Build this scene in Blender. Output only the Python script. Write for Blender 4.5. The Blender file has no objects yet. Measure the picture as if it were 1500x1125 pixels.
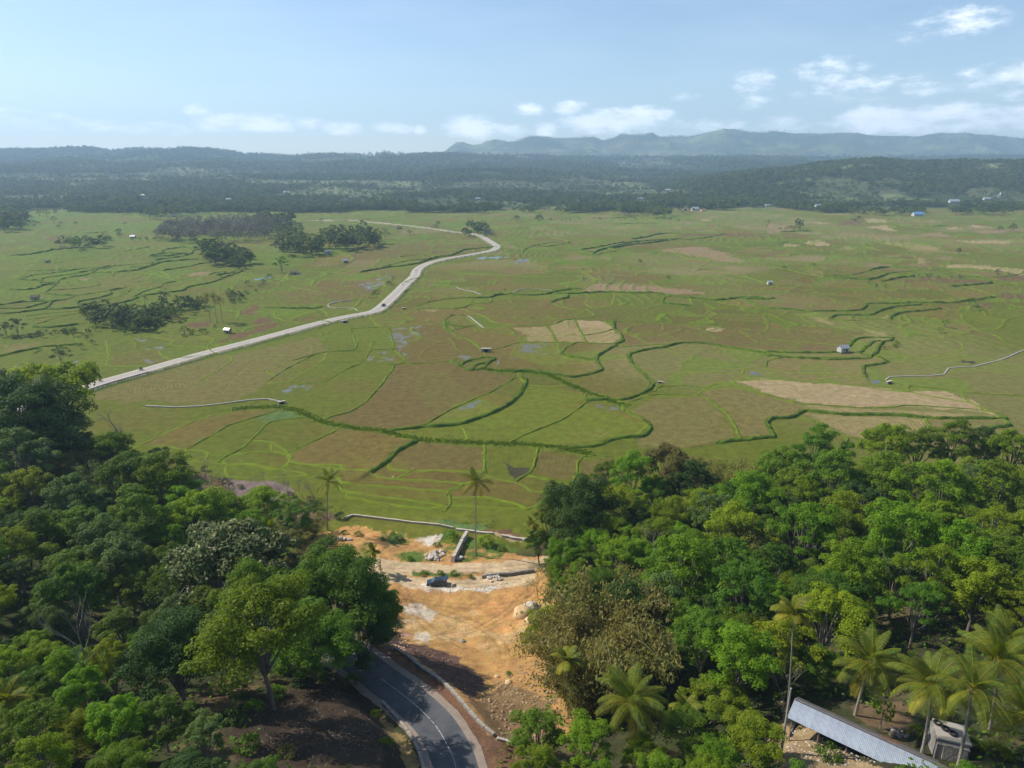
import bpy, math, random
import numpy as np
from mathutils import Vector, Matrix, Euler
R = math.radians
random.seed(7)
rng = np.random.default_rng(11)
sc = bpy.context.scene
COL = sc.collection
# ------------------------------------------------------------------ camera
H = 87.0
PITCH = R(17.8)
cd = bpy.data.cameras.new("camera")
cam = bpy.data.objects.new("camera", cd)
COL.objects.link(cam)
cam.location = (0, 0, H)
cam.rotation_euler = (math.pi / 2 - PITCH, 0, 0)
cd.sensor_width = 36; cd.lens = 24
cd.clip_start = 0.5; cd.clip_end = 60000
sc.camera = cam
# ------------------------------------------------------------------ sun, sky, exposure
SUN_AZ = R(-72)          # measured from straight ahead (+Y), negative = to the left
SUN_EL = R(43)
sd = bpy.data.lights.new("sun", 'SUN'); sd.energy = 4.8; sd.angle = R(0.53); sd.color = (1.0, 0.94, 0.84)
so = bpy.data.objects.new("sun", sd); COL.objects.link(so)
sv = Vector((math.sin(SUN_AZ) * math.cos(SUN_EL), math.cos(SUN_AZ) * math.cos(SUN_EL), math.sin(SUN_EL)))
so.rotation_euler = sv.to_track_quat('Z', 'Y').to_euler()
so.location = (0, 0, 300)
sc.view_settings.view_transform = 'Standard'
sc.view_settings.look = 'None'
sc.view_settings.exposure = 0.46
sc.view_settings.gamma = 1.0
sc.view_settings.use_curve_mapping = False
sc.render.engine = 'CYCLES'
sc.cycles.use_denoising = True
sc.cycles.max_bounces = 5
sc.cycles.diffuse_bounces = 2
sc.cycles.transmission_bounces = 4
sc.cycles.transparent_max_bounces = 6
sc.cycles.volume_bounces = 2
sc.cycles.use_adaptive_sampling = True

def px_dir(px, py):
    """direction of a picture point (1500x1125 scale) in the world"""
    x = (px - 750.0) / 1000.0; y = (562.5 - py) / 1000.0
    c, s = math.cos(PITCH), math.sin(PITCH)
    return np.array((x, c + y * s, -s + y * c))
def at(px, py, z=0.0):
    d = px_dir(px, py); t = (z - H) / d[2]
    return (d[0] * t, d[1] * t)

world = bpy.data.worlds.new("World"); sc.world = world; world.use_nodes = True
wt = world.node_tree; wt.nodes.clear()
def wn(t, **k):
    n = wt.nodes.new(t)
    for a, b in k.items(): setattr(n, a, b)
    return n
def wl(a, b): wt.links.new(a, b)
sky = wn('ShaderNodeTexSky', sky_type='NISHITA', sun_disc=False)
sky.sun_elevation = SUN_EL; sky.sun_rotation = SUN_AZ; sky.altitude = 100
sky.air_density = 1.0; sky.dust_density = 0.3; sky.ozone_density = 2.0
tc = wn('ShaderNodeTexCoord')
sep = wn('ShaderNodeSeparateXYZ'); wl(tc.outputs['Generated'], sep.inputs[0])
def wm(op, a, b=None, c=None, clamp=False):
    n = wn('ShaderNodeMath', operation=op, use_clamp=clamp)
    for i, v in enumerate((a, b, c)):
        if v is None: continue
        if isinstance(v, (int, float)): n.inputs[i].default_value = v
        else: wl(v, n.inputs[i])
    return n.outputs[0]
az = wm('ARCTAN2', sep.outputs['X'], sep.outputs['Y'])
el = wm('ARCSINE', sep.outputs['Z'])
cx = wn('ShaderNodeCombineXYZ')
wl(wm('MULTIPLY', az, 14.0), cx.inputs[0]); wl(wm('MULTIPLY', el, 34.0), cx.inputs[1])
n1 = wn('ShaderNodeTexNoise'); n1.inputs['Scale'].default_value = 2.3; n1.inputs['Detail'].default_value = 9; n1.inputs['Roughness'].default_value = 0.62
wl(cx.outputs[0], n1.inputs['Vector'])
def azel(px, py):
    d = px_dir(px, py); d = d / np.linalg.norm(d)
    return math.atan2(d[0], d[1]), math.asin(d[2])
# (px, py, half width, half height, strength) of each cumulus, listed by the direction it stands in
CL = [(60,178,60,10,.55),(140,182,50,9,.5),(36,148,26,8,.35),(215,188,60,9,.5),(375,180,70,12,.95),(288,163,18,9,.7),(310,183,30,9,.6),
      (500,188,24,10,.95),(574,188,26,8,.85),(616,190,9,7,.7),(690,186,36,16,1.15),(740,190,40,9,.7),(775,160,22,9,.8),(835,158,22,10,.8),
      (800,190,16,10,.8),(905,178,62,16,1.05),(950,168,34,12,1.0),(860,182,40,12,.9),(1106,120,24,16,.95),(1105,148,24,10,.8),(1215,104,40,17,1.05),
      (1010,140,40,7,.4),(1280,128,80,15,.85),(1265,122,20,12,.9),(1330,128,40,10,.7),(1278,176,42,17,1.15),(1330,182,60,13,1.0),(1390,168,50,14,1.05),
      (1440,176,60,13,.8),(1405,32,42,18,.95),(1350,46,60,14,.4),(1480,112,50,17,1.0),(1500,136,40,14,.8),(1040,182,60,8,.5),(1160,180,60,10,.45),
      (1420,88,60,14,-.5),(1600,170,90,20,1.0),(1720,120,70,22,1.0),(-90,170,90,16,.7),(-230,150,70,18,.8),(1850,180,110,18,1.0),(-400,178,120,16,.9)]
tot = None; shade = None
for (px, py, rx, ry, st) in CL:
    if st < 0: continue
    a0, e0 = azel(px, py); rx_ = rx / 1000.0 * 1.35; ry_ = ry / 1000.0 * 1.25
    da = wm('MULTIPLY', wm('SUBTRACT', az, a0), 1 / rx_)
    de = wm('MULTIPLY', wm('SUBTRACT', el, e0), 1 / ry_)
    q = wm('ADD', wm('MULTIPLY', da, da), wm('MULTIPLY', de, de))
    st = st * (1.2 if py > 150 else .66); g = wm('MULTIPLY', wm('SUBTRACT', 1.0, q, clamp=True), st)
    tot = g if tot is None else wm('MAXIMUM', tot, g)
nz = wm('SUBTRACT', n1.outputs['Fac'], 0.5)
dens = wm('ADD', tot, wm('MULTIPLY', nz, 2.9))
mr = wn('ShaderNodeMapRange', interpolation_type='SMOOTHSTEP'); wl(dens, mr.inputs[0])
mr.inputs[1].default_value = 0.08; mr.inputs[2].default_value = 1.45; mr.inputs[3].default_value = 0; mr.inputs[4].default_value = 0.95
cov = wm('MULTIPLY', mr.outputs[0], wm('MULTIPLY', tot, 3.0, clamp=True))
# thin veil of high cloud
cx2 = wn('ShaderNodeCombineXYZ'); wl(wm('MULTIPLY', az, 3.0), cx2.inputs[0]); wl(wm('MULTIPLY', el, 14.0), cx2.inputs[1])
n2 = wn('ShaderNodeTexNoise'); n2.inputs['Scale'].default_value = 1.5; n2.inputs['Detail'].default_value = 6; wl(cx2.outputs[0], n2.inputs['Vector'])
veil = wm('MULTIPLY', wm('SUBTRACT', n2.outputs['Fac'], 0.42, clamp=True), 0.35)
mixv = wn('ShaderNodeMix', data_type='RGBA'); wl(veil, mixv.inputs[0]); wl(sky.outputs[0], mixv.inputs[6]); mixv.inputs[7].default_value = (7.9, 8.6, 9.5, 1)
mixc = wn('ShaderNodeMix', data_type='RGBA'); wl(cov, mixc.inputs[0]); wl(mixv.outputs[2], mixc.inputs[6]); mixc.inputs[7].default_value = (12.0, 12.1, 12.3, 1)
bg = wn('ShaderNodeBackground'); bg.inputs['Strength'].default_value = 0.108
wl(mixc.outputs[2], bg.inputs[0])
wo = wn('ShaderNodeOutputWorld'); wl(bg.outputs[0], wo.inputs[0])

# ------------------------------------------------------------------ helpers
def tag(o, label=None, cat=None, group=None, kind=None):
    if label: o['label'] = label
    if cat: o['category'] = cat
    if group: o['group'] = group
    if kind: o['kind'] = kind
    return o
def mesh_of(name, V, F, mat=None, attrs=None, smooth=False):
    V = np.asarray(V, dtype=np.float32).reshape(-1, 3); me = bpy.data.meshes.new(name)
    if isinstance(F, np.ndarray):
        m, k = F.shape
        me.vertices.add(len(V)); me.vertices.foreach_set('co', V.ravel())
        me.loops.add(m * k); me.loops.foreach_set('vertex_index', F.astype(np.int32).ravel())
        me.polygons.add(m); me.polygons.foreach_set('loop_start', np.arange(0, m * k, k, dtype=np.int32))
        me.polygons.foreach_set('loop_total', np.full(m, k, dtype=np.int32))
        if smooth: me.polygons.foreach_set('use_smooth', np.ones(m, dtype=bool))
        me.update(calc_edges=True)
    else:
        me.from_pydata(V.tolist(), [], F)
        if smooth: me.polygons.foreach_set('use_smooth', np.ones(len(F), dtype=bool))
        me.update()
    for an, (ty, arr) in (attrs or {}).items():
        a = me.attributes.new(an, ty, 'POINT')
        arr = np.asarray(arr, dtype=np.float32)
        if ty == 'FLOAT_COLOR':
            if arr.shape[1] == 3: arr = np.concatenate([arr, np.ones((len(arr), 1), np.float32)], 1)
            a.data.foreach_set('color', arr.ravel())
        else: a.data.foreach_set('value', arr.ravel())
    if mat: me.materials.append(mat)
    return me
def obj(name, me, parent=None, loc=None):
    o = bpy.data.objects.new(name, me); COL.objects.link(o)
    if parent: o.parent = parent
    if loc is not None: o.location = loc
    return o
def empty(name, loc=(0, 0, 0), rz=0, sc_=1.0):
    o = bpy.data.objects.new(name, None); COL.objects.link(o)
    o.location = loc; o.rotation_euler = (0, 0, rz); o.scale = (sc_,) * 3 if not hasattr(sc_, '__len__') else sc_
    o.empty_display_size = 0.3
    return o
class MB:
    """collects quads and triangles for one mesh object"""
    def __init__(s): s.v = []; s.f = []
    def add(s, V, F):
        b = len(s.v); s.v += [tuple(map(float, p)) for p in V]; s.f += [tuple(i + b for i in f) for f in F]
    def box(s, c, d, rz=0.0, tilt=0.0, taper=1.0):
        x, y, z = d[0] / 2, d[1] / 2, d[2] / 2
        P = [(-x, -y, -z), (x, -y, -z), (x, y, -z), (-x, y, -z), (-x * taper, -y * taper, z), (x * taper, -y * taper, z), (x * taper, y * taper, z), (-x * taper, y * taper, z)]
        M = Matrix.Translation(c) @ Matrix.Rotation(rz, 4, 'Z') @ Matrix.Rotation(tilt, 4, 'X')
        s.add([M @ Vector(p) for p in P], [(0, 3, 2, 1), (4, 5, 6, 7), (0, 1, 5, 4), (1, 2, 6, 5), (2, 3, 7, 6), (3, 0, 4, 7)])
    def tube(s, pts, rad, n=6, cap=True):
        pts = [Vector(p) for p in pts]; rings = []
        for i, p in enumerate(pts):
            t = (pts[min(i + 1, len(pts) - 1)] - pts[max(i - 1, 0)]).normalized()
            a = t.orthogonal().normalized() if abs(t.z) < 0.95 else Vector((1, 0, 0)) - t * t.x
            a.normalize(); b = t.cross(a)
            r = rad[i] if hasattr(rad, '__len__') else rad
            rings.append([p + (a * math.cos(q * 2 * math.pi / n) + b * math.sin(q * 2 * math.pi / n)) * r for q in range(n)])
        V = [q for r_ in rings for q in r_]; F = []
        for i in range(len(pts) - 1):
            for q in range(n):
                F.append((i * n + q, i * n + (q + 1) % n, (i + 1) * n + (q + 1) % n, (i + 1) * n + q))
        if cap: F += [tuple(range(n))[::-1], tuple((len(pts) - 1) * n + q for q in range(n))]
        s.add(V, F)
    def rock(s, c, r, sq=0.7, seed=0, n=7):
        rr = random.Random(seed); V = []; F = []; rows = 4
        V.append((c[0], c[1], c[2] + r * sq))
        for i in range(1, rows):
            ph = math.pi * i / rows
            for k in range(n):
                a = 2 * math.pi * k / n + rr.uniform(-.2, .2); q = r * rr.uniform(.75, 1.15)
                V.append((c[0] + q * math.sin(ph) * math.cos(a), c[1] + q * math.sin(ph) * math.sin(a), c[2] + q * sq * math.cos(ph)))
        V.append((c[0], c[1], c[2] - r * sq)); L = len(V) - 1
        for k in range(n): F.append((0, 1 + k, 1 + (k + 1) % n)); F.append((L, 1 + (rows - 2) * n + (k + 1) % n, 1 + (rows - 2) * n + k))
        for i in range(rows - 2):
            for k in range(n):
                a = 1 + i * n + k; b = 1 + i * n + (k + 1) % n
                F.append((a, a + n, b + n, b))
        s.add(V, F)
    def build(s, name, mat, parent=None, smooth=False, loc=None):
        return obj(name, mesh_of(name, np.array(s.v), s.f, mat, smooth=smooth), parent, loc)
    def mesh(s, name, mat, smooth=False): return mesh_of(name, np.array(s.v), s.f, mat, smooth=smooth)

def mat(name, col=(.5, .5, .5), rough=0.9, noise=None, bump=0.0, bscale=8.0, spec=0.3, metal=0.0, coord='Object', var=0.0):
    m = bpy.data.materials.new(name); m.use_nodes = True; nt = m.node_tree; b = nt.nodes['Principled BSDF']
    b.inputs['Roughness'].default_value = rough; b.inputs['Specular IOR Level'].default_value = spec; b.inputs['Metallic'].default_value = metal
    b.inputs['Base Color'].default_value = (*col, 1)
    t = nt.nodes.new('ShaderNodeTexCoord'); last = None
    if noise:
        col2, scale, detail = noise
        n = nt.nodes.new('ShaderNodeTexNoise'); n.inputs['Scale'].default_value = scale; n.inputs['Detail'].default_value = detail; n.inputs['Roughness'].default_value = 0.65
        nt.links.new(t.outputs[coord], n.inputs['Vector'])
        r = nt.nodes.new('ShaderNodeMapRange'); r.inputs[1].default_value = .35; r.inputs[2].default_value = .65; nt.links.new(n.outputs['Fac'], r.inputs[0])
        x = nt.nodes.new('ShaderNodeMix'); x.data_type = 'RGBA'; nt.links.new(r.outputs[0], x.inputs[0])
        x.inputs[6].default_value = (*col, 1); x.inputs[7].default_value = (*col2, 1); last = x.outputs[2]
    if var:
        oi = nt.nodes.new('ShaderNodeObjectInfo'); hs = nt.nodes.new('ShaderNodeHueSaturation')
        mr_ = nt.nodes.new('ShaderNodeMapRange'); nt.links.new(oi.outputs['Random'], mr_.inputs[0]); mr_.inputs[3].default_value = 1 - var; mr_.inputs[4].default_value = 1 + var
        nt.links.new(mr_.outputs[0], hs.inputs['Value'])
        if last: nt.links.new(last, hs.inputs['Color'])
        else: hs.inputs['Color'].default_value = (*col, 1)
        last = hs.outputs[0]
    if last: nt.links.new(last, b.inputs['Base Color'])
    if bump:
        n = nt.nodes.new('ShaderNodeTexNoise'); n.inputs['Scale'].default_value = bscale; n.inputs['Detail'].default_value = 6; nt.links.new(t.outputs[coord], n.inputs['Vector'])
        bp = nt.nodes.new('ShaderNodeBump'); bp.inputs['Strength'].default_value = bump; bp.inputs['Distance'].default_value = 0.1
        nt.links.new(n.outputs['Fac'], bp.inputs['Height']); nt.links.new(bp.outputs[0], b.inputs['Normal'])
    return m

def leafmat(name, base, c2, transl=0.35, sat_var=0.12, hue_var=0.02):
    """foliage: 'tint' (per leaf, 0..1) runs between two leaf colours; each tree shifts a little of its own"""
    m = bpy.data.materials.new(name); m.use_nodes = True; nt = m.node_tree; nt.nodes.clear()
    at_ = nt.nodes.new('ShaderNodeAttribute'); at_.attribute_name = 'tint'
    x = nt.nodes.new('ShaderNodeMix'); x.data_type = 'RGBA'; nt.links.new(at_.outputs['Fac'], x.inputs[0])
    x.inputs[6].default_value = (*base, 1); x.inputs[7].default_value = (*c2, 1)
    oi = nt.nodes.new('ShaderNodeObjectInfo'); hs = nt.nodes.new('ShaderNodeHueSaturation')
    a = nt.nodes.new('ShaderNodeMapRange'); nt.links.new(oi.outputs['Random'], a.inputs[0]); a.inputs[3].default_value = 1 - sat_var * 1.6; a.inputs[4].default_value = 1 + sat_var * 1.6
    nt.links.new(a.outputs[0], hs.inputs['Value'])
    mu = nt.nodes.new('ShaderNodeMath'); mu.operation = 'MULTIPLY'; nt.links.new(oi.outputs['Random'], mu.inputs[0]); mu.inputs[1].default_value = 7.31
    fr = nt.nodes.new('ShaderNodeMath'); fr.operation = 'FRACT'; nt.links.new(mu.outputs[0], fr.inputs[0])
    b = nt.nodes.new('ShaderNodeMapRange'); nt.links.new(fr.outputs[0], b.inputs[0]); b.inputs[3].default_value = .5 - hue_var; b.inputs[4].default_value = .5 + hue_var
    nt.links.new(b.outputs[0], hs.inputs['Hue']); nt.links.new(x.outputs[2], hs.inputs['Color'])
    d = nt.nodes.new('ShaderNodeBsdfPrincipled'); d.inputs['Roughness'].default_value = .6; d.inputs['Specular IOR Level'].default_value = .18
    tr = nt.nodes.new('ShaderNodeBsdfTranslucent'); g = nt.nodes.new('ShaderNodeMixShader'); g.inputs[0].default_value = transl
    hs2 = nt.nodes.new('ShaderNodeHueSaturation'); hs2.inputs['Saturation'].default_value = 1.15; hs2.inputs['Value'].default_value = 1.5; hs2.inputs['Hue'].default_value = .49
    nt.links.new(hs.outputs[0], hs2.inputs['Color'])
    nt.links.new(hs.outputs[0], d.inputs['Base Color']); nt.links.new(hs2.outputs[0], tr.inputs['Color'])
    nt.links.new(d.outputs[0], g.inputs[1]); nt.links.new(tr.outputs[0], g.inputs[2])
    o = nt.nodes.new('ShaderNodeOutputMaterial'); nt.links.new(g.outputs[0], o.inputs[0])
    return m

# value noise
_T = rng.random((257, 257)).astype(np.float32)
def vnoise(x, y):
    xi = np.floor(x).astype(np.int64); yi = np.floor(y).astype(np.int64); fx = x - xi; fy = y - yi
    fx = fx * fx * (3 - 2 * fx); fy = fy * fy * (3 - 2 * fy); a = xi % 256; b = yi % 256; a1 = (xi + 1) % 256; b1 = (yi + 1) % 256
    return (_T[a, b] * (1 - fx) + _T[a1, b] * fx) * (1 - fy) + (_T[a, b1] * (1 - fx) + _T[a1, b1] * fx) * fy
def fbm(x, y, s, o=4, seed=0.0, gain=.5):
    r = 0; amp = 1; tot_ = 0
    for i in range(o):
        r = r + amp * vnoise(x / s + 17.3 * i + seed * 31.7, y / s + 9.1 * i - seed * 13.1); tot_ += amp; amp *= gain; s = s / 2.03
    return r / tot_           # 0..1
def ss(a, b, x):
    t = np.clip((x - a) / (b - a), 0, 1); return t * t * (3 - 2 * t)
# ================================================================== the lie of the land
# height marks: (picture x, picture y, height) of points seen, and (X, Y, height) of points judged
CP = [(*at(px, py, z), z) for px, py, z in [
    (510, 755, .4), (640, 772, .4), (760, 800, .4), (430, 745, .4), (300, 690, .3), (185, 665, .3),
    (480, 790, 1.2), (545, 840, 1.6), (640, 851, 1.8), (760, 835, 1.6), (700, 835, 1.4), (600, 900, 3.0), (700, 900, 3.2), (760, 880, 3.2),
    (640, 930, 5.0), (700, 960, 8.0), (640, 965, 10.0), (720, 1000, 11.5), (790, 930, 7.5), (780, 1000, 13.0), (840, 1020, 16.0),
    (800, 1060, 17.5), (760, 1093, 18.8), (706, 1066, 18.6), (652, 1004, 17.2), (585, 955, 15.6), (690, 1125, 20.4), (560, 1090, 24.5), (520, 1040, 23.0), (480, 1010, 20.5),
    (375, 1085, 28.0), (440, 1110, 28.5), (100, 1100, 27.0), (300, 1030, 25.0), (1270, 1080, 25.0), (1170, 1045, 23.5), (1390, 1100, 26.5), (1000, 1110, 22.0), (1250, 1000, 21.0)]]
CP += [(-42, 158, 0), (-60, 163, 0), (-85, 175, 0), (-122, 200, 0), (-122, 188, 3), (-150, 205, 5), (-200, 230, 0), (-160, 225, 0), (-260, 215, 4), (-200, 160, 14), (-250, 120, 25),
       (-90, 150, 5), (-60, 140, 4), (-110, 120, 14), (-60, 110, 10), (-45, 95, 14), (-80, 90, 20), (-140, 80, 28), (-38, 112, 8),
       (0, 158, 0), (20, 160, 0), (60, 172, 0), (100, 172, 0), (150, 175, 0), (220, 180, 0), (20, 130, 3), (40, 140, 3.5), (80, 145, 4), (140, 150, 5), (220, 150, 8),
       (30, 110, 9), (60, 115, 9), (110, 115, 12), (45, 90, 15), (80, 90, 19), (130, 90, 22), (18, 95, 12), (28, 78, 18), (220, 90, 28),
       (0, 30, 36), (-40, 40, 36), (40, 40, 34), (100, 45, 34), (-100, 40, 38), (0, 0, 48), (-60, 0, 50), (60, 0, 48), (-160, 20, 45), (160, 20, 42), (0, -60, 55), (-150, -60, 58), (150, -60, 55)]
CP = np.array(CP)
def _phi(r2): return r2 * np.log(r2 + 1e-9) * 0.5
_n = len(CP); _A = np.zeros((_n + 3, _n + 3)); _P = CP[:, :2] / 100
_d2 = ((_P[:, None] - _P[None]) ** 2).sum(-1); _A[:_n, :_n] = _phi(_d2) + np.eye(_n) * 0.002
_A[:_n, _n] = 1; _A[:_n, _n + 1:] = _P; _A[_n, :_n] = 1; _A[_n + 1:, :_n] = _P.T
_W = np.linalg.solve(_A, np.concatenate([CP[:, 2], [0, 0, 0]]))
def tps(X, Y):
    out = np.zeros(X.shape); x = X / 100; y = Y / 100
    for i in range(_n): out += _W[i] * _phi((x - _P[i, 0]) ** 2 + (y - _P[i, 1]) ** 2)
    return out + _W[_n] + _W[_n + 1] * x + _W[_n + 2] * y

def poly_dist(X, Y, P, vals=None, reach=1e9):
    """distance to a polyline, signed side (+ = left of its direction), and value carried along it"""
    D = np.full(X.shape, 1e9); S = np.zeros(X.shape); V = np.zeros(X.shape)
    for i in range(len(P) - 1):
        ax, ay = P[i][:2]; bx, by = P[i + 1][:2]; dx, dy = bx - ax, by - ay; L2 = dx * dx + dy * dy + 1e-9
        t = np.clip(((X - ax) * dx + (Y - ay) * dy) / L2, 0, 1); ex = X - ax - t * dx; ey = Y - ay - t * dy
        d = np.hypot(ex, ey); m = d < D
        D = np.where(m, d, D); S = np.where(m, dx * ey - dy * ex, S)
        if vals is not None: V = np.where(m, vals[i] + (vals[i + 1] - vals[i]) * t, V)
    return D, S, V
def smooth_line(P, n=6):
    """Catmull-Rom through points"""
    P = [np.array(p, float) for p in P]
    if len(P) < 3: return [tuple(p) for p in P]
    Q = [2 * P[0] - P[1]] + P + [2 * P[-1] - P[-2]]; out = []
    for i in range(1, len(Q) - 2):
        for k in range(n):
            t = k / n
            out.append(.5 * ((2 * Q[i]) + (-Q[i - 1] + Q[i + 1]) * t + (2 * Q[i - 1] - 5 * Q[i] + 4 * Q[i + 1] - Q[i + 2]) * t * t + (-Q[i - 1] + 3 * Q[i] - 3 * Q[i + 1] + Q[i + 2]) * t ** 3))
    out.append(P[-1]); return [tuple(p) for p in out]

ROADPX = [(300, 860, 9.5), (400, 905, 12.6), (470, 938, 14.8), (524, 968, 16.4), (558, 994, 17.4), (598, 1024, 18.4), (634, 1058, 19.3), (657, 1095, 20.0), (668, 1125, 20.5), (676, 1175, 21.3), (670, 1240, 22.3), (640, 1330, 23.5)]
ROAD = smooth_line([(*at(a, b, z), z) for a, b, z in ROADPX], 5)
LANE = smooth_line([(*at(a, b, 0), 0) for a, b in [(20, 606), (60, 592), (108, 577), (150, 563), (210, 546), (300, 520), (375, 500.5), (450, 480), (500, 467.5), (540, 460), (556, 454), (575, 437), (595, 417), (608, 405), (612, 396), (625, 388), (650, 381), (687, 374.5), (712, 370), (724, 366.5), (728, 362), (722, 357), (712, 351), (702, 345.5)]], 4)
TRACK = smooth_line([(*at(a, b, 0), 0) for a, b in [(702, 345.5), (690, 342.5), (675, 341), (655, 339), (637, 336), (610, 332.5), (587, 330), (560, 327.5), (535, 325), (510, 322.8), (487, 323), (447, 324)]], 3)
DIRT = smooth_line([(*at(a, b, 1.6), 1.6) for a, b in [(380, 800), (430, 815), (490, 828), (540, 831), (600, 834), (680, 834), (745, 829), (800, 824), (860, 815)]], 4)
CAMP = np.array([0, 0])

def skyline(pts, R_):
    xs = [p[0] for p in pts]; zs = []
    for px, py in pts:
        zs.append(H + R_ * (math.tan(math.atan((562.5 - py) / 1000) - PITCH)))
    return np.array(xs), np.array(zs)
R1, R2, R3 = 5200., 7400., 2450.
S1 = skyline([(-600, 226), (-200, 224), (0, 222), (60, 222), (100, 219), (140, 219), (170, 224), (210, 221), (250, 222), (280, 220), (330, 223), (360, 229), (430, 231), (470, 229), (520, 229), (560, 227), (610, 229), (640, 228), (700, 229), (800, 232), (1000, 233), (1300, 232), (1800, 232), (2200, 230)], R1)
S2 = skyline([(-600, 236), (300, 236), (560, 234), (640, 228), (655, 220), (668, 210), (678, 208), (692, 214), (706, 215), (722, 211), (745, 213), (762, 210), (785, 203), (800, 202), (830, 202), (850, 201), (868, 200), (880, 206), (905, 202), (960, 201), (1010, 199), (1032, 194), (1052, 190), (1072, 194), (1095, 197), (1130, 199), (1160, 202), (1190, 200), (1222, 196), (1245, 197), (1262, 201), (1310, 203), (1370, 199), (1400, 201), (1440, 201), (1500, 207), (1600, 205), (1800, 200), (2200, 205)], R2)
S3 = skyline([(-600, 300), (820, 300), (900, 287), (960, 274), (1010, 266), (1060, 257), (1110, 252), (1150, 249), (1200, 243), (1240, 239), (1285, 238), (1330, 241), (1380, 240), (1440, 241), (1500, 240), (1620, 238), (1800, 246), (2200, 250)], R3)
def far_z(X, Y):
    Ys = np.maximum(Y, 400.0); PX = 750 + 1000 * X / (Ys * math.cos(PITCH) + H * math.sin(PITCH))
    z1 = np.interp(PX, *S1); z2 = np.interp(PX, *S2); z3 = np.maximum(np.interp(PX, *S3), 0)
    n = fbm(X, Y, 700, 4, 3) - .5; r = 1 - np.abs(2 * fbm(X, Y, 420, 4, 5) - 1); rd = 1 - np.abs(2 * fbm(X, Y, 1100, 4, 8) - 1)
    t1 = np.clip((Y - 1500) / (R1 - 1500), 0, 1); a = z1 * t1 ** 1.5
    a = np.where(Y > R1, z1 - (Y - R1) * .03, a); a = a + (n * 46 + (r - .6) * 34) * ss(1500, 3000, Y) * (1 - ss(.86, 1., t1) * .9)
    t2 = np.clip((Y - 5000) / (R2 - 5000), 0, 1); b = z2 * (t2 ** 1.25) * .97 + z2 * .03 * t2 
    b = np.where(Y > R2, z2 - (Y - R2) * .12, b); b = b + ((rd - .62) * 270 + n * 60) * t2 * (1 - ss(.84, .98, t2) * .93) * np.clip(z2 / 250, .2, 1)
    t3 = np.clip((Y - 1560) / (R3 - 1560), 0, 1); c = z3 * ss(0, 1, t3 ** .8) * .99 
    c = np.where(Y > R3, z3 * (1 - ss(R3, R3 + 900, Y)), c); c = c + ((r - .6) * 30 + n * 24) * np.clip(z3 / 40, 0, 1) * t3 * (1 - ss(.85, 1, t3)) * (Y < R3)
    return np.maximum(np.maximum(a, b), c) * ss(1420, 1700, Y)
def near_z(X, Y):
    z = tps(X, np.minimum(Y, 300)); z = np.maximum(z, 0) * (1 - ss(205, 245, Y)) 
    z = z * np.where(Y > 150, 1 - ss(0, 1, (Y - 158 - 12 - ss(-20, -130, X) * 40) / 10), 1)
    d, s, v = poly_dist(X, Y, ROAD, [p[2] for p in ROAD])
    w = 1 - ss(4.4, 8.5, d); z = z * (1 - w) + (v - .06) * w
    d2, s2, v2 = poly_dist(X, Y, DIRT, [p[2] for p in DIRT]); w = 1 - ss(2.2, 4.5, d2); z = z * (1 - w) + v2 * w
    return z
def terrain(X, Y):
    X = np.asarray(X, float); Y = np.asarray(Y, float)
    z = np.zeros(X.shape); m = Y < 250
    if m.any(): z[m] = near_z(X[m], Y[m])
    m = Y > 1400
    if m.any(): z[m] = far_z(X[m], Y[m])
    m = (Y > 380) & (Y <= 1420)
    return z
def tz(x, y): return float(terrain(np.array([x]), np.array([y]))[0])
def hit(px, py, up=0.0):
    """where the line of sight meets a surface `up` metres above the ground"""
    d = px_dir(px, py)
    ts = np.concatenate([np.arange(20, 400, .5), np.arange(400, 9000, 8)]); X = d[0] * ts; Y = d[1] * ts; Z = H + d[2] * ts
    g = terrain(X, Y) + up; k = np.where(Z <= g)[0]
    if len(k) == 0: k = [len(ts) - 1]
    i = k[0]
    if i > 0 and ts[i] > 400:
        ts2 = np.linspace(ts[i - 1], ts[i], 40); g2 = terrain(d[0] * ts2, d[1] * ts2) + up; j = np.where(H + d[2] * ts2 <= g2)[0]; t = ts2[j[0]] if len(j) else ts[i]
    else: t = ts[i]
    return float(d[0] * t), float(d[1] * t), float(terrain(np.array([d[0] * t]), np.array([d[1] * t]))[0])
def depth(x, y, z): return y * math.cos(PITCH) + (H - z) * math.sin(PITCH)

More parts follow.
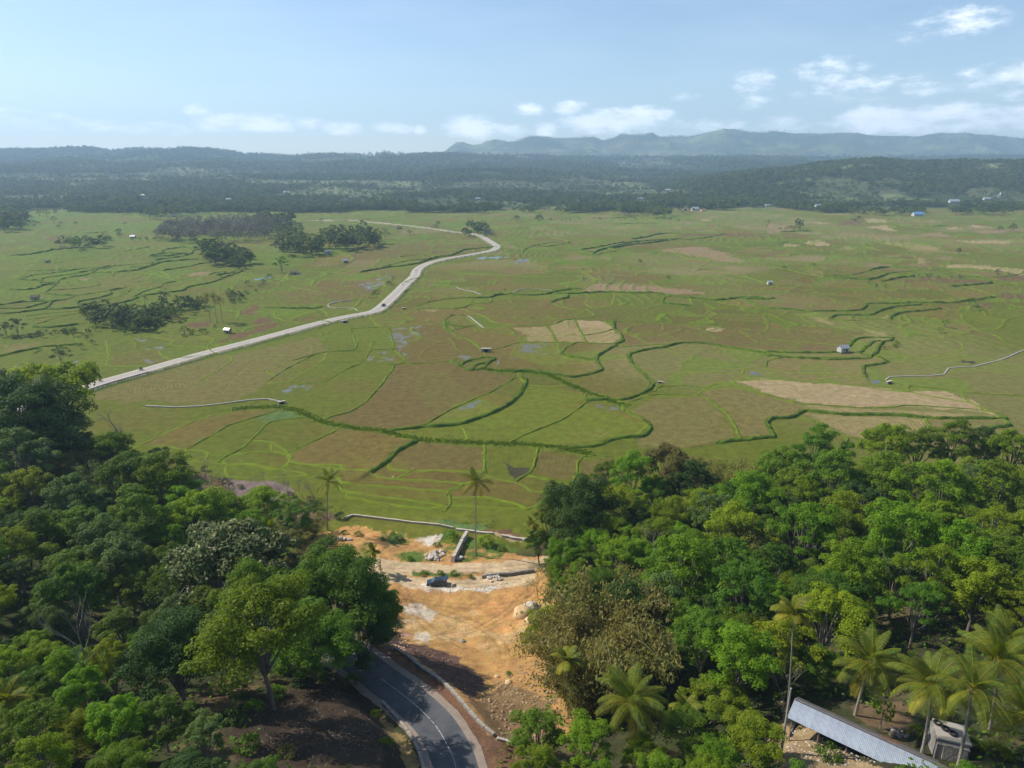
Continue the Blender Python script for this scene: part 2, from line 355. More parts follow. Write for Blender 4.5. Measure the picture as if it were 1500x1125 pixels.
# ------------------------------------------------------------------ field banks: (style, line) read off the photograph
# styles: D tall dark grassy bank, M middle bank, G low bright grass bank, C creek with thick grass
def parse(o, s, txt):
    L = []
    for ln in txt.strip().split('\n'):
        for part in ln.split(';'):
            w = part.split()
            if not w: continue
            st = w[0]; P = [tuple(float(q) for q in p.split(',')) for p in w[1:]]
            L.append((st, [(o[0] + a / s, o[1] + b / s) for a, b in P]))
    return L
BANKS = []
BANKS += parse((0, 280), 4, '''
D 120,520 200,495 300,485 400,470 ; D 240,540 255,515 350,500 450,485 530,468 ; D 265,600 290,580 330,550 350,525 430,505 510,495 560,470 570,455
G 10,580 60,575 120,562 ; D 150,580 205,572 245,555 ; D 0,672 60,662 130,652 ; D 0,693 80,690 160,685 240,665 310,650 ; D 0,720 100,715 200,700 270,690 300,660
M 150,735 250,720 350,712 470,705 ; M 200,750 300,735 400,725 470,718 ; M 200,785 260,770 320,745 370,735 ; D 290,695 400,690 465,680 460,650 560,632 650,605 640,585
M 585,650 680,625 740,600 760,575 730,570 ; D 530,695 600,672 650,668 740,650 790,635 850,615 950,600 1070,585 1100,565 1200,545 1270,530 ; D 785,625 850,590 940,565 955,548
M 380,640 450,615 ; M 540,560 585,548 ; M 535,485 600,480 665,478 660,495 ; M 620,455 675,440 ; D 755,470 800,465 870,443 ; M 755,465 765,450 790,447
D 60,380 150,375 250,360 310,345 ; G 560,375 640,365 720,355 ; D 870,385 920,372 975,367 ; D 900,410 960,400 1005,395 ; D 945,420 1050,408 1160,400
D 970,345 1040,335 1080,325 ; D 990,382 1055,370 ; D 1065,385 1120,370 1130,352 1175,345 ; D 1115,443 1170,430 1230,423 ; M 1215,495 1260,480 ; D 1270,497 1320,485
D 1320,507 1390,485 1440,462 ; M 820,338 880,325 ; G 1005,880 1080,850 ; G 985,905 1010,880 ; D 0,970 100,945 225,920 ; D 195,960 240,935 ; D 200,800 300,800 400,790 460,780
G 640,910 750,870 840,850 ; G 930,940 1000,905 1200,915 ; G 1010,990 900,1020 ; G 1210,915 1260,865 ; G 1150,1120 1260,1060 1340,1010 1365,980 1345,970 1290,975
G 0,500 60,495 120,470 ; G 380,560 520,545 ; G 20,440 120,430 ; M 380,462 470,460 ; G 700,560 760,540 ; G 900,920 1010,880 ; G 480,900 620,910 ; G 620,880 640,960 620,1020
G 380,235 460,250 ; M 560,245 640,240 ; G 0,330 130,335 ; G 330,420 400,410 ; G 430,350 560,330 ; M 700,195 740,185 ; G 850,480 960,500 1060,540 ; G 940,470 1000,500
''')
BANKS += parse((375, 280), 4, '''
M 60,1120 200,1030 340,960 400,945 ; G 190,1120 320,1040 400,985 415,950 ; M 400,945 490,935 580,925 575,860 545,800 515,790
M 400,1120 520,1050 620,1005 655,960 670,935 740,928 810,925 800,870 780,800 770,795 ; M 620,1005 740,1015 860,1010 855,965 800,928 ; M 860,1010 1000,1010 1180,995
M 740,1120 790,1060 815,1018 ; G 680,750 720,790 770,795 900,785 980,780 ; M 740,445 800,430 880,410 940,400 ; D 760,450 850,440 950,425 ; D 1000,405 1080,385 1150,375 1220,345
M 840,385 930,375 1000,375 ; M 420,465 550,475 690,492 ; M 935,680 1010,650 1130,632 1225,625 ; M 970,690 1100,690 1210,685 1260,665 1370,655 ; D 1370,625 1420,610 1500,605
D 1105,780 1110,760 1140,735 1180,730 ; D 1105,780 1110,805 1150,830 ; M 1150,830 1190,860 1240,870 1290,900 1330,940 ; G 1140,775 1160,820 ; M 1230,800 1290,790
G 1280,715 1340,735 1400,770 1500,780 ; G 1230,735 1270,765 1330,805 ; D 1195,1035 1220,1010 1280,990 1345,980 ; D 1195,1035 1260,1050 1290,1025 1340,1015 ; D 1335,1040 1360,1015 1400,990
M 1390,930 1450,915 1500,900 ; D 55,685 200,688 330,690 385,678 ; G 110,740 200,765 320,765 420,730 ; M 870,130 1010,130 1090,125 ; G 540,165 700,160 820,150 ; G 880,350 1020,345
G 300,470 600,480 ; G 840,540 1000,545 1190,560 ; G 1000,500 1150,480 1350,490 ; G 60,1060 200,1000 ; G 200,560 380,590 ; G 860,600 940,545 ; G 1400,330 1500,335 ; G 680,730 900,700
''')
BANKS += parse((750, 280), 4, '''
D 0,610 100,612 200,605 250,595 280,585 345,578 ; D 300,605 400,600 550,593 700,598 850,600 960,620 1100,632 1200,640 1350,625 ; D 1365,635 1500,635 ; M 60,365 70,345 130,320 240,300
M 210,325 270,315 340,300 ; D 400,347 500,330 600,310 690,300 ; D 470,370 500,352 600,325 720,300 900,283 ; D 590,335 700,315 800,305 960,283 ; D 700,283 790,270 830,258 905,248
M 490,378 540,360 610,352 ; G 0,278 220,273 ; D 265,638 320,628 ; M 0,790 120,788 240,780 ; M 300,755 420,745 485,735 ; G 240,780 290,755 ; M 205,795 240,840 260,885 ; M 370,755 400,820 435,885
M 540,770 600,810 ; D 600,810 640,850 650,880 610,897 ; M 0,895 60,885 200,885 400,893 610,897 ; D 290,955 310,930 370,895 ; G 290,955 330,980 450,988 500,985
D 610,905 550,940 500,975 500,1000 530,1045 500,1060 440,1078 340,1092 250,1075 100,1055 0,1060 ; M 650,915 800,905 900,903 ; D 900,915 980,893 1100,893 1250,912 1400,940 1500,955
D 905,915 800,930 710,950 690,970 700,1010 750,1055 790,1100 ; G 790,1060 900,1070 1100,1065 1180,1060 ; M 600,765 800,770 1000,778 1230,785 ; D 880,655 890,632
G 230,655 300,680 400,695 470,685 ; G 430,655 450,620 ; G 590,670 600,620 ; M 1380,685 1500,685 ; M 410,160 550,160 700,155 790,165 ; G 860,190 990,205 ; M 600,195 700,190
G 1350,1070 1370,1040 1500,1035 ; M 1080,465 1110,460 ; G 1170,460 1280,485 1400,510 1500,545 ; M 950,365 1030,395 1140,410 ; M 1300,425 1500,440 ; G 900,925 1000,970 ; G 420,480 500,520 ; G 420,580 460,545
G 1000,250 1250,248 ; M 1050,285 1150,270 ; G 400,470 700,500 ; G 100,500 240,500 ; G 1050,670 1050,640
''')
BANKS += parse((1125, 280), 4, '''
D 0,688 100,692 230,705 400,705 530,700 570,680 590,662 770,663 830,655 ; D 365,750 385,735 430,727 600,728 630,715 700,690 780,675 900,668 ; M 540,760 540,750 640,755 720,752
D 720,735 780,715 900,703 1010,690 ; M 780,665 870,655 ; D 0,945 200,950 400,945 470,915 520,870 600,860 ; D 530,955 580,915 620,885 ; D 600,980 640,940 670,890 720,880 730,865
D 0,965 100,975 350,988 560,985 ; D 560,1045 570,1028 640,1018 710,1005 ; M 400,495 500,490 600,465 ; D 600,460 710,445 ; M 100,455 200,480 330,505 ; D 590,520 640,510 700,485
D 670,530 760,510 850,500 ; M 740,480 900,465 1050,468 1200,490 ; M 760,490 900,485 1030,495 1200,505 1400,500 1480,485 ; D 1070,560 1200,550 1310,540 ; D 1080,655 1160,645 ; D 0,635 40,630
M 60,310 120,295 170,297 ; G 560,320 660,350 ; M 1180,800 1260,825 1340,850 1400,885 ; G 0,1040 150,1065 400,1080 700,1100 ; M 1300,600 1330,620 ; G 620,290 700,310 900,340 ; G 850,275 1100,295
M 800,205 960,208 1060,200 ; G 1000,430 1250,440 1500,470 ; G 0,870 180,880 ; G 720,860 900,860 1100,875 1150,920 ; G 420,560 500,500 ; G 360,375 450,372 ; D 70,240 260,235 ; G 1150,930 950,980 ; M 700,200 760,215
''')
BANKS += parse((0, 480), 3, '''
G 600,525 680,490 780,440 900,395 1010,370 1020,355 ; M 830,530 900,490 1000,435 1080,405 1150,385 1230,360 ; M 975,575 1060,530 1130,470 1190,415 1320,395
G 570,530 700,520 800,535 900,545 910,575 ; G 810,535 830,570 880,590 1000,600 1100,605 1200,625 ; G 1000,560 1100,550 1200,545 1270,560 1275,585 ; M 1265,550 1350,510 1475,455
G 1275,585 1330,600 1500,605 ; G 1000,655 1150,665 1350,650 ; G 450,470 500,455 ; G 1000,600 1100,600 1330,640
''')
BANKS += parse((400, 480), 2.5, '''
C 30,290 100,310 180,345 300,370 400,380 500,405 650,418 800,425 950,430 1100,450 1150,455 ; M 210,328 300,300 370,240 440,150 440,138 ; D 440,378 550,365 680,355 800,315 880,270 925,215 930,190
M 560,360 650,300 800,235 880,190 ; M 880,415 950,380 1060,335 1150,270 ; D 1100,440 1180,435 1250,410 1350,400 1380,375 1375,350 ; G 60,460 150,415 230,375 ; D 420,490 450,460 520,420
G 420,490 430,515 500,525 600,522 700,530 ; G 460,550 500,530 ; M 780,440 775,520 ; M 970,445 945,520 900,560 ; G 945,545 1060,570 ; M 1090,575 1115,530 1120,490 1150,470 1250,475
G 780,540 820,555 900,570 960,600 1050,608 ; G 0,455 60,465 65,490 150,505 250,520 330,525 400,550 560,560 700,570 ; G 250,570 400,580 640,600 ; G 250,595 400,620 620,650 ; G 270,620 400,645 560,665
M 690,580 640,600 650,640 630,675 ; G 650,650 930,665 ; G 780,620 870,640 940,665 ; G 680,360 690,365 ; G 0,420 60,460
''')
BANKS += parse((500, 480), 3, '''
G 780,215 820,250 920,258 1000,255 ; M 1070,310 1075,290 1100,285 ; C 690,190 800,195 900,205 1000,250 1090,290 1170,315 1250,345 ; D 1370,250 1360,270 1300,300 1230,320 1170,315
M 1270,120 1280,150 1320,190 1360,230 1370,250 ; M 1240,370 1250,340 1320,310 1400,295 1500,295 ; M 1380,280 1400,260 1500,255
''')
BANKS += parse((900, 450), 2.5, '''
M 555,215 570,195 640,185 750,188 920,190 ; D 380,500 450,490 550,480 585,470 560,430 580,410 650,405 690,385 720,382 850,395 1000,395 1140,405 1180,408 1300,410 1440,412
M 690,405 760,430 830,470 960,490 1080,505 ; M 840,515 850,490 ; M 1140,410 1150,430 1180,455 1280,480 1400,500 ; D 1370,460 1380,445 1455,435
M 435,290 550,320 680,355 800,362 900,372 1000,370 1100,362 1350,380 1420,412 ; G 300,320 350,300 435,285 ; M 340,335 400,380 440,430 460,480 ; G 440,270 550,265 700,270 900,290 1000,305
G 1080,310 1180,330 1300,350 ; M 1080,290 1200,300 1300,315 1500,325 ; G 0,340 60,350 130,300 ; G 0,480 70,483 130,425 ; G 30,375 80,340 160,325 280,325 380,275 ; G 1300,350 1420,400
''')
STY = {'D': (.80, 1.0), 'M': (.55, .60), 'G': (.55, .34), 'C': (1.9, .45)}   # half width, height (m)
BANKW = []
for st, P in BANKS:
    W_ = smooth_line([at(a, b, 0) for a, b in P], 5)
    # keep natural wobble
    W_ = [(x + (float(vnoise(np.array([x / 3.]), np.array([y / 3.]))[0]) - .5) * .8, y + (float(vnoise(np.array([x / 3. + 50]), np.array([y / 3.]))[0]) - .5) * .8) for x, y in W_]
    BANKW.append((st, W_))

# banks that end near another run on until they meet it
_ends = [(i, np.array(P)) for i, (s_, P) in enumerate(BANKW)]
def join_up():
    for i, (st, P) in enumerate(BANKW):
        for end in (0, -1):
            e = np.array(P[end]); q = np.array(P[1] if end == 0 else P[-2]); d = e - q; d /= np.linalg.norm(d) + 1e-9; best = None; reach = max(11., .075 * e[1])
            for j, A_ in _ends:
                if j == i: continue
                v = A_ - e; L = np.hypot(v[:, 0], v[:, 1]); k = np.argmin(L / (1.15 + (v @ d) / (L + 1e-6)))
                if .8 < L[k] < reach and (v[k] @ d) / L[k] > .1 and (best is None or L[k] < best[0]): best = (L[k], A_[k])
            if best is not None:
                t_ = best[1]; n = max(2, int(best[0] / 3)); mid_ = (e + t_) / 2 + d * best[0] * .18
                ext = [tuple((1 - u) ** 2 * e + 2 * u * (1 - u) * mid_ + u * u * t_) for u in np.linspace(0, 1, n + 1)[1:]]
                P = (ext[::-1] + list(P)) if end == 0 else (list(P) + ext)
        BANKW[i] = (st, [tuple(map(float, p)) for p in P])
join_up()

# coloured patches (kind, polygon in picture points)
def P4(o, s, t): return [(o[0] + float(a) / s, o[1] + float(b) / s) for a, b in (w.split(',') for w in t.split())]
T1, T2, T3, T4 = (0, 280), (375, 280), (750, 280), (1125, 280)
PATCH = [
 ('tan', P4((900, 450), 2.5, '440,270 550,262 700,275 900,290 1080,310 1200,305 1300,340 1420,410 1350,385 1100,365 850,365 680,350 550,310')),
 ('tan2', P4((900, 450), 2.5, '690,362 800,366 1000,378 1400,400 1440,410 1180,405 850,392 720,380')),
 ('tan2', P4((900, 450), 2.5, '700,390 1140,410 1170,455 1400,500 1480,505 1400,540 1100,510 900,480 780,435')),
 ('tan3', P4((900, 450), 2.5, '310,320 430,290 680,355 690,385 580,405 555,430 585,470 460,478 400,370')),
 ('tan3', P4((900, 450), 2.5, '50,380 160,330 320,330 400,400 450,480 300,510 90,520 70,480 130,430')),
 ('tan', P4(T3, 4, '380,755 530,765 600,810 640,865 600,895 440,888 400,820')), ('tan2', P4(T3, 4, '215,795 290,755 365,755 430,888 270,885 240,830')), ('tan2', P4(T3, 4, '100,800 195,795 250,885 90,885 70,830')),
 ('pink', P4(T3, 4, '845,350 960,330 1130,328 1250,365 1400,425 1290,415 1100,385 980,365')), ('pink', P4(T3, 4, '380,580 480,545 700,545 1000,575 1140,600 960,610 700,592 450,592')),
 ('brown', P4(T3, 4, '600,770 1100,790 1500,800 1500,930 1200,900 950,885 680,905 640,840')), ('brown', P4(T3, 4, '430,485 600,470 900,490 900,520 560,530')),
 ('tan', P4(T4, 4, '565,210 700,200 755,235 700,232')), ('tan', P4(T4, 4, '1110,290 1460,290 1400,310 1200,308')), ('tan2', P4(T4, 4, '620,270 760,300 1010,335 1000,348 850,345 700,310')), ('tan2', P4(T4, 4, '700,305 850,300 1000,330 1015,348 850,345')),
 ('tan', P4(T4, 4, '1040,430 1200,430 1400,450 1500,460 1500,495 1350,465 1180,450 1060,455')), ('tan2', P4(T4, 4, '860,390 910,390 930,420 880,425')), ('brown', P4(T4, 4, '930,420 1010,420 1000,445 930,440')),
 ('tan', P4(T4, 4, '200,305 290,285 370,315 300,325')), ('brown', P4(T4, 4, '330,280 460,290 490,310 380,320')), ('tan', P4(T4, 4, '90,310 160,310 180,325 100,325')), ('tan2', P4(T4, 4, '460,325 510,335 480,350 450,340')),
 ('tan', P4(T4, 4, '570,160 690,165 690,185 600,185')), ('tan', P4(T4, 4, '1180,195 1310,212 1200,215')), ('tan', P4(T4, 4, '1050,215 1090,208 1140,222 1060,225')), ('pink', P4(T4, 4, '900,250 1010,240 1090,270 950,265')), ('tan2', P4(T4, 4, '840,170 1080,170 1060,178 860,178')),
 ('pink', P4(T4, 4, '1200,235 1370,230 1420,250 1260,248')), ('tan', P4(T4, 4, '265,180 370,188 300,195')), ('pink', P4(T4, 4, '0,190 150,205 160,235 0,250')), ('tan2', P4(T4, 4, '250,740 330,745 420,780 340,778')), ('tan2', P4(T4, 4, '190,812 330,812 380,830 260,835')),
 ('tan2', P4(T4, 4, '560,815 680,820 710,870 640,880 610,850')), ('tan2', P4(T4, 4, '640,735 720,735 720,752 650,752')), ('brown', P4(T4, 4, '0,790 350,800 560,830 500,880 400,940 0,940')), ('rust', P4(T4, 4, '720,510 900,505 1300,530 1320,545 1050,535 860,522 730,540')),
 ('rust', P4(T4, 4, '1330,500 1500,490 1500,530 1350,525')), ('rust', P4(T4, 4, '1350,600 1500,600 1500,640 1380,635')), ('rust', P4(T4, 4, '1190,660 1300,655 1320,685 1200,690')), ('rust', P4(T4, 4, '440,180 540,175 560,190 400,200')),
 ('tan2', P4(T3, 4, '650,70 950,62 1000,70 800,80')), ('tan', P4(T3, 4, '1095,160 1180,175 1100,175')), ('pink', P4(T3, 4, '960,175 1150,185 1080,195 900,190')),
 ('rust', P4(T3, 4, '1000,250 1500,248 1500,268 1200,268 1010,262')),
 ('tan2', P4((400, 480), 2.5, '850,0 1220,0 1275,35 1260,60 1150,50')),
 ('tan3', P4((0, 480), 3, '400,290 700,190 1000,110 1020,130 950,190 700,320 560,330 420,310')), ('tan3', P4((0, 480), 3, '690,330 1010,130 1080,105 1400,40 1440,110 1380,115 1070,310 900,335')),
 ('brown', P4((400, 480), 2.5, '220,330 380,240 445,150 520,140 700,130 870,190 640,300 560,360 400,370')), ('brown', P4((400, 480), 2.5, '450,480 530,420 770,440 770,520 520,520')), ('brown', P4((400, 480), 2.5, '950,530 975,450 1130,470 1105,560')),
 ('brown', P4((400, 480), 2.5, '1130,560 1130,490 1250,480 1240,560 1180,590')), ('dark', P4((400, 480), 2.5, '850,490 880,505 945,510 940,540 880,545')), ('tan', P4((400, 480), 2.5, '1150,385 1215,375 1235,395 1170,415')), ('brown', P4((400, 480), 2.5, '1080,385 1240,380 1180,415 1110,415')),
 ('bright', P4((400, 480), 2.5, '880,405 1000,300 1140,290 1370,350 1370,395 1250,405 1170,435 950,425')), ('bright', P4((400, 480), 2.5, '450,390 880,280 940,210 1080,230 1145,265 870,410 650,410')), ('bright', P4(T2, 4, '700,620 860,540 880,560 770,650')),
 ('bright', P4(T2, 4, '950,680 1130,635 1390,610 1380,650 1220,685')), ('bright', P4(T1, 4, '970,340 1170,310 1180,345 980,365')), ('bright', P4(T1, 4, '0,380 340,380 330,400 0,410')), ('bright', P4(T1, 4, '1340,520 1420,475 1500,480 1500,520')),
 ('bright', P4(T1, 4, '120,520 300,485 530,470 320,580 260,600 120,640')), ('bright', P4(T1, 4, '540,960 640,930 660,1010 500,1060 380,1040')), ('bright', P4(T2, 4, '1150,480 1370,470 1380,490 1200,500')),
 ('pink', P4(T1, 4, '1110,480 1220,470 1240,490 1130,500')), ('pink', P4(T1, 4, '460,515 560,510 500,530')), ('rust', P4(T1, 4, '1280,890 1330,850 1500,810 1500,840 1340,885')), ('rust', P4(T1, 4, '1380,720 1500,660 1500,720 1420,725')), ('tan3', P4(T1, 4, '0,900 215,890 225,915 20,965')),
 ('rust', P4(T1, 4, '1100,770 1240,760 1230,800 1120,800')), ('rust', P4(T1, 4, '250,260 400,265 380,290 280,290')), ('rust', P4(T1, 4, '200,185 400,180 340,195 200,195')), ('brown', P4(T2, 4, '880,180 1080,190 1200,215 980,210')), ('rust', P4(T2, 4, '700,340 800,338 740,352')),
 ('brown', P4(T2, 4, '600,320 1200,290 1250,350 840,390 520,400')), ('tan3', P4(T2, 4, '430,460 740,450 720,480 600,480')), ('brown', P4(T2, 4, '160,640 250,560 640,520 700,600 500,650 200,660')), ('tan3', P4(T2, 4, '350,450 400,400 480,430')), ('rust', P4(T2, 4, '0,740 80,740 130,790 40,820 0,830')),
 ('wet', P4(T2, 4, '600,545 760,530 750,550 690,575 640,570')), ('pond', P4(T2, 4, '1285,388 1450,384 1448,396 1300,400')), ('wet', P4(T2, 4, '690,520 780,490 790,520 720,530')), ('pond', P4(T2, 4, '0,515 100,492 60,512 20,525')), ('wet', P4(T2, 4, '240,490 300,480 290,490 250,498')),
 ('wet', P4(T2, 4, '835,890 865,860 880,900 860,940 905,985 860,960')), ('wetpatch', P4(T2, 4, '800,800 980,780 960,850 860,870 900,980 840,960 790,850')), ('wetpatch', P4(T2, 4, '680,940 790,935 840,1000 640,1000')), ('wetpatch', P4(T2, 4, '980,990 1060,980 1040,1000')),
 ('wetpatch', P4(T3, 4, '0,900 280,890 290,940 200,960 0,1000')), ('wet', P4(T3, 4, '455,1055 490,1015 485,1045')), ('wetpatch', P4(T3, 4, '620,925 670,925 660,960')), ('wetpatch', P4(T3, 4, '1370,1080 1420,1045 1500,1045 1480,1080')), ('wetpatch', P4(T2, 4, '1180,970 1290,965 1290,985 1200,990')),
 ('wet', P4((400, 480), 2.5, '20,225 80,212 145,212 120,235 50,245')), ('wet', P4((400, 480), 2.5, '685,290 760,262 720,300 670,305')), ('wet', P4((400, 480), 2.5, '1225,290 1275,292 1265,306 1230,300')), ('wetpatch', P4((400, 480), 2.5, '1150,260 1230,290 1280,300 1230,308 1160,285')),
 ('wet', P4((900, 450), 2.5, '480,240 515,230 525,245 490,252')), ('wet', P4((900, 450), 2.5, '940,270 985,270 985,280 945,280')), ('dark', P4(T4, 4, '1130,990 1200,995 1210,1008 1150,1005')), ('wetpatch', P4(T1, 4, '800,860 870,865 850,880 800,875')), ('wet', P4(T1, 4, '840,920 890,920 880,932 845,930')),
 ('wet', P4(T1, 4, '905,910 950,905 940,930 915,935')), ('wet', P4(T1, 4, '400,1020 440,990 480,995 440,1010')), ('wet', P4(T1, 4, '690,1070 720,1062 730,1075 700,1080')), ('wet', P4(T1, 4, '820,980 860,980 850,992 825,992')), ('wet', P4(T1, 4, '1100,960 1170,950 1160,962 1110,970')),
 ('wetpatch', P4(T1, 4, '840,990 920,985 910,1010 850,1010')), ('wet', P4(T3, 4, '0,410 60,400 120,400 60,425 0,425')), ('dark', P4(T3, 4, '550,540 600,545 560,552')), ('dark', P4(T3, 4, '1180,795 1200,795 1210,812 1180,812')), ('tan', P4(T3, 4, '1115,812 1180,795 1240,805 1220,820 1150,822')),
 ('green2', P4((0, 480), 3, '1120,400 1190,370 1290,360 1320,390 1190,415')), ('tan2', P4(T2, 4, '1000,690 1070,690 1060,703 1010,703')), ('pond', P4(T2, 4, '1400,1020 1440,985 1430,960 1445,985 1430,1010')),
]
# around the clearing
Z1 = (450, 730); ZS = 3.75
NEARP = [
 ('orange', [(455, 775), (505, 752), (640, 772), (705, 786), (745, 792), (790, 800), (830, 815), (830, 870), (800, 895), (800, 925), (815, 945), (800, 985), (830, 1000), (850, 1035), (862, 1075), (780, 1100), (700, 1070), (640, 1000), (585, 955), (560, 930), (590, 910), (560, 850), (500, 835), (440, 815)], 4),
 ('paleorange', [(585, 875), (640, 905), (760, 880), (800, 860), (800, 890), (760, 935), (720, 960), (660, 945), (600, 930)], 4),
 ('hotorange', [(690, 895), (760, 868), (800, 850), (800, 880), (770, 900), (750, 930), (700, 920)], 4),
 ('hotorange', [(470, 780), (520, 765), (600, 780), (560, 800), (500, 815)], 1), ('scrub', [(560, 775), (590, 778), (610, 790), (580, 796), (560, 790)], 1), ('scrub', [(500, 800), (545, 795), (560, 810), (520, 820)], 1),
 ('white', [(585, 890), (610, 882), (640, 900), (630, 915), (600, 912)], 4), ('white', [(608, 928), (630, 920), (640, 935), (622, 947), (606, 942)], 4),
 ('path', [(520, 824), (560, 820), (600, 826), (700, 826), (760, 820), (830, 812), (860, 812), (830, 828), (760, 836), (690, 841), (620, 840), (560, 843), (530, 848), (490, 835), (430, 822)], 1.6),
 ('path', [(560, 838), (600, 846), (700, 848), (745, 842), (790, 838), (770, 858), (720, 866), (660, 868), (600, 860), (560, 855)], 1.8), ('chalk', [(604, 856), (640, 860), (690, 862), (740, 853), (750, 858), (715, 866), (665, 867), (625, 863)], 1.8),
 ('chalk', [(610, 782), (650, 780), (645, 795), (620, 800), (606, 795)], 1), ('scrub', [(655, 775), (683, 780), (672, 800), (660, 815), (648, 800)], .5), ('scrub', [(690, 790), (740, 795), (760, 805), (730, 818), (670, 824), (672, 815)], .5),
 ('scrub', [(600, 836), (660, 838), (700, 840), (705, 843), (650, 844), (600, 842)], 1.6), ('scrub', [(575, 815), (620, 800), (640, 820), (600, 826)], 1.2), ('rust', [(700, 780), (740, 772), (760, 782), (735, 792)], 0), ('green2', [(625, 760), (665, 765), (720, 770), (700, 780), (650, 772)], 0),
 ('duff', [(420, 748), (500, 752), (465, 775), (440, 790), (300, 740), (180, 690), (185, 668), (260, 675), (340, 705)], .5),
 ('mauve', [(330, 700), (420, 705), (430, 730), (400, 738), (340, 725)], .3), ('tanwall', [(695, 777), (745, 780), (790, 790), (745, 793)], .4),
 ('plum_shadow', [(586, 940), (640, 952), (668, 962), (700, 990), (710, 1005), (690, 1025), (660, 1000), (600, 960)], 8), ('pinkdirt', [(560, 925), (590, 915), (600, 935), (590, 955), (570, 950)], 12),  # first patch: purple-brown rubble ground, the trees' shadow put into its dark colour
 ('redsoil', [(530, 940), (585, 955), (652, 1004), (720, 1075), (760, 1100), (765, 1160), (700, 1160), (690, 1100), (640, 1020), (560, 968)], 18), ('duff2', [(690, 1030), (740, 1000), (790, 1010), (820, 1050), (790, 1095), (740, 1090)], 14),
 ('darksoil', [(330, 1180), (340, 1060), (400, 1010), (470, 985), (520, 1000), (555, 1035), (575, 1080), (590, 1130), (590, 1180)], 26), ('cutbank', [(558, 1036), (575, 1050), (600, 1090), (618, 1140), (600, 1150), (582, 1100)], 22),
 ('yard', [(1150, 1020), (1160, 1055), (1230, 1100), (1290, 1130), (1330, 1160), (1200, 1160), (1140, 1120), (1140, 1060)], 24), ('duff', [(1250, 1020), (1330, 1030), (1360, 1070), (1330, 1090), (1250, 1060)], 24),
 ('duff', [(370, 1000), (340, 1040), (300, 1050), (290, 1020), (330, 1000)], 25),
]
C_ = {'olive': (.125, .118, .020), 'tan': (.36, .27, .14), 'tan2': (.27, .215, .085), 'tan3': (.175, .145, .045), 'pink': (.27, .185, .10), 'brown': (.150, .112, .034), 'rust': (.15, .085, .045), 'dark': (.055, .045, .035), 'bright': (.135, .165, .015),
      'wet': (.11, .115, .11), 'wetpatch': (.125, .115, .065), 'pond': (.12, .17, .19), 'green2': (.10, .16, .045), 'lime': (.125, .21, .010), 'bankdark': (.055, .11, .010),
      'orange': (.43, .245, .085), 'paleorange': (.47, .30, .135), 'hotorange': (.50, .265, .09), 'white': (.52, .44, .33), 'path': (.52, .39, .23), 'chalk': (.58, .52, .43), 'scrub': (.07, .13, .02), 'duff': (.15, .10, .055), 'duff2': (.19, .125, .06), 'mauve': (.22, .16, .14), 'tanwall': (.36, .27, .15),
      'plum_shadow': (.115, .070, .052), 'pinkdirt': (.36, .20, .13), 'redsoil': (.16, .085, .05), 'darksoil': (.060, .042, .028), 'cutbank': (.26, .18, .075), 'yard': (.33, .24, .13), 'forest': (.040, .045, .018)}

# ------------------------------------------------------------------ the ground sheet
pys = np.concatenate([np.arange(1720, 1100, -3.2), np.arange(1100, 760, -2.0), np.arange(760, 306, -1.22)])
Yn = np.array([at(750, p, 0)[1] for p in pys])
Yn = np.concatenate([[-300, -150, -60, -20, 0, 12, 24, 32], Yn[Yn > 38]])
Yf = [Yn[-1]]
while Yf[-1] < 10000: Yf.append(Yf[-1] * 1.0118)
Yr = np.concatenate([Yn, Yf[1:]]); NR = len(Yr); NC = 1000
s_ = np.linspace(-1, 1, NC); half = 60 + .90 * np.maximum(Yr, 0) + np.clip((Yr - 1500) * .15, 0, 900)
GX = s_[None, :] * half[:, None]; GY = np.repeat(Yr[:, None], NC, 1)
GZ = terrain(GX, GY)
def in_poly(X, Y, P):
    r = np.zeros(X.shape, bool); n = len(P)
    for i in range(n):
        x0, y0 = P[i]; x1, y1 = P[(i + 1) % n]
        if y0 == y1: continue
        c = ((y0 > Y) != (y1 > Y)) & (X < (x1 - x0) * (Y - y0) / (y1 - y0) + x0); r ^= c
    return r
def rowslice(P, pad):
    ys = [p[1] for p in P]; a = np.searchsorted(Yr, min(ys) - pad); b = np.searchsorted(Yr, max(ys) + pad)
    return a, max(b, a + 1)
def patch(P, pad=6.):
    a, b = rowslice(P, pad); xs = [p[0] for p in P]; hh = half[a:b]
    c0 = np.floor(((min(xs) - pad) / hh.max() if min(xs) > 0 else (min(xs) - pad) / hh.min()) * (NC - 1) / 2 + (NC - 1) / 2); c1 = np.ceil(((max(xs) + pad) / hh.min() if max(xs) > 0 else (max(xs) + pad) / hh.max()) * (NC - 1) / 2 + (NC - 1) / 2)
    c0 = int(np.clip(c0, 0, NC - 1)); c1 = int(np.clip(c1 + 1, c0 + 1, NC))
    return slice(a, b), slice(c0, c1)
col = np.zeros((NR, NC, 3)); wetA = np.zeros((NR, NC)); strA = np.full((NR, NC), .35); dA = GX * .5 + GY * .3 + fbm(GX, GY, 60, 3, 2) * 30
bank = np.zeros((NR, NC)); lush = np.zeros((NR, NC)); hB = np.zeros((NR, NC)); DB = np.full((NR, NC), 99.)
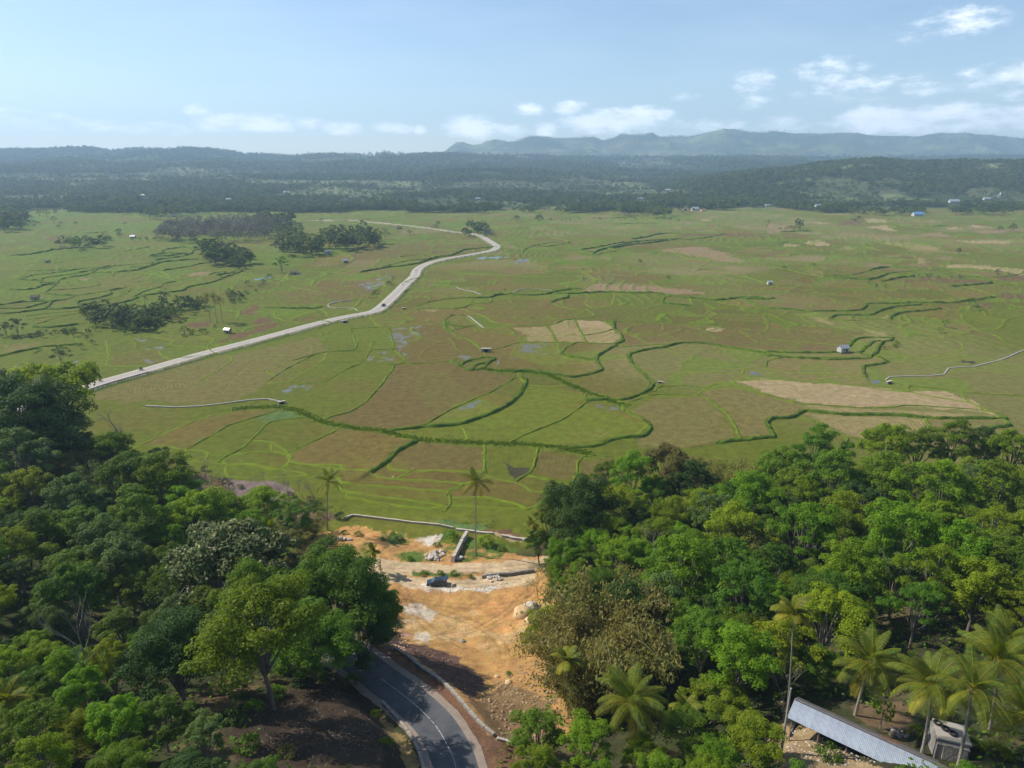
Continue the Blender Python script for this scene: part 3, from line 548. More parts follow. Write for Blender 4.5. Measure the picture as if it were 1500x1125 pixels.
for st, P in BANKW:
    w, h = STY[st]; far = np.clip(P[0][1] / 330., 1, 3.0); w = w * far
    rs, cs = patch(P, 16); X = GX[rs, cs]; Y = GY[rs, cs]
    X = X + (fbm(X, Y, 4, 2, 4) - .5) * 1.2; Y = Y + (fbm(X, Y, 4, 2, 5) - .5) * 1.2
    d, s, _ = poly_dist(X, Y, P)
    ht = h * (.75 + .6 * fbm(X, Y, 7, 2, 6)) * far
    if st in 'DC' :     # a terrace step: the field beyond lies higher, and eases down again
        vx = P[-1][0] - P[0][0]; sgn = 1 if vx > 0 else -1
        up = h * .7 * ss(-.4, .6, s * sgn / 3) * np.exp(-d / 7)
        hB[rs, cs] = np.maximum(hB[rs, cs], up)
    m = np.exp(-(d / (w * 1.1)) ** 4); bank[rs, cs] = np.maximum(bank[rs, cs], m)
    if st in 'DC': lush[rs, cs] = np.maximum(lush[rs, cs], m)
    dd = DB[rs, cs]; mm = d < dd; DB[rs, cs] = np.where(mm, d, dd)
# smaller field edges that nobody could trace, as rounded cells
def cells(X, Y, sx, sy, seed):
    wx = X + (fbm(X, Y, 70, 3, seed) - .5) * 70; wy = Y + (fbm(X, Y, 70, 3, seed + 1) - .5) * 70
    gx = np.floor(wx / sx).astype(int); gy = np.floor(wy / sy).astype(int)
    f1 = np.full(X.shape, 1e9); f2 = np.full(X.shape, 1e9); idx = np.zeros(X.shape, int)
    for i in (-1, 0, 1):
        for j in (-1, 0, 1):
            a = (gx + i); b = (gy + j); hx = _T[(a * 7 + seed * 13) % 256, (b * 5) % 256]; hy = _T[(a * 3) % 256, (b * 11 + seed * 7) % 256]
            dx = (a + .1 + .8 * hx) * sx - wx; dy = (b + .1 + .8 * hy) * sy - wy; d = np.hypot(dx, dy)
            k = (a * 73856093 ^ b * 19349663) % 65521
            new = d < f1; f2 = np.where(new, f1, np.minimum(f2, d)); idx = np.where(new, k, idx); f1 = np.where(new, d, f1)
    return f1, f2, idx
PLAIN = ss(158, 165, GY) * (1 - ss(1380, 1520, GY))
f1, f2, idx = cells(GX, GY, 34, 46, 3)
f1b, f2b, idb = cells(GX, GY, 58, 19, 5)
edge = np.maximum(np.exp(-((f2 - f1) / np.clip(GY / 360, 1.1, 3.4)) ** 2), np.exp(-((f2b - f1b) / np.clip(GY / 420, .9, 3.0)) ** 2) * ss(.47, .55, fbm(GX, GY, 190, 2, 15)) * .9)
farw = ss(250, 400, GY) * .9 + .12
e2 = edge * farw * PLAIN * (.35 + .9 * fbm(GX, GY, 120, 2, 9)) * (DB > 4)
bank = np.maximum(bank, np.clip(e2 * 1.15, 0, 1)); hB = np.maximum(hB, e2 * .75)
# terraces on the left beyond the lane: contour lines of a slow swell
f = fbm(GX, GY, 230, 3, 12) * 34; cf = np.abs(f - np.round(f)) / (np.hypot(np.gradient(f, axis=1) / np.maximum(np.gradient(GX, axis=1), .01), np.gradient(f, axis=0) / np.maximum(np.gradient(GY, axis=0), .01)) + 1e-6)
lw = ss(.0, .10, fbm(GX, GY, 160, 2, 14) - .40) * PLAIN * ss(300, 360, GY)
ce = np.exp(-(cf / np.clip(GY / 420, .8, 2.6)) ** 2) * lw * (DB > 3)
bank = np.maximum(bank, ce * .9); hB = np.maximum(hB, ce * .7); lush = np.maximum(lush, ce * .6)
# which field every point lies in (row runs joined up)
barrier = (bank > .45)
lab = -np.ones((NR, NC), int); par = []
def find(a):
    while par[a] != a: par[a] = par[par[a]]; a = par[a]
    return a
prev = []
r0, r1 = np.searchsorted(Yr, 158), np.searchsorted(Yr, 1500)
for r in range(r0, r1):
    b = barrier[r]; ch = np.flatnonzero(np.diff(np.concatenate([[1], b.astype(int), [1]]))); runs = []
    for a_, b_ in zip(ch[0::2], ch[1::2]):
        i = len(par); par.append(i); runs.append((a_, b_, i)); lab[r, a_:b_] = i
    j = 0
    for a_, b_, i in runs:
        while j < len(prev) and prev[j][1] <= a_: j += 1
        k = j
        while k < len(prev) and prev[k][0] < b_:
            if min(prev[k][1], b_) - max(prev[k][0], a_) > 3:
                x, y = find(prev[k][2]), find(i)
                if x != y: par[y] = x
            k += 1
    prev = runs
root = np.array([find(i) for i in range(len(par))] + [0]); fid = root[lab]
# colour of each field
hsh = lambda k, s: _T[(k * 7 + s * 31) % 256, (k * 13 // 5 + s * 17) % 256]
idx = idx + (idb % 97) * (fbm(GX, GY, 190, 2, 15) > .5)
k1 = hsh(fid, 1)[..., None] * (1 - ss(420, 520, GY))[..., None] + hsh(idx, 1)[..., None] * ss(420, 520, GY)[..., None]; k2 = hsh(idx, 2)[..., None]
nn = fbm(GX, GY, 45, 4, 20)[..., None]; n8 = fbm(GX, GY, 9, 3, 21)[..., None]; nb = fbm(GX, GY, 260, 3, 22)[..., None]
A = np.array
t = np.clip((nn - .5) * 1.9 + (fbm(GX, GY, 14, 3, 24)[..., None] - .5) * .7 + (k1 - .5) * 1.6 + .56 + (nb - .5) * 1.2, 0, 1)
col[:] = A((.158, .122, .028)) * (1 - t) + A((.118, .136, .014)) * t
k3 = hsh(fid, 5)[..., None] * .5 + hsh(idx, 7)[..., None] * .5; col *= .84 + .32 * k3
tt = np.clip(ss(.70, .95, k2) * .55 * ss(380, 700, GY)[..., None] + ss(.62, .72, nb) * .4, 0, .8) * (GX > -150)[..., None]
col = col * (1 - tt) + A((.25, .20, .09)) * tt
g = ss(.80, .97, 1 - k2) * .6; col = col * (1 - g) + A((.13, .19, .018)) * g
leftg = (ss(-60, -200, GX + (GY - 400) * .35) * ss(240, 300, GY))[..., None] * .35; col = col * (1 - leftg) + A((.105, .15, .018)) * leftg
for nm, P in PATCH:
    W_ = [at(a, b, 0) for a, b in P]; rs, cs = patch(W_, 10); X = GX[rs, cs]; Y = GY[rs, cs]; sc_n = np.clip(Y / 200, 1, 3)
    X2 = X + (fbm(X, Y, 5, 3, 30) - .5) * 4 * sc_n; Y2 = Y + (fbm(X, Y, 5, 3, 31) - .5) * 4 * sc_n
    m = in_poly(X2, Y2, W_).astype(float)
    n_ = fbm(X, Y, 3, 3, 33)
    if nm in ('wetpatch',): m = m * ss(.5, .62, fbm(X, Y, 5, 3, 35)); 
    if nm == 'wet': m = m * ss(.42, .56, n_)
    a_ = {'bright': .75, 'brown': .75, 'tan3': .8}.get(nm, .88) * m * (.75 + .5 * n_ if nm not in ('pond',) else 1)
    a_ = np.clip(a_, 0, 1)[..., None]
    col[rs, cs] = col[rs, cs] * (1 - a_) + A(C_[nm]) * a_
    if nm in ('wet', 'pond', 'wetpatch'): wetA[rs, cs] = np.maximum(wetA[rs, cs], m * (1 if nm != 'wetpatch' else .8))
    if nm in ('tan', 'tan2', 'tan3'): strA[rs, cs] = np.maximum(strA[rs, cs], m * 1.0)
    if nm in ('bright', 'pond', 'wet'): strA[rs, cs] *= 1 - m * .8
lushv = (fbm(GX, GY, 6, 3, 40))[..., None]
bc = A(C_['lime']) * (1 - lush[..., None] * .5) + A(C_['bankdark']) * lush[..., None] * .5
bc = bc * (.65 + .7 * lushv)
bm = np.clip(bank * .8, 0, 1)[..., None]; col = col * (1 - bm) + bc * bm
# green marsh strip by the lane, woodland floor, far slopes
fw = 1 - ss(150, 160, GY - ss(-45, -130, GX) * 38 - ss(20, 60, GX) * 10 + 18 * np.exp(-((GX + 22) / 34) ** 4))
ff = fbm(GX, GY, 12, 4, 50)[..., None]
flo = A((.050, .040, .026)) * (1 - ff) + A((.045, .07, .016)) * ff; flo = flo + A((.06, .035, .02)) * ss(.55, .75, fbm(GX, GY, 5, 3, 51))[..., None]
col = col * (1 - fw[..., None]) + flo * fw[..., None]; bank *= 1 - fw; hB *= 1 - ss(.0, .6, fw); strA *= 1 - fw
H2 = lambda a, b: hit(a, b)[:2]
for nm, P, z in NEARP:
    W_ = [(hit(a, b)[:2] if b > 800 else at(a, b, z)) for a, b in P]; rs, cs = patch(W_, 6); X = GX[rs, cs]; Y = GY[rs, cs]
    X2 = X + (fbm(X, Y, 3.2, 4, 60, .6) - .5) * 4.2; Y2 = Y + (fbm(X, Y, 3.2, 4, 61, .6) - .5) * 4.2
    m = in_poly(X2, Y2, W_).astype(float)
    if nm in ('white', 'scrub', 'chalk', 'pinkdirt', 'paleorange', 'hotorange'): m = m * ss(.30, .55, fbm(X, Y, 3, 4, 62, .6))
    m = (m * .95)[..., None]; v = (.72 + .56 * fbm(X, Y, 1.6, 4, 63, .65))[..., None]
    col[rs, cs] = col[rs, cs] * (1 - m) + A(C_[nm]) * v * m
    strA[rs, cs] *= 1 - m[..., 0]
for pts_ in [[(565, 872), (620, 880), (700, 890), (760, 885), (795, 868)], [(575, 880), (640, 895), (700, 915), (735, 945), (740, 965)], [(600, 950), (640, 935), (690, 925), (740, 900), (775, 870)], [(590, 862), (610, 900), (640, 930), (680, 950)], [(540, 835), (640, 838), (745, 833), (830, 822)], [(560, 846), (620, 856), (690, 858), (760, 850)]]:
    W_ = smooth_line([H2(*p) for p in pts_], 4); rs, cs = patch(W_, 4); X = GX[rs, cs]; Y = GY[rs, cs]; d, _, _ = poly_dist(X, Y, W_)
    m = (np.exp(-((d - .75) / .24) ** 2) * (.35 + .5 * fbm(X, Y, 4, 2, 66)))[..., None]; col[rs, cs] = col[rs, cs] * (1 - m * .45); GZ[rs, cs] -= m[..., 0] * .10
fh = ss(1380, 1560, GY)[..., None]; fm = ss(.42, .62, fbm(GX, GY, 330, 4, 70))[..., None]; f3 = ss(.55, .66, fbm(GX, GY, 150, 4, 72))[..., None]
hill = A((.045, .065, .022)) * (1 - fm) + A((.085, .095, .038)) * fm; hill = hill * (1 - f3 * .7) + A((.17, .19, .075)) * f3 * .7
hill = hill * (.7 + .6 * fbm(GX, GY, 45, 3, 73))[..., None]
col = col * (1 - (PLAIN[..., None] * .14)); col = col * (1 - fh) + hill * fh; strA *= 1 - fh[..., 0]
# relief: lane embankment, creek, small unevenness
d, s, _ = poly_dist(GX[r0:r1], GY[r0:r1], LANE); emb = .95 * (1 - ss(4.0, 5.6, d)); seg = GZ[r0:r1]
near_end = 1
hB[r0:r1] = np.where(d < 6, np.maximum(emb, hB[r0:r1] * ss(5, 8, d)), hB[r0:r1])
pe = (np.exp(-((d - 5.6) / 1.1) ** 2) * .8)[..., None]; col[r0:r1] = col[r0:r1] * (1 - pe) + A((.06, .10, .015)) * pe
col[r0:r1] = np.where((d < 4.6)[..., None], A((.30, .26, .19)), col[r0:r1])
d2, _, _ = poly_dist(GX[r0:r1], GY[r0:r1], TRACK); m = (1 - ss(3.2, 5, d2))[..., None]; col[r0:r1] = col[r0:r1] * (1 - m) + A((.40, .33, .23)) * m
GZ = GZ + hB
near = (1 - ss(150, 165, GY)); dr_, _, _ = poly_dist(GX[:r1 - 0][:, :], GY[:r1], ROAD) if False else (None, None, None)
rsn = slice(0, np.searchsorted(Yr, 170)); dn, _, vn = poly_dist(GX[rsn], GY[rsn], ROAD, [p[2] for p in ROAD]); dp, _, _ = poly_dist(GX[rsn], GY[rsn], DIRT)
rough = (fbm(GX[rsn], GY[rsn], 2.2, 4, 80, .6) - .5) * .55 + (fbm(GX[rsn], GY[rsn], 9, 3, 81) - .5) * 1.2
keep = ss(4.6, 9, dn) * ss(2.2, 4.5, dp); GZ[rsn] += rough * keep * (1 - ss(150, 160, GY[rsn]))
GZ += (fbm(GX, GY, 1.4, 2, 82) - .5) * .10 * PLAIN
dA = np.where(DB < 30, DB, dA); strA = strA * (.25 + .75 * ss(.45, .6, fbm(GX, GY, 40, 2, 99))) * (1 - .8 * ss(330, 560, GY))
def ground_material():
    m = bpy.data.materials.new('ground'); m.use_nodes = True; nt = m.node_tree; b = nt.nodes['Principled BSDF']; N = nt.nodes.new; L = nt.links.new
    def attr(n): a = N('ShaderNodeAttribute'); a.attribute_name = n; return a
    def math_(op, a, b_=None, clamp=False):
        n = N('ShaderNodeMath'); n.operation = op; n.use_clamp = clamp
        for i, v in enumerate((a, b_)):
            if v is None: continue
            if isinstance(v, (int, float)): n.inputs[i].default_value = v
            else: L(v, n.inputs[i])
        return n.outputs[0]
    tc_ = N('ShaderNodeTexCoord')
    def noise(s, d=5, r=.6):
        n = N('ShaderNodeTexNoise'); n.inputs['Scale'].default_value = s; n.inputs['Detail'].default_value = d; n.inputs['Roughness'].default_value = r; L(tc_.outputs['Object'], n.inputs['Vector']); return n.outputs['Fac']
    c = attr('soil').outputs['Color']; wet = attr('wet').outputs['Fac']; st = attr('rows').outputs['Fac']; dd = attr('rowdist').outputs['Fac']
    fine = noise(2.6, 9, .78); mid = noise(.35, 5); big = noise(.06, 3)
    v = math_('ADD', math_('MULTIPLY', math_('SUBTRACT', fine, .5), 1.9), math_('MULTIPLY', math_('SUBTRACT', mid, .5), 1.1))
    rows = math_('SINE', math_('ADD', math_('MULTIPLY', dd, 4.2), math_('MULTIPLY', mid, 9.0)))
    v = math_('ADD', v, math_('MULTIPLY', math_('MULTIPLY', rows, st), .15))
    v = math_('ADD', v, 1.0); hs = N('ShaderNodeHueSaturation'); L(c, hs.inputs['Color']); L(v, hs.inputs['Value'])
    L(math_('ADD', .440, math_('ADD', math_('MULTIPLY', big, .03), math_('MULTIPLY', noise(.9, 6, .65), .085))), hs.inputs['Hue'])
    L(hs.outputs[0], b.inputs['Base Color'])
    L(math_('SUBTRACT', .95, math_('MULTIPLY', wet, .60)), b.inputs['Roughness']); b.inputs['Specular IOR Level'].default_value = .12
    L(math_('ADD', .1, math_('MULTIPLY', wet, .4)), b.inputs['Specular IOR Level'])
    bp = N('ShaderNodeBump'); L(math_('SUBTRACT', .7, math_('MULTIPLY', wet, .65)), bp.inputs['Strength']); bp.inputs['Distance'].default_value = .4; L(fine, bp.inputs['Height']); L(bp.outputs[0], b.inputs['Normal'])
    return m
ii = (np.arange(NR - 1)[:, None] * NC + np.arange(NC - 1)[None]).ravel()
F = np.stack([ii, ii + 1, ii + NC + 1, ii + NC], 1)
gme = mesh_of('ground', np.stack([GX, GY, GZ], -1).reshape(-1, 3), F, ground_material(), {'soil': ('FLOAT_COLOR', np.clip(col, .005, .8).reshape(-1, 3)), 'wet': ('FLOAT', wetA.ravel()), 'rows': ('FLOAT', np.clip(strA, 0, 1).ravel()), 'rowdist': ('FLOAT', dA.ravel())}, smooth=True)
tag(obj('ground', gme), kind='structure')
_cs = (NC - 1) / 2
def gz(x, y):
    """height of the finished ground sheet"""
    r = int(np.clip(np.searchsorted(Yr, y) - 1, 0, NR - 2)); t = (y - Yr[r]) / (Yr[r + 1] - Yr[r])
    def row(q):
        c = np.clip(x / half[q] * _cs + _cs, 0, NC - 1.001); i = int(c); return GZ[q, i] * (1 - (c - i)) + GZ[q, i + 1] * (c - i)
    return float(row(r) * (1 - t) + row(r + 1) * t)

# ------------------------------------------------------------------ grass standing on the banks
def bank_grass():
    V = []; T = []
    for st, P in BANKW:
        if P[0][1] > 900: continue
        w, h = STY[st]; dens = {'D': 12, 'C': 20, 'M': 8, 'G': 3}[st]
        for i in range(len(P) - 1):
            L = math.hypot(P[i + 1][0] - P[i][0], P[i + 1][1] - P[i][1]); n = rng.poisson(L * dens * min(1, 330 / max(P[i][1], 1)) ** 1.0)
            t = rng.random(n); x = P[i][0] + (P[i + 1][0] - P[i][0]) * t + rng.normal(0, w * .5, n); y = P[i][1] + (P[i + 1][1] - P[i][1]) * t + rng.normal(0, w * .5, n)
            for q in range(n):
                s = float(rng.uniform(.3, .7)) * {'D': .75, 'C': .7, 'M': .5, 'G': .32}[st] * (1 + max(0, y[q] - 300) / 700); z = gz(x[q], y[q]) - .05; a = rng.random() * math.pi
                for k in (0, 1):
                    a2 = a + k * 1.5; cx_, sx_ = math.cos(a2) * s * .45, math.sin(a2) * s * .45; ox, oy = rng.normal(0, .15, 2) * s
                    V += [(x[q] - cx_, y[q] - sx_, z), (x[q] + cx_, y[q] + sx_, z), (x[q] + cx_ * .6 + ox, y[q] + sx_ * .6 + oy, z + s), (x[q] - cx_ * .6 + ox, y[q] - sx_ * .6 + oy, z + s * .8)]; tt_ = rng.random(); T += [tt_] * 4
    F = np.arange(len(V)).reshape(-1, 4)
    print('bank grass quads', len(F))
    o = obj('bank_grass', mesh_of('bank_grass', V, F, leafmat('bank_grass', (.070, .125, .008), (.14, .21, .018), .3), {'tint': ('FLOAT', T)}))
    tag(o, 'bright green grass growing along the banks between the rice fields', 'grass', kind='stuff')
bank_grass()
# the banks themselves: low grassy ridges, each a ribbon of its own with a rounded, uneven top
def bank_mat(name, a, b):
    m = mat(name, a, .95, (b, .28, 9), .9, 3.0, coord='Object', spec=.1); return m
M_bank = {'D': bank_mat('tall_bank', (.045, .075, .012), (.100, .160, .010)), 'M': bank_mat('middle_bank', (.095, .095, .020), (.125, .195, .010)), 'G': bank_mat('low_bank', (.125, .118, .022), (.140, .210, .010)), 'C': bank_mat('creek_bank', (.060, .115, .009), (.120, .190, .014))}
def field_banks():
    rr = random.Random(4)
    for st, P in BANKW:
        if st == 'C': continue
        w, h = STY[st]; far = min(3., max(1, P[0][1] / 330.)); step = max(.7, P[0][1] / 500); Q = [P[0]]
        for i in range(len(P) - 1):
            L = math.hypot(P[i + 1][0] - P[i][0], P[i + 1][1] - P[i][1]); n = max(1, int(L / step))
            Q += [(P[i][0] + (P[i + 1][0] - P[i][0]) * k / n, P[i][1] + (P[i + 1][1] - P[i][1]) * k / n) for k in range(1, n + 1)]
        Q = np.array(Q); n = len(Q); T = np.gradient(Q, axis=0) if n > 2 else np.repeat([Q[1] - Q[0]], n, 0); T /= np.linalg.norm(T, axis=1, keepdims=True) + 1e-9; N_ = np.stack([-T[:, 1], T[:, 0]], 1)
        e = np.minimum(1, np.minimum(np.arange(n), np.arange(n)[::-1]) / 4 + .35); V = []; wv = fbm(Q[:, 0], Q[:, 1], 2.5, 3, 44); hv = fbm(Q[:, 0], Q[:, 1], 3.2, 3, 45)
        for j, (o, hh) in enumerate(((-.95, 0), (-.5, .8), (0, 1), (.5, .8), (.95, 0))):
            jit = (fbm(Q[:, 0] + j * 40, Q[:, 1], 1.6, 2, 46) - .5) * .7
            x = Q[:, 0] + N_[:, 0] * (o + jit) * w * far * (.7 + .6 * wv); y = Q[:, 1] + N_[:, 1] * (o + jit) * w * far * (.7 + .6 * wv)
            V.append(np.stack([x, y, np.array([gz(a, b) for a, b in zip(x, y)]) - .06 + hh * h * .62 * far * e * (.15 + 1.6 * hv)], 1))
        V = np.stack(V, 1).reshape(-1, 3); ii = (np.arange(n - 1)[:, None] * 5 + np.arange(4)[None]).ravel(); F = np.stack([ii, ii + 1, ii + 6, ii + 5], 1)
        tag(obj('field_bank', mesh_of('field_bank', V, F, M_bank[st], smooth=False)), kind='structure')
field_banks()
print('ground', NR, NC)

# ================================================================== roads, walls, buildings, vehicles
def strip(name, P, h0, h1, zoff, m, parent=None, zs=None, wob=0.0, kind='structure'):
    """ribbon between two offsets from a centre line (positive = left of its direction)"""
    V = []; F = []
    for i, p in enumerate(P):
        a = P[max(i - 1, 0)]; b = P[min(i + 1, len(P) - 1)]; dx, dy = b[0] - a[0], b[1] - a[1]; L = math.hypot(dx, dy) or 1; nx, ny = -dy / L, dx / L
        z = (zs[i] if zs else p[2]) + zoff; w0 = h0 + random.uniform(-wob, wob); w1 = h1 + random.uniform(-wob, wob)
        V += [(p[0] + nx * w0, p[1] + ny * w0, z), (p[0] + nx * w1, p[1] + ny * w1, z)]
    for i in range(len(P) - 1): F.append((2 * i, 2 * i + 1, 2 * i + 3, 2 * i + 2) if h0 > h1 else (2 * i + 1, 2 * i, 2 * i + 2, 2 * i + 3))
    o = obj(name, mesh_of(name, np.array(V), F, m), parent)
    if kind and not parent: tag(o, kind=kind)
    return o
def dense(P, step):
    out = []
    for i in range(len(P) - 1):
        L = math.hypot(P[i + 1][0] - P[i][0], P[i + 1][1] - P[i][1]); n = max(1, int(L / step))
        for k in range(n): out.append(tuple(P[i][q] + (P[i + 1][q] - P[i][q]) * k / n for q in range(len(P[i]))))
    out.append(P[-1]); return out
M_asph = mat('asphalt', (.085, .088, .092), .85, ((.045, .047, .052), .35, 9), .25, 30, coord='Object', spec=.4)
M_shoulder = mat('gravel_shoulder', (.26, .205, .16), .95, ((.20, .155, .12), 1.5, 8), .4, 12)
M_line = mat('road_paint', (.42, .42, .40), .8, ((.16, .16, .16), 1.6, 8))
M_conc = mat('concrete', (.36, .32, .27), .9, ((.29, .27, .24), .35, 8), .2, 6)
M_concpale = mat('pale_concrete', (.50, .44, .34), .9, ((.36, .31, .23), .5, 8), .2, 6)
M_stone = mat('grey_stone', (.30, .27, .23), .95, ((.16, .145, .125), 1.6, 8), .8, 5)
M_stonepale = mat('pale_stone', (.56, .50, .42), .95, ((.36, .31, .25), 1.3, 8), .8, 5)
M_wood = mat('weathered_wood', (.26, .21, .16), .9, ((.15, .12, .09), 3, 6), .3, 10)
M_dark = mat('dark_opening', (.02, .018, .016), .9)
RD = dense(ROAD, 1.0)
strip('asphalt_road', RD, 2.5, -2.5, .03, M_asph)
strip('road_shoulder', RD, 3.55, 2.44, .012, M_shoulder, wob=.10); strip('road_shoulder', RD, -2.44, -3.6, .012, M_shoulder, wob=.12)
k0 = next(i for i, p in enumerate(RD) if p[0] > at(556, 994, 17.4)[0])
strip('centre_line', RD[k0:], .05, -.05, .036, M_line); strip('centre_line', RD[max(0, k0 - 9):k0 - 4], .05, -.05, .036, M_line)
LN = dense(LANE, 4)
strip('concrete_road', LN, 2.0, -2.0, 1.03, M_conc); strip('road_verge', LN, 3.3, 1.96, 1.02, M_concpale, wob=.15); strip('road_verge', LN, -1.96, -3.4, 1.02, M_concpale, wob=.15)
strip('gravel_track', dense(TRACK, 6), 2.2, -2.2, .62, M_concpale, wob=.4)
def wall_along(name, pts, w, h, m, label, cat, group=None, zs=None, seg=1.6, piece='block', jit=.05, sink=.25, gap=.02):
    """a wall as a thing, made of blocks butted end to end"""
    P = dense(pts, .8); root = empty(name, (P[0][0], P[0][1], gz(P[0][0], P[0][1]))); tag(root, label, cat, group)
    acc = [P[0]]; L = 0; base = Vector(root.location); cnt = 0
    for i in range(1, len(P)):
        L += math.hypot(P[i][0] - P[i - 1][0], P[i][1] - P[i - 1][1])
        if L >= seg or i == len(P) - 1:
            a, b = acc[-1], P[i]; z = (gz(a[0], a[1]) + gz(b[0], b[1])) / 2; l = math.hypot(b[0] - a[0], b[1] - a[1]) - gap
            if l > .2:
                q = MB(); q.box((0, 0, (h - sink) / 2), (l, w * random.uniform(1 - jit, 1 + jit), h + sink), 0, 0, .97)
                o = q.build(piece, m, root); o.location = Vector(((a[0] + b[0]) / 2, (a[1] + b[1]) / 2, z + random.uniform(-.04, .04))) - base
                o.rotation_euler = (0, -math.atan2(gz(b[0], b[1]) - gz(a[0], a[1]), max(l, .3)), math.atan2(b[1] - a[1], b[0] - a[0])); cnt += 1
            acc.append(b); L = 0
    return root
H_ = lambda px, py: hit(px, py)[:2]
M_kerb = mat('worn_kerb', (.33, .29, .24), .95, ((.17, .145, .12), .8, 8), .5, 6)
wall_along('kerb_wall', smooth_line([H_(*p) for p in [(578, 951), (598, 964), (616, 979), (652, 1004), (688, 1044), (706, 1066), (724, 1081)]], 4), .45, .45, M_kerb, 'low concrete kerb wall on the outer edge of the asphalt bend', 'kerb wall', seg=1.5)
wall_along('kerb_wall', smooth_line([H_(*p) for p in [(727, 1084), (745, 1090), (768, 1098)]], 3), .3, .3, M_stonepale, 'short broken stone kerb running on towards the right hand trees', 'kerb wall', seg=.9, jit=.2)
wall_along('drain_channel', smooth_line([H_(*p) for p in [(560, 1030), (572, 1043), (590, 1064), (604, 1085), (614, 1105), (622, 1135)]], 4), .38, .35, M_kerb, 'curved concrete roadside drain at the foot of the yellow cut bank', 'drain', seg=1.8)
wall_along('boundary_wall', smooth_line([at(*p, .4) for p in [(505, 760), (511, 755), (530, 755.5), (560, 759), (600, 765), (640, 771), (664, 774.5)]], 3), .42, .55, M_concpale, 'long white low wall between the orange clearing and the rice fields', 'wall', seg=2.4, jit=.02)
wall_along('stone_wall', smooth_line([at(*p, 1) for p in [(684, 783), (679, 792), (671, 808), (663, 825)]], 4), .75, 1.5, M_stonepale, 'tall stone retaining wall running down to the dirt track beside the coconut palm', 'wall', seg=1.0, jit=.10)
wall_along('stone_wall', [at(*p, .5) for p in [(668, 776), (700, 780), (722, 782)]], .5, .45, M_stonepale, 'rough pale wall continuing right behind the coconut palm', 'wall', seg=1.2, jit=.2)
wall_along('stone_wall', [at(*p, .7) for p in [(735, 784), (765, 788), (786, 793)]], .6, .6, M_stonepale, 'rubble wall ending at the right hand trees above the track', 'wall', seg=1.1, jit=.2)
wall_along('stone_wall', [at(*p, 1.8) for p in [(706, 845), (730, 842), (755, 840), (782, 836)]], .6, .7, M_stone, 'dark grey stone wall between the two dirt tracks right of the car', 'wall', seg=1.1, jit=.15)
wall_along('stone_wall', [at(*p, 1.6) for p in [(512, 821), (535, 821), (550, 822)]], .5, .5, M_stone, 'short grey wall left of the small palm in the clearing', 'wall', seg=1.1)
wall_along('stone_wall', [at(*p, 2.2) for p in [(528, 850), (548, 849), (566, 856)]], .8, 1.0, M_stone, 'stub of grey stone wall below the small palm in the clearing', 'wall', seg=1.1)
# side wall of the raised lane, near end
lw = [p for p in LN if p[0] < at(222, 545)[0]]
def offs(P, d):
    out = []
    for i, p in enumerate(P):
        a = P[max(i - 1, 0)]; b = P[min(i + 1, len(P) - 1)]; dx, dy = b[0] - a[0], b[1] - a[1]; L = math.hypot(dx, dy) or 1
        out.append((p[0] + dy / L * d, p[1] - dx / L * d))
    return out
q = MB(); OP = offs(lw, 3.45); OP2 = offs(lw, 3.95)
for i in range(len(OP) - 1):
    V = [(OP[i][0], OP[i][1], 1.16), (OP[i + 1][0], OP[i + 1][1], 1.16), (OP2[i + 1][0], OP2[i + 1][1], 1.16), (OP2[i][0], OP2[i][1], 1.16)]
    W2 = [(x, y, -1.2) for x, y, z in V]
    q.add(V + W2, [(0, 3, 2, 1), (0, 1, 5, 4), (1, 2, 6, 5), (2, 3, 7, 6), (3, 0, 4, 7)])
tag(q.build('retaining_wall', M_stone), 'grey stone side wall under the near end of the raised concrete road', 'wall')
# channels and culverts in the fields
for pts, w, h, lab in [
    ([(213, 595), (233, 596), (260, 597), (300, 595), (333, 591), (367, 586.5), (390, 585), (413, 590)], .7, .35, 'winding concrete irrigation channel across the near left rice field'),
    ([(524, 456), (515, 452), (495, 452), (482, 450), (481, 446), (495, 443), (517, 440)], .7, .35, 'white looped irrigation wall left of the concrete road bend'),
    ([(1297, 557), (1305, 552), (1350, 551), (1382, 549), (1390, 539), (1425, 537.5), (1435, 535), (1470, 526), (1488, 518), (1500, 513)], .55, .3, 'pale irrigation channel winding along the right edge fields'),
    ([(669, 421), (672, 423), (690, 427), (705, 432)], .7, .3, 'short pale irrigation wall right of the concrete road'),
    ([(750, 430), (770, 422.5), (808, 426)], .6, .3, 'thin pale bank wall in the middle of the plain'),
    ([(685, 463), (695, 470), (708, 481)], .8, .3, 'pale footpath wall above the stone culvert')]:
    wall_along('irrigation_channel', smooth_line([at(*p) for p in pts], 3), w, h, M_conc, lab, 'irrigation channel', seg=6, jit=.04)
def culvert(px, py, s, lab, rz=0):
    x, y = at(px, py); t = empty('culvert', (x, y, gz(x, y)), rz); tag(t, lab, 'culvert')
    q = MB(); q.box((-1.5 * s, 0, .7 * s), (1.2 * s, 1.2 * s, 1.8 * s), .1); q.build('side_wall', M_stone, t); q = MB(); q.box((1.5 * s, 0, .7 * s), (1.2 * s, 1.2 * s, 1.8 * s), -.1); q.build('side_wall', M_stone, t)
    q = MB(); q.box((0, 0, 1.55 * s), (4.6 * s, 1.3 * s, .35 * s)); q.build('deck_slab', M_stonepale, t); q = MB(); q.box((0, .3 * s, .6 * s), (1.75 * s, .3 * s, 1.4 * s)); q.build('opening', M_dark, t)
culvert(712, 516, 1.1, 'grey stone culvert where the grassy creek crosses the fields'); culvert(413, 592, .6, 'small stone sluice at the end of the near irrigation channel', .6)
culvert(967, 562, .5, 'small pale sluice beside the creek below the looping banks', -.5); culvert(1302, 562, .7, 'pale sluice at the lower end of the right hand channel', .5); culvert(505, 472.5, .8, 'stone culvert under the concrete road', .8)
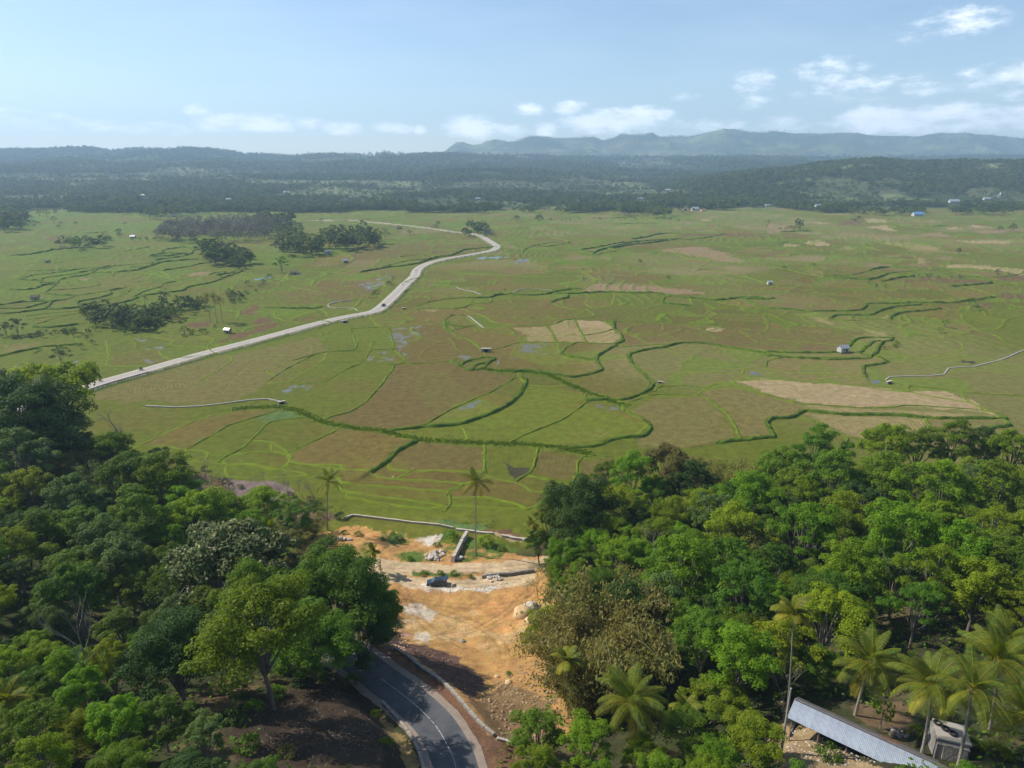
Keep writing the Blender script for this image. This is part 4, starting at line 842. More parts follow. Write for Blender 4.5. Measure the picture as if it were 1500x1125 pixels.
culvert(592, 453, .6, 'small rubble outlet right of the concrete road junction', .3)

# ------------------------------------------------------------------ stones and rubble
def rubble(px, py, rx, ry, n, smin, smax, m, name, label, cat='rubble pile', seed=1, group=None, heap=.5):
    x, y, z = hit(px, py); rr = random.Random(seed); t = empty(name, (x, y, gz(x, y))); tag(t, label, cat, group); dpx = depth(x, y, z) / 1000
    for i in range(n):
        a = rr.uniform(0, 6.28); r = rr.random() ** .6; dx = math.cos(a) * r * rx * dpx; dy = math.sin(a) * r * ry * dpx * 1.7; s = rr.uniform(smin, smax)
        q = MB(); q.rock((0, 0, 0), s, rr.uniform(.5, .9), rr.randint(0, 999)); o = q.build('stone', m, t)
        o.location = (dx, dy, gz(x + dx, y + dy) - t.location.z + s * .2 + (1 - r) * heap * rr.random())
rubble(638, 815, 16, 8, 34, .25, .75, M_stonepale, 'rubble_pile', 'heap of white broken stone left of the tall stone wall', seed=3)
rubble(722, 848, 14, 6, 26, .18, .5, M_stonepale, 'rubble_pile', 'small white rubble heap right of the parked car', seed=4)
rubble(505, 791, 9, 2, 8, .3, .7, M_stonepale, 'rubble_pile', 'flat white slabs on the orange bank near the left coconut palm', seed=5)
rubble(508, 808, 9, 3, 14, .25, .6, M_stonepale, 'rubble_pile', 'white rubble patch at the left end of the dirt track', seed=6)
rubble(672, 819, 6, 3, 7, .3, .8, M_stonepale, 'rubble_pile', 'tilted pale slabs at the foot of the stone wall', seed=7)
rubble(1315, 1078, 18, 9, 16, .15, .4, M_stone, 'rubble_pile', 'loose stones behind the tin roofed shed', seed=8)
M_bould = mat('ochre_boulder', (.58, .42, .24), .95, ((.42, .27, .12), .5, 8), .8, 3)
def boulder(px, py, r, lab, sq=.7, seed=1, m=None):
    x, y, z = hit(px, py); q = MB(); rr = random.Random(seed); n = 14; rows = 9; V = [(0, 0, r * sq)]; F = []
    for i in range(1, rows):
        ph = math.pi * i / rows
        for k in range(n):
            a = 2 * math.pi * k / n; d = Vector((math.sin(ph) * math.cos(a), math.sin(ph) * math.sin(a), math.cos(ph) * sq)); w = 1 + .35 * (float(fbm(np.array([d.x * 2 + seed * 5]), np.array([d.y * 2 + d.z * 3]), .9, 3, seed)[0]) - .5) * 2
            V.append(tuple(d * r * w))
    V.append((0, 0, -r * sq)); L = len(V) - 1
    for k in range(n): F.append((0, 1 + k, 1 + (k + 1) % n)); F.append((L, 1 + (rows - 2) * n + (k + 1) % n, 1 + (rows - 2) * n + k))
    for i in range(rows - 2):
        for k in range(n): a = 1 + i * n + k; b = 1 + i * n + (k + 1) % n; F.append((a, a + n, b + n, b))
    q.add(V, F); o = q.build('boulder', m or M_bould, smooth=True, loc=(x, y, gz(x, y) + r * .1)); tag(o, lab, 'boulder')
boulder(766, 902, 1.9, 'big rounded ochre boulder at the right rim of the clearing', .8, 2); boulder(778, 893, 1.5, 'grey topped rock just behind the big ochre boulder', .7, 3, M_stonepale)
boulder(777, 912, 1.1, 'smaller ochre rock below the big boulder under the bamboo', .7, 4); boulder(678, 942, .55, 'lone dark stone lying on the orange clearing floor', .6, 5, M_stone)
boulder(745, 1000, .6, 'pale stone on the yellow slope above the kerb', .7, 6); boulder(728, 990, .45, 'small ochre stone half way up the yellow slope', .7, 7)
def scatter(name, region, n, smin, smax, m, label, seed):
    rr = random.Random(seed); q = MB(); W_ = [H_(*p) for p in region]; xs = [p[0] for p in W_]; ys = [p[1] for p in W_]; k = 0; tries = 0
    while k < n and tries < n * 20:
        tries += 1; x, y = rr.uniform(min(xs), max(xs)), rr.uniform(min(ys), max(ys))
        if in_poly(np.array([x]), np.array([y]), W_)[0]:
            s = rr.uniform(smin, smax) * rr.random() ** .5 + smin * .3; q.rock((x, y, gz(x, y) + s * .15), s, rr.uniform(.4, .8), rr.randint(0, 9999), 5); k += 1
    tag(q.build(name, m), label, 'stones', kind='stuff')
scatter('loose_stones', [(585, 945), (640, 958), (672, 968), (712, 1000), (690, 1030), (650, 1000)], 500, .08, .30, mat('plum_stone', (.20, .12, .09), .95, ((.10, .065, .05), .8, 5)), 'dark reddish broken stone on the fill slope behind the kerb', 1)
scatter('loose_stones', [(700, 1020), (745, 980), (800, 960), (830, 1000), (850, 1060), (790, 1095), (740, 1090)], 700, .08, .32, mat('ochre_stone', (.38, .26, .14), .95, ((.22, .15, .09), .8, 5)), 'loose ochre stones on the slope below the bamboo', 2)
scatter('loose_stones', [(360, 1050), (430, 1000), (520, 1000), (560, 1040), (585, 1125), (360, 1125)], 700, .05, .18, mat('slope_stone', (.16, .13, .11), .95, ((.07, .055, .045), .8, 5)), 'grey stones strewn on the dark slope left of the road', 3)
scatter('loose_stones', [(590, 870), (760, 870), (790, 930), (720, 960), (600, 935)], 260, .05, .16, mat('clay_clod', (.40, .24, .11), .95), 'small clods on the orange clearing floor', 4)
scatter('loose_stones', [(560, 925), (590, 918), (600, 945), (580, 955)], 160, .08, .3, mat('pink_rubble', (.42, .26, .18), .95), 'pinkish broken rubble at the near left corner of the clearing', 5)
scatter('loose_stones', [(600, 858), (650, 864), (740, 852), (760, 850), (720, 868), (640, 870)], 300, .05, .22, M_stonepale, 'chalky white stones along the rim of the parking place', 6)
scatter('loose_stones', [(1150, 1060), (1200, 1080), (1290, 1120), (1200, 1125), (1140, 1100)], 200, .05, .2, M_stonepale, 'pale stones and debris on the yard in front of the shed', 7)

# ------------------------------------------------------------------ field huts and houses
M_roofgrey = mat('grey_tin', (.42, .43, .44), .45, ((.30, .30, .31), .8, 5), metal=.4); M_roofpale = mat('pale_tin', (.36, .37, .38), .5, metal=.3); M_roofrust = mat('rusty_tin', (.30, .15, .085), .8, ((.20, .10, .06), .8, 5)); M_roofblue = mat('blue_tin', (.12, .28, .48), .6)
M_wallpale = mat('pale_wall', (.42, .40, .36), .9); M_wallwood = mat('plank_wall', (.30, .24, .18), .9); M_thatch = mat('thatch', (.17, .135, .09), 1, ((.10, .08, .055), 2, 5)); M_wallcream = mat('cream_wall', (.66, .55, .42), .9)
HOUSES = []
def hut(px, py, w, d, h, wm, rm, label, rz=0.0, cat='hut', group=None, stilts=0.0, name='field_hut', windows=1):
    x, y = at(px, py) if py > 307 else hit(px, py)[:2]; z = gz(x, y); t = empty(name, (x, y, z), rz); tag(t, label, cat, group)
    HOUSES.append((x, y, w)); q = MB(); q.box((0, 0, stilts + h / 2 - .05), (w, d, h)); q.build('wall', wm, t)
    if stilts:
        for sx in (-1, 1):
            for sy in (-1, 1): q = MB(); q.tube([(sx * w * .45, sy * d * .45, -.2), (sx * w * .45, sy * d * .45, stilts)], .09, 5); q.build('post', M_wood, t)
    o_ = .35; rh = w * .22 + .3; q = MB(); z0 = stilts + h - .1; a, b = w / 2 + o_, d / 2 + o_; th = .12
    for s in (-1, 1):
        q.add([(-a, s * b, z0), (a, s * b, z0), (a, 0, z0 + rh), (-a, 0, z0 + rh), (-a, s * b, z0 + th), (a, s * b, z0 + th), (a, 0, z0 + rh + th), (-a, 0, z0 + rh + th)], [(0, 1, 2, 3), (4, 7, 6, 5), (0, 4, 5, 1), (1, 5, 6, 2), (3, 2, 6, 7), (0, 3, 7, 4)])
    q.build('roof', rm, t)
    q = MB(); q.add([(-w / 2, -d / 2, z0), (-w / 2, d / 2, z0), (-w / 2, 0, z0 + rh * .9)], [(0, 2, 1)]); q.add([(w / 2, -d / 2, z0), (w / 2, d / 2, z0), (w / 2, 0, z0 + rh * .9)], [(0, 1, 2)]); q.build('gable', wm, t)
    q = MB(); q.box((w * .2, -d / 2 - .02, stilts + h * .42), (.8, .05, h * .8)); q.build('door', M_dark, t)
    for k in range(windows): q = MB(); q.box((-w * .15 - k * w * .25, -d / 2 - .02, stilts + h * .6), (w * .16, .05, h * .3)); q.build('window', M_dark, t)
    return t
hut(1234, 517, 4.4, 3.2, 2.1, M_wallpale, M_roofgrey, 'white walled hut with grey tin roof at the curved right hand banks', .25, stilts=.4)
hut(1127, 417, 3.2, 2.6, 1.8, M_wallpale, M_roofpale, 'tiny pale hut alone in the middle of the plain', .1, stilts=.3)
hut(52, 440, 4.6, 3, 1.5, M_wallwood, M_thatch, 'brown open hut by the terraces at the far left', .2, stilts=.5)
hut(70, 385, 3.6, 3, 1.4, M_wallwood, M_thatch, 'small brown hut on the upper left terraces', 0, stilts=.4)
hut(334, 488, 3.2, 2.4, 1.5, M_wallwood, M_roofgrey, 'little dark hut beside the concrete road on the red soil', -.3, stilts=.5)
hut(506, 385, 4.5, 3.5, 2, M_wallwood, M_roofgrey, 'grey shack on the slope left of the concrete road', .4, stilts=.3)
hut(480, 372, 5, 4, 2.4, M_wallpale, M_roofpale, 'white house at the tip of the long tree row', .2)
hut(714, 342, 9, 7, 3, M_wallpale, M_roofgrey, 'pale grey roofed house in the tree clump at the end of the concrete road', .05, windows=2, name='farm_house', cat='house')
hut(585, 335.5, 7, 5, 2.4, M_wallwood, M_thatch, 'dark house beside the gravel track under a tree', 0, name='farm_house', cat='house')
hut(431, 402, 5, 4, 2, M_wallwood, M_thatch, 'brown hut at the foot of the round bushy tree', .2)
hut(195, 349, 6, 4, 2.2, M_wallpale, M_roofgrey, 'pale hut behind the row of palms on the left plain', 0)
hut(560, 401, 3, 2.4, 1.6, M_wallwood, M_thatch, 'low hut in the brown field left of the road', 0, stilts=.3) if False else None
hut(1344, 317, 18, 9, 3.2, M_wallpale, M_roofblue, 'long blue roofed building at the edge of the right woodland', .05, name='farm_house', cat='house', windows=2)
hut(1018, 308.5, 14, 8, 4, M_wallcream, M_roofpale, 'cream house with pale roof at the far woodland edge', .1, name='farm_house', cat='house', windows=2)
hut(1003, 308, 9, 7, 3.2, M_wallpale, M_roofrust, 'small rust roofed house left of the cream house', .1, name='farm_house', cat='house')
hut(1030, 309.5, 9, 6, 2.6, M_wallcream, M_roofrust, 'low rust roofed house right of the cream house', 0, name='farm_house', cat='house')
for px, py, w, rm, lab in [(1397, 297, 20, M_roofpale, 'pale roofed house in the woodland below the right hill'), (1445, 293, 14, M_roofpale, 'white house among trees near the right edge below the hill'), (1124, 303, 12, M_roofpale, 'white roofed house in the woodland edge right of centre'), (938, 293, 13, M_roofpale, 'pale house deep in the central woodland'),
                           (1198, 303, 12, M_roofgrey, 'grey roofed house in the woodland left of the blue roof'), (845, 296, 12, M_roofpale, 'pale house at the left end of the central woodland'), (335, 294, 12, M_roofpale, 'pale house behind the left tree belt'), (700, 293, 12, M_roofgrey, 'grey house in the far tree line at centre'), (420, 283.5, 15, M_roofpale, 'white roofed house on the far left plain'), (255, 318, 8, M_roofpale, 'white roofed hut in front of the left dark tree belt'), (978, 280, 14, M_roofpale, 'white dot of a house on the foothill woodland'), (210, 288, 12, M_roofpale, 'pale house at the back of the left plain')]:
    hut(px, py, w, w * .6, 3.2, M_wallpale, rm, lab, random.uniform(-.3, .3), name='farm_house', cat='house')
x, y, _ = hit(1461, 289); t = empty('church', (x, y, gz(x, y)), .4, .5); tag(t, 'white building with pointed spire in the woodland at the right', 'church')
q = MB(); q.box((0, 0, 4), (12, 20, 9)); q.build('nave', M_wallpale, t); q = MB(); q.box((0, -11, 8), (6, 6, 17)); q.build('tower', M_wallpale, t); q = MB(); q.box((0, -11, 21), (6, 6, 9), taper=.03); q.build('spire', M_roofpale, t)
q = MB(); q.add([(-6.6, -10, 8.4), (6.6, -10, 8.4), (6.6, 10, 8.4), (-6.6, 10, 8.4), (0, -10, 12), (0, 10, 12)], [(0, 4, 5, 3), (1, 2, 5, 4), (0, 1, 4), (2, 3, 5)]); q.build('roof', M_roofpale, t)

# ------------------------------------------------------------------ the long tin-roofed shed
def tin_material(name, a, b, rs=.35):
    m = mat(name, a, rs, (b, .9, 7), .05, 3, metal=.35, spec=.5, var=.06); return m
M_tin = tin_material('zinc_sheet', (.36, .40, .46), (.26, .29, .34), .5); M_tinold = tin_material('old_zinc_sheet', (.17, .155, .15), (.11, .095, .085), .7); M_rust = mat('rust_sheet', (.24, .10, .05), .85, ((.14, .07, .045), 2, 6))
def corr(w, l, amp=.007, n=5):
    """corrugated sheet, width along X, running down towards -Y"""
    V = []; F = []; k = n * 4
    for j, y in enumerate((0, -l)):
        for i in range(k + 1): V.append((w * i / k, y, amp * math.sin(2 * math.pi * i / 4)))
    for i in range(k): F.append((i, i + k + 1, i + k + 2, i + 1))
    return V, F
ra = Vector((*at(1164, 1024, 28.0), 28.0)); rb = Vector((*at(1389, 1127, 28.0), 28.0)); u = (rb - ra).normalized(); ang = math.atan2(u.y, u.x)
ea = Vector((*at(1154, 1051, 27.1), 27.1)); nrm = Vector((u.y, -u.x, 0)); fw_ = abs((ea - ra).dot(nrm)); base = gz(ra.x + nrm.x * 1.5, ra.y + nrm.y * 1.5)
shed = empty('tin_shed', (ra.x, ra.y, base), ang); tag(shed, 'long open sided shed with a pale zinc roof at the lower right', 'shed')
zr = 28.0 - base; nsh = 34; sw = .82; fdrop = .95; fl = math.hypot(fw_, fdrop)
V, F_ = corr(sw + .03, fl); ms = mesh_of('roof_sheet', np.array(V), F_, M_tin); V, F_ = corr(sw + .03, fl + .75); ml = mesh_of('roof_sheet_long', np.array(V), F_, M_tin)
V, F_ = corr(sw + .03, 1.7); mb = mesh_of('back_sheet', np.array(V), F_, M_tinold)
print('shed', ra, ang, fw_, base)
for i in range(nsh):
    for k in (0, 1):
        o = obj('roof_sheet', (ms if i < 19 else ml), shed) if k == 0 else obj('back_sheet', mb, shed)
        o.location = (i * sw, 0.0 if k == 0 else .06, zr + random.uniform(0, .008) - (0 if k == 0 else .05)); 
        if k == 0: o.rotation_euler = (math.atan2(fdrop, fw_), 0, random.uniform(-.004, .004))
        else: o.location.x += sw; o.rotation_euler = (math.atan2(.75, 1.5), 0, math.pi + random.uniform(-.01, .01))
        if k == 1 and i in (11, 12, 18, 19, 25): o.material_slots[0].link = 'OBJECT'; o.material_slots[0].material = M_rust
q = MB(); q.box((nsh * sw / 2, .02, zr + .05), (nsh * sw, .32, .05)); q.build('ridge_cap', M_tinold, shed)
for i in range(10):
    for yy, hh in ((-fw_ + .25, zr - fdrop - .02), (1.35, zr - .8)):
        q = MB(); q.tube([(0, 0, -.3), (.04, 0, hh)], .075, 6); o = q.build('post', M_wood, shed); o.location = (.5 + i * 2.9, yy, 0)
for yy, zz in ((-fw_ + .25, zr - fdrop - .05), (1.3, zr - .78), (-fw_ / 2, zr - fdrop / 2 - .1)):
    q = MB(); q.box((nsh * sw / 2, yy, zz), (nsh * sw - .3, .1, .08)); q.build('beam', M_wood, shed)
q = MB(); q.box((nsh * sw / 2, .6, .12), (nsh * sw - .6, 3.6, .3)); q.build('floor_slab', M_dark, shed)
q = MB(); q.box((nsh * sw / 2, 1.2, .9), (nsh * sw - .8, .08, 1.6)); q.build('back_wall', M_wallwood, shed)
fen = empty('picket_fence', shed.matrix_basis @ Vector((2.2, -fw_ - .1, 0)), ang); fen.location.z = base; tag(fen, 'pale wooden picket fence under the front eave of the shed', 'fence')
q = MB(); q.box((0, 0, .5), (.07, .03, 1.0)); mp = q.mesh('picket', mat('pale_wood', (.42, .34, .25), .9))
for i in range(26): o = obj('picket', mp, fen); o.location = (i * .18, 0, random.uniform(-.02, .04)); o.rotation_euler = (0, random.uniform(-.05, .05), 0)
for z in (.3, .75): q = MB(); q.box((2.25, .04, z), (4.7, .04, .06)); q.build('rail', M_wood, fen)
# concrete tank with tyres
ta = Vector((*at(1392, 1076, 29.0), 0)); tk = empty('concrete_tank', (ta.x, ta.y, gz(ta.x, ta.y) - .3), -.35); tag(tk, 'stained concrete block tank with tyres on top behind the shed', 'water tank'); hz_ = 29.0 - tk.location.z
M_tank = mat('stained_concrete', (.30, .28, .25), .95, ((.12, .11, .10), 1.1, 8), .6, 6)
q = MB(); q.box((0, 0, hz_ / 2 - .15), (3.0, 3.4, hz_)); q.build('tank_wall', M_tank, tk); q = MB(); q.box((.2, .35, hz_ + .0), (3.1, 3.0, .16)); q.build('lid_slab', M_conc, tk)
q = MB(); q.box((.2, -1.72, hz_ - .9), (2.2, .25, 1.7), 0, -.12); q.build('rubble_facing', M_stone, tk)
M_rub = mat('rubber', (.018, .018, .018), .7)
def torus(R0, r0, n=18, k=8):
    V = []; F = []
    for i in range(n):
        for j in range(k): a, b = 2 * math.pi * i / n, 2 * math.pi * j / k; V.append(((R0 + r0 * math.cos(b)) * math.cos(a), (R0 + r0 * math.cos(b)) * math.sin(a), r0 * math.sin(b)))
    for i in range(n):
        for j in range(k): F.append((i * k + j, ((i + 1) % n) * k + j, ((i + 1) % n) * k + (j + 1) % k, i * k + (j + 1) % k))
    return V, F
for dx, dy, lab in [(-1.0, 1.2, 'black tyre lying at the back corner of the concrete tank'), (-.35, .55, 'black tyre in the middle of the three on the concrete tank'), (.25, .05, 'black tyre nearest the centre of the tank lid')]:
    V, F_ = torus(.33, .12); p = tk.matrix_basis @ Vector((dx, dy, 0)); me = mesh_of('tyre', np.array(V), F_, M_rub, smooth=True); o = obj('tyre', me, None, (p.x, p.y, 29.0 + .2)); tag(o, lab, 'tyre', 'tyres on the concrete tank')
# ------------------------------------------------------------------ the parked car
def make_car(x, y, z, rz):
    t = empty('parked_car', (x, y, z), rz); tag(t, 'dark blue hatchback parked on the chalky verge with its tailgate raised', 'car')
    paint = mat('car_paint', (.018, .03, .05), .22, spec=.7); glass = mat('car_glass', (.03, .05, .06), .08, spec=.9); chrome = mat('rim_metal', (.5, .5, .5), .3, metal=.9); lamp = mat('lamp_glass', (.75, .75, .72), .15); red = mat('tail_lamp', (.35, .02, .02), .2)
    # side profile, nose towards -X : (x, z, half width)
    low = [(-2.2, .45, .70), (-2.12, .78, .80), (-1.25, .95, .86), (-.9, 1.0, .87), (.6, 1.03, .87), (1.75, 1.03, .86), (2.12, .98, .80), (2.2, .5, .74)]
    V = []; F = []
    for (a, b, w) in low: V += [(a, -w, .28), (a, -w * 1.0, b * .7), (a, -w * .93, b), (a, w * .93, b), (a, w, b * .7), (a, w, .28)]
    for i in range(len(low) - 1):
        for k in range(6): F.append((i * 6 + k, (i + 1) * 6 + k, (i + 1) * 6 + (k + 1) % 6, i * 6 + (k + 1) % 6))
    F += [(0, 1, 2, 3, 4, 5), tuple(42 + q for q in (5, 4, 3, 2, 1, 0))]
    q = MB(); q.add(V, F); o = q.build('body', paint, t, smooth=False); mm = o.modifiers.new('bevel', 'BEVEL'); mm.width = .05; mm.segments = 2; mm.limit_method = 'ANGLE'
    cab = [(-1.05, .98, .80, .98), (-.35, 1.50, .64, 1.50), (1.35, 1.50, .64, 1.50), (1.9, 1.0, .78, 1.0)]
    q = MB(); q.add([(-1.1, -.80, .97), (-.4, -.64, 1.46), (1.35, -.64, 1.46), (1.85, -.78, .99), (-1.1, .80, .97), (-.4, .64, 1.46), (1.35, .64, 1.46), (1.85, .78, .99)], [(0, 3, 2, 1), (4, 5, 6, 7), (0, 1, 5, 4), (2, 3, 7, 6), (1, 2, 6, 5)]); q.build('windows', glass, t)
    q = MB(); q.box((.47, 0, 1.49), (1.75, 1.3, .07)); o = q.build('roof', paint, t); o.modifiers.new('bevel', 'BEVEL').width = .03
    for s in (-1, 1):
        for x0 in (-.42, .45, 1.3): q = MB(); q.box((x0 + .05, s * .70, 1.23), (.09, .10, .52), 0, s * .28); q.build('pillar', paint, t)
        q = MB(); q.box((-.75, s * .95, 1.02), (.12, .18, .12)); q.build('side_mirror', paint, t)
        q = MB(); q.box((-2.13, s * .58, .68), (.12, .32, .14)); q.build('headlight', lamp, t); q = MB(); q.box((2.14, s * .68, .80), (.12, .20, .28)); q.build('tail_light', red, t)
        for x0 in (-1.38, 1.32):
            V2, F2 = torus(.24, .09, 16, 6); M4 = Matrix.Translation((x0, s * .80, .33)) @ Matrix.Rotation(math.pi / 2, 4, 'X'); q = MB(); q.add([M4 @ Vector(v) for v in V2], F2); w = q.build('wheel', M_rub, t)
            q = MB(); q.tube([(x0, s * .76, .33), (x0, s * .86, .33)], .20, 12); q.build('rim', chrome, w)
    q = MB(); q.box((2.05, 0, 1.66), (.95, 1.25, .06)); o = q.build('tailgate', paint, t); q = MB(); q.box((1.95, 0, 1.70), (.6, 1.05, .02)); q.build('tailgate_glass', glass, o)
    q = MB(); q.box((-2.2, 0, .5), (.08, .5, .14)); q.build('number_plate', lamp, t)
x, y, z = hit(640, 856); make_car(x, y, gz(x, y) + .02, .06)
# ------------------------------------------------------------------ motorcycles on the concrete road
def lane_z(x, y): return 1.03
M_bike = mat('motorbike_paint', (.06, .04, .04), .4); M_skin = mat('skin', (.28, .16, .10), .6)
def rider(x, y, rz, shirt, lab, plab, car=False):
    t = empty('motorcycle', (x, y, 1.03), rz); tag(t, lab, 'motorcycle', 'motorcycles on the concrete road')
    for x0 in (-.62, .62):
        V2, F2 = torus(.24, .06, 12, 5); M4 = Matrix.Translation((x0, 0, .3)) @ Matrix.Rotation(math.pi / 2, 4, 'X'); q = MB(); q.add([M4 @ Vector(v) for v in V2], F2); q.build('wheel', M_rub, t)
    q = MB(); q.box((0, 0, .55), (1.0, .26, .34), 0, 0, .7); q.box((-.35, 0, .74), (.6, .24, .1)); q.tube([(.62, 0, .3), (.42, 0, .98)], .04, 5); q.build('frame', M_bike, t)
    q = MB(); q.tube([(.42, -.33, .98), (.42, .33, .98)], .025, 5); q.build('handlebar', M_bike, t); q = MB(); q.box((.56, 0, .85), (.1, .16, .16)); q.build('headlight', mat('lamp', (.7, .7, .65), .2), t)
    # the rider: one continuous skinned body
    me = bpy.data.meshes.new('person'); J = [(-.18, 0, .88), (-.12, 0, 1.12), (-.06, 0, 1.36), (-.02, 0, 1.50), (0, 0, 1.66), (-.06, .19, 1.38), (.14, .25, 1.15), (.40, .26, 1.03), (-.06, -.19, 1.38), (.14, -.25, 1.15), (.40, -.26, 1.03), (-.14, .12, .86), (.22, .17, .80), (.08, .19, .42), (.22, .19, .36), (-.14, -.12, .86), (.22, -.17, .80), (.08, -.19, .42), (.22, -.19, .36)]
    E = [(0, 1), (1, 2), (2, 3), (3, 4), (2, 5), (5, 6), (6, 7), (2, 8), (8, 9), (9, 10), (0, 11), (11, 12), (12, 13), (13, 14), (0, 15), (15, 16), (16, 17), (17, 18)]
    me.from_pydata(J, E, [])
    o = bpy.data.objects.new('person', me); COL.objects.link(o); o.modifiers.new('skin', 'SKIN')
    rads = [.15, .15, .15, .06, .11, .075, .05, .035, .075, .05, .035, .10, .075, .05, .04, .10, .075, .05, .04]
    for i, r in enumerate(rads): me.skin_vertices[0].data[i].radius = (r, r)
    me.skin_vertices[0].data[0].use_root = True
    me.materials.append(shirt); o.location = t.location; o.rotation_euler = t.rotation_euler; s = o.modifiers.new('sub', 'SUBSURF'); s.levels = 1; s.render_levels = 1
    tag(o, plab, 'person', 'people riding motorcycles'); q = MB(); q.rock((0, 0, 1.72), .15, 1.0, 3, 8); q.build('helmet', mat('helmet', (.05, .05, .06), .3), o)
def lane_at(px, off=0.0):
    best = min(range(len(LN) - 1), key=lambda i: abs(750 + 1000 * LN[i][0] / depth(LN[i][0], LN[i][1], 1) - px) + (0 if LN[i][1] < 800 else 1e6))
    a, b = LN[best], LN[best + 1]; dx, dy = b[0] - a[0], b[1] - a[1]; L = math.hypot(dx, dy); return a[0] - dy / L * off, a[1] + dx / L * off, math.atan2(dy, dx)
shirts = [mat('grey_shirt', (.12, .12, .13), .9), mat('dark_shirt', (.03, .03, .04), .9), mat('red_shirt', (.30, .05, .04), .9)]
for px, off, sh, l1, l2 in [(152, .9, shirts[0], 'dark motorcycle nearest to the dark trees on the concrete road', 'person in grey riding the motorcycle nearest the dark trees'), (207, 1.2, shirts[1], 'motorcycle riding behind on the concrete road, left of a pair', 'person in dark clothes on the left motorcycle of the pair'),
                            (214, 1.0, shirts[1], 'motorcycle leading the pair along the concrete road', 'person in dark clothes on the right motorcycle of the pair'), (610, .4, shirts[2], 'motorcycle on the upper bend of the concrete road', 'person in red riding over the upper road bend'), (592, 1.0, shirts[1], 'motorcycle climbing the straight above the road junction', 'person in dark clothes on the straight above the junction')]:
    x, y, a = lane_at(px, off); rider(x, y, a, sh, l1, l2)
x, y, a = lane_at(559, -.6); t = empty('pickup_truck', (x, y, 1.03), a + math.pi); tag(t, 'small dark pickup at the junction bend of the concrete road', 'pickup truck'); pm = mat('truck_paint', (.05, .06, .075), .3, spec=.6)
q = MB(); q.box((0, 0, .68), (4.4, 1.7, .5), taper=.96); q.build('body', pm, t); q = MB(); q.box((-.35, 0, 1.2), (1.5, 1.5, .6), taper=.8); q.build('cab', mat('truck_glass', (.04, .05, .06), .1), t); q = MB(); q.box((-.35, 0, 1.52), (1.1, 1.2, .06)); q.build('roof', pm, t)
q = MB(); q.box((1.35, 0, .95), (1.55, 1.3, .06)); q.build('load_bed', M_dark, t)
for sx in (-1.4, 1.35):
    for sy in (-.78, .78): q = MB(); q.tube([(sx, sy - .1, .34), (sx, sy + .1, .34)], .34, 12); q.build('wheel', M_rub, t)
# ------------------------------------------------------------------ poles, birds
def pole(px, py, h, lab, arm=True):
    x, y, _ = hit(px, py); t = empty('utility_pole', (x, y, gz(x, y))); tag(t, lab, 'pole'); q = MB(); q.tube([(0, 0, -.5), (0, 0, h)], [.16, .10], 8); q.build('shaft', M_conc, t)
    if arm: q = MB(); q.box((0, 0, h - .5), (1.8, .1, .1)); q.build('crossarm', M_wood, t)
pole(246, 446, 11, 'tall pale pole beside the left creek trees'); pole(1495, 350, 10, 'thin pole near the right edge of the plain'); pole(558, 838, 3.5, 'short dark post standing right of the small palm in the clearing', False); pole(1144, 1104, 9, 'pale bare pole left of the tin roofed shed', False); pole(290, 452, 9, 'second pale pole right along the left creek')
def egret(px, py, lab):
    x, y = at(px, py); t = empty('egret', (x, y, gz(x, y) + .02), random.uniform(0, 6)); tag(t, lab, 'bird', 'white egrets in the near field'); w = mat('white_feather', (.8, .8, .78), .8)
    q = MB(); V = []
    q.tube([(-.34, 0, .40), (-.22, 0, .44), (0, 0, .50), (.16, 0, .56), (.24, 0, .70), (.22, 0, .86), (.30, 0, .94), (.36, 0, .93)], [.02, .07, .12, .08, .035, .03, .045, .02], 8); q.build('body', w, t)
    q = MB(); q.tube([(.36, 0, .93), (.50, 0, .90)], [.015, .004], 5); q.build('beak', mat('beak', (.6, .4, .05), .5), t)
    for s in (-1, 1): q = MB(); q.tube([(0, s * .05, .42), (.03, s * .05, .2), (0, s * .05, 0)], .014, 5); q.build('leg', mat('bird_leg', (.05, .05, .04), .6), t)
egret(605, 689, 'white egret on the left part of the near field bank'); egret(576, 701, 'white egret a little nearer and left of the other')
# ================================================================== trees
def unit(n, r=rng, zmin=-1.0):
    v = r.normal(size=(n, 3)); v /= np.linalg.norm(v, axis=1, keepdims=True)
    if zmin > -1: v[:, 2] = np.where(v[:, 2] < zmin, -v[:, 2], v[:, 2])
    return v
def leaf_quads(P, Nn, size, r, aspect=.62, tint=None, sv=.35, droop=None):
    """one bent-free leaf quad per point"""
    n = len(P); s = size * (1 + sv * (r.random(n) * 2 - 1)); T = np.cross(Nn, unit(n, r)); T /= np.linalg.norm(T, axis=1, keepdims=True) + 1e-9
    if droop is not None: T = droop; T = T - Nn * (T * Nn).sum(1, keepdims=True); T /= np.linalg.norm(T, axis=1, keepdims=True) + 1e-9
    B = np.cross(Nn, T); a = T * s[:, None] * .5; b = B * s[:, None] * .5 * aspect
    V = np.stack([P - a, P - a * .1 + b, P + a, P - a * .1 - b], 1)
    return V.reshape(-1, 3), np.repeat(tint if tint is not None else r.random(n), 4)
def crown_leaves(cs, rs, per, size, r, squash=.8, up=.45, zmin=-.25, rnd=.75, aspect=.62, tintspread=.45):
    VV = []; TT = []
    for c, q in zip(cs, rs):
        n = max(6, int(per * q * q)); d = unit(n, r, zmin); rad = q * (.62 + .45 * r.random(n) ** .7)
        P = c + d * rad[:, None] * np.array([1, 1, squash]); N_ = d + np.array([0, 0, up]) + unit(n, r) * rnd; N_ /= np.linalg.norm(N_, axis=1, keepdims=True)
        ct = r.random(); V, T = leaf_quads(P, N_, size, r, aspect, np.clip(ct * (1 - tintspread) + r.random(n) * tintspread, 0, 1)); VV.append(V); TT.append(T)
    return np.concatenate(VV), np.concatenate(TT)
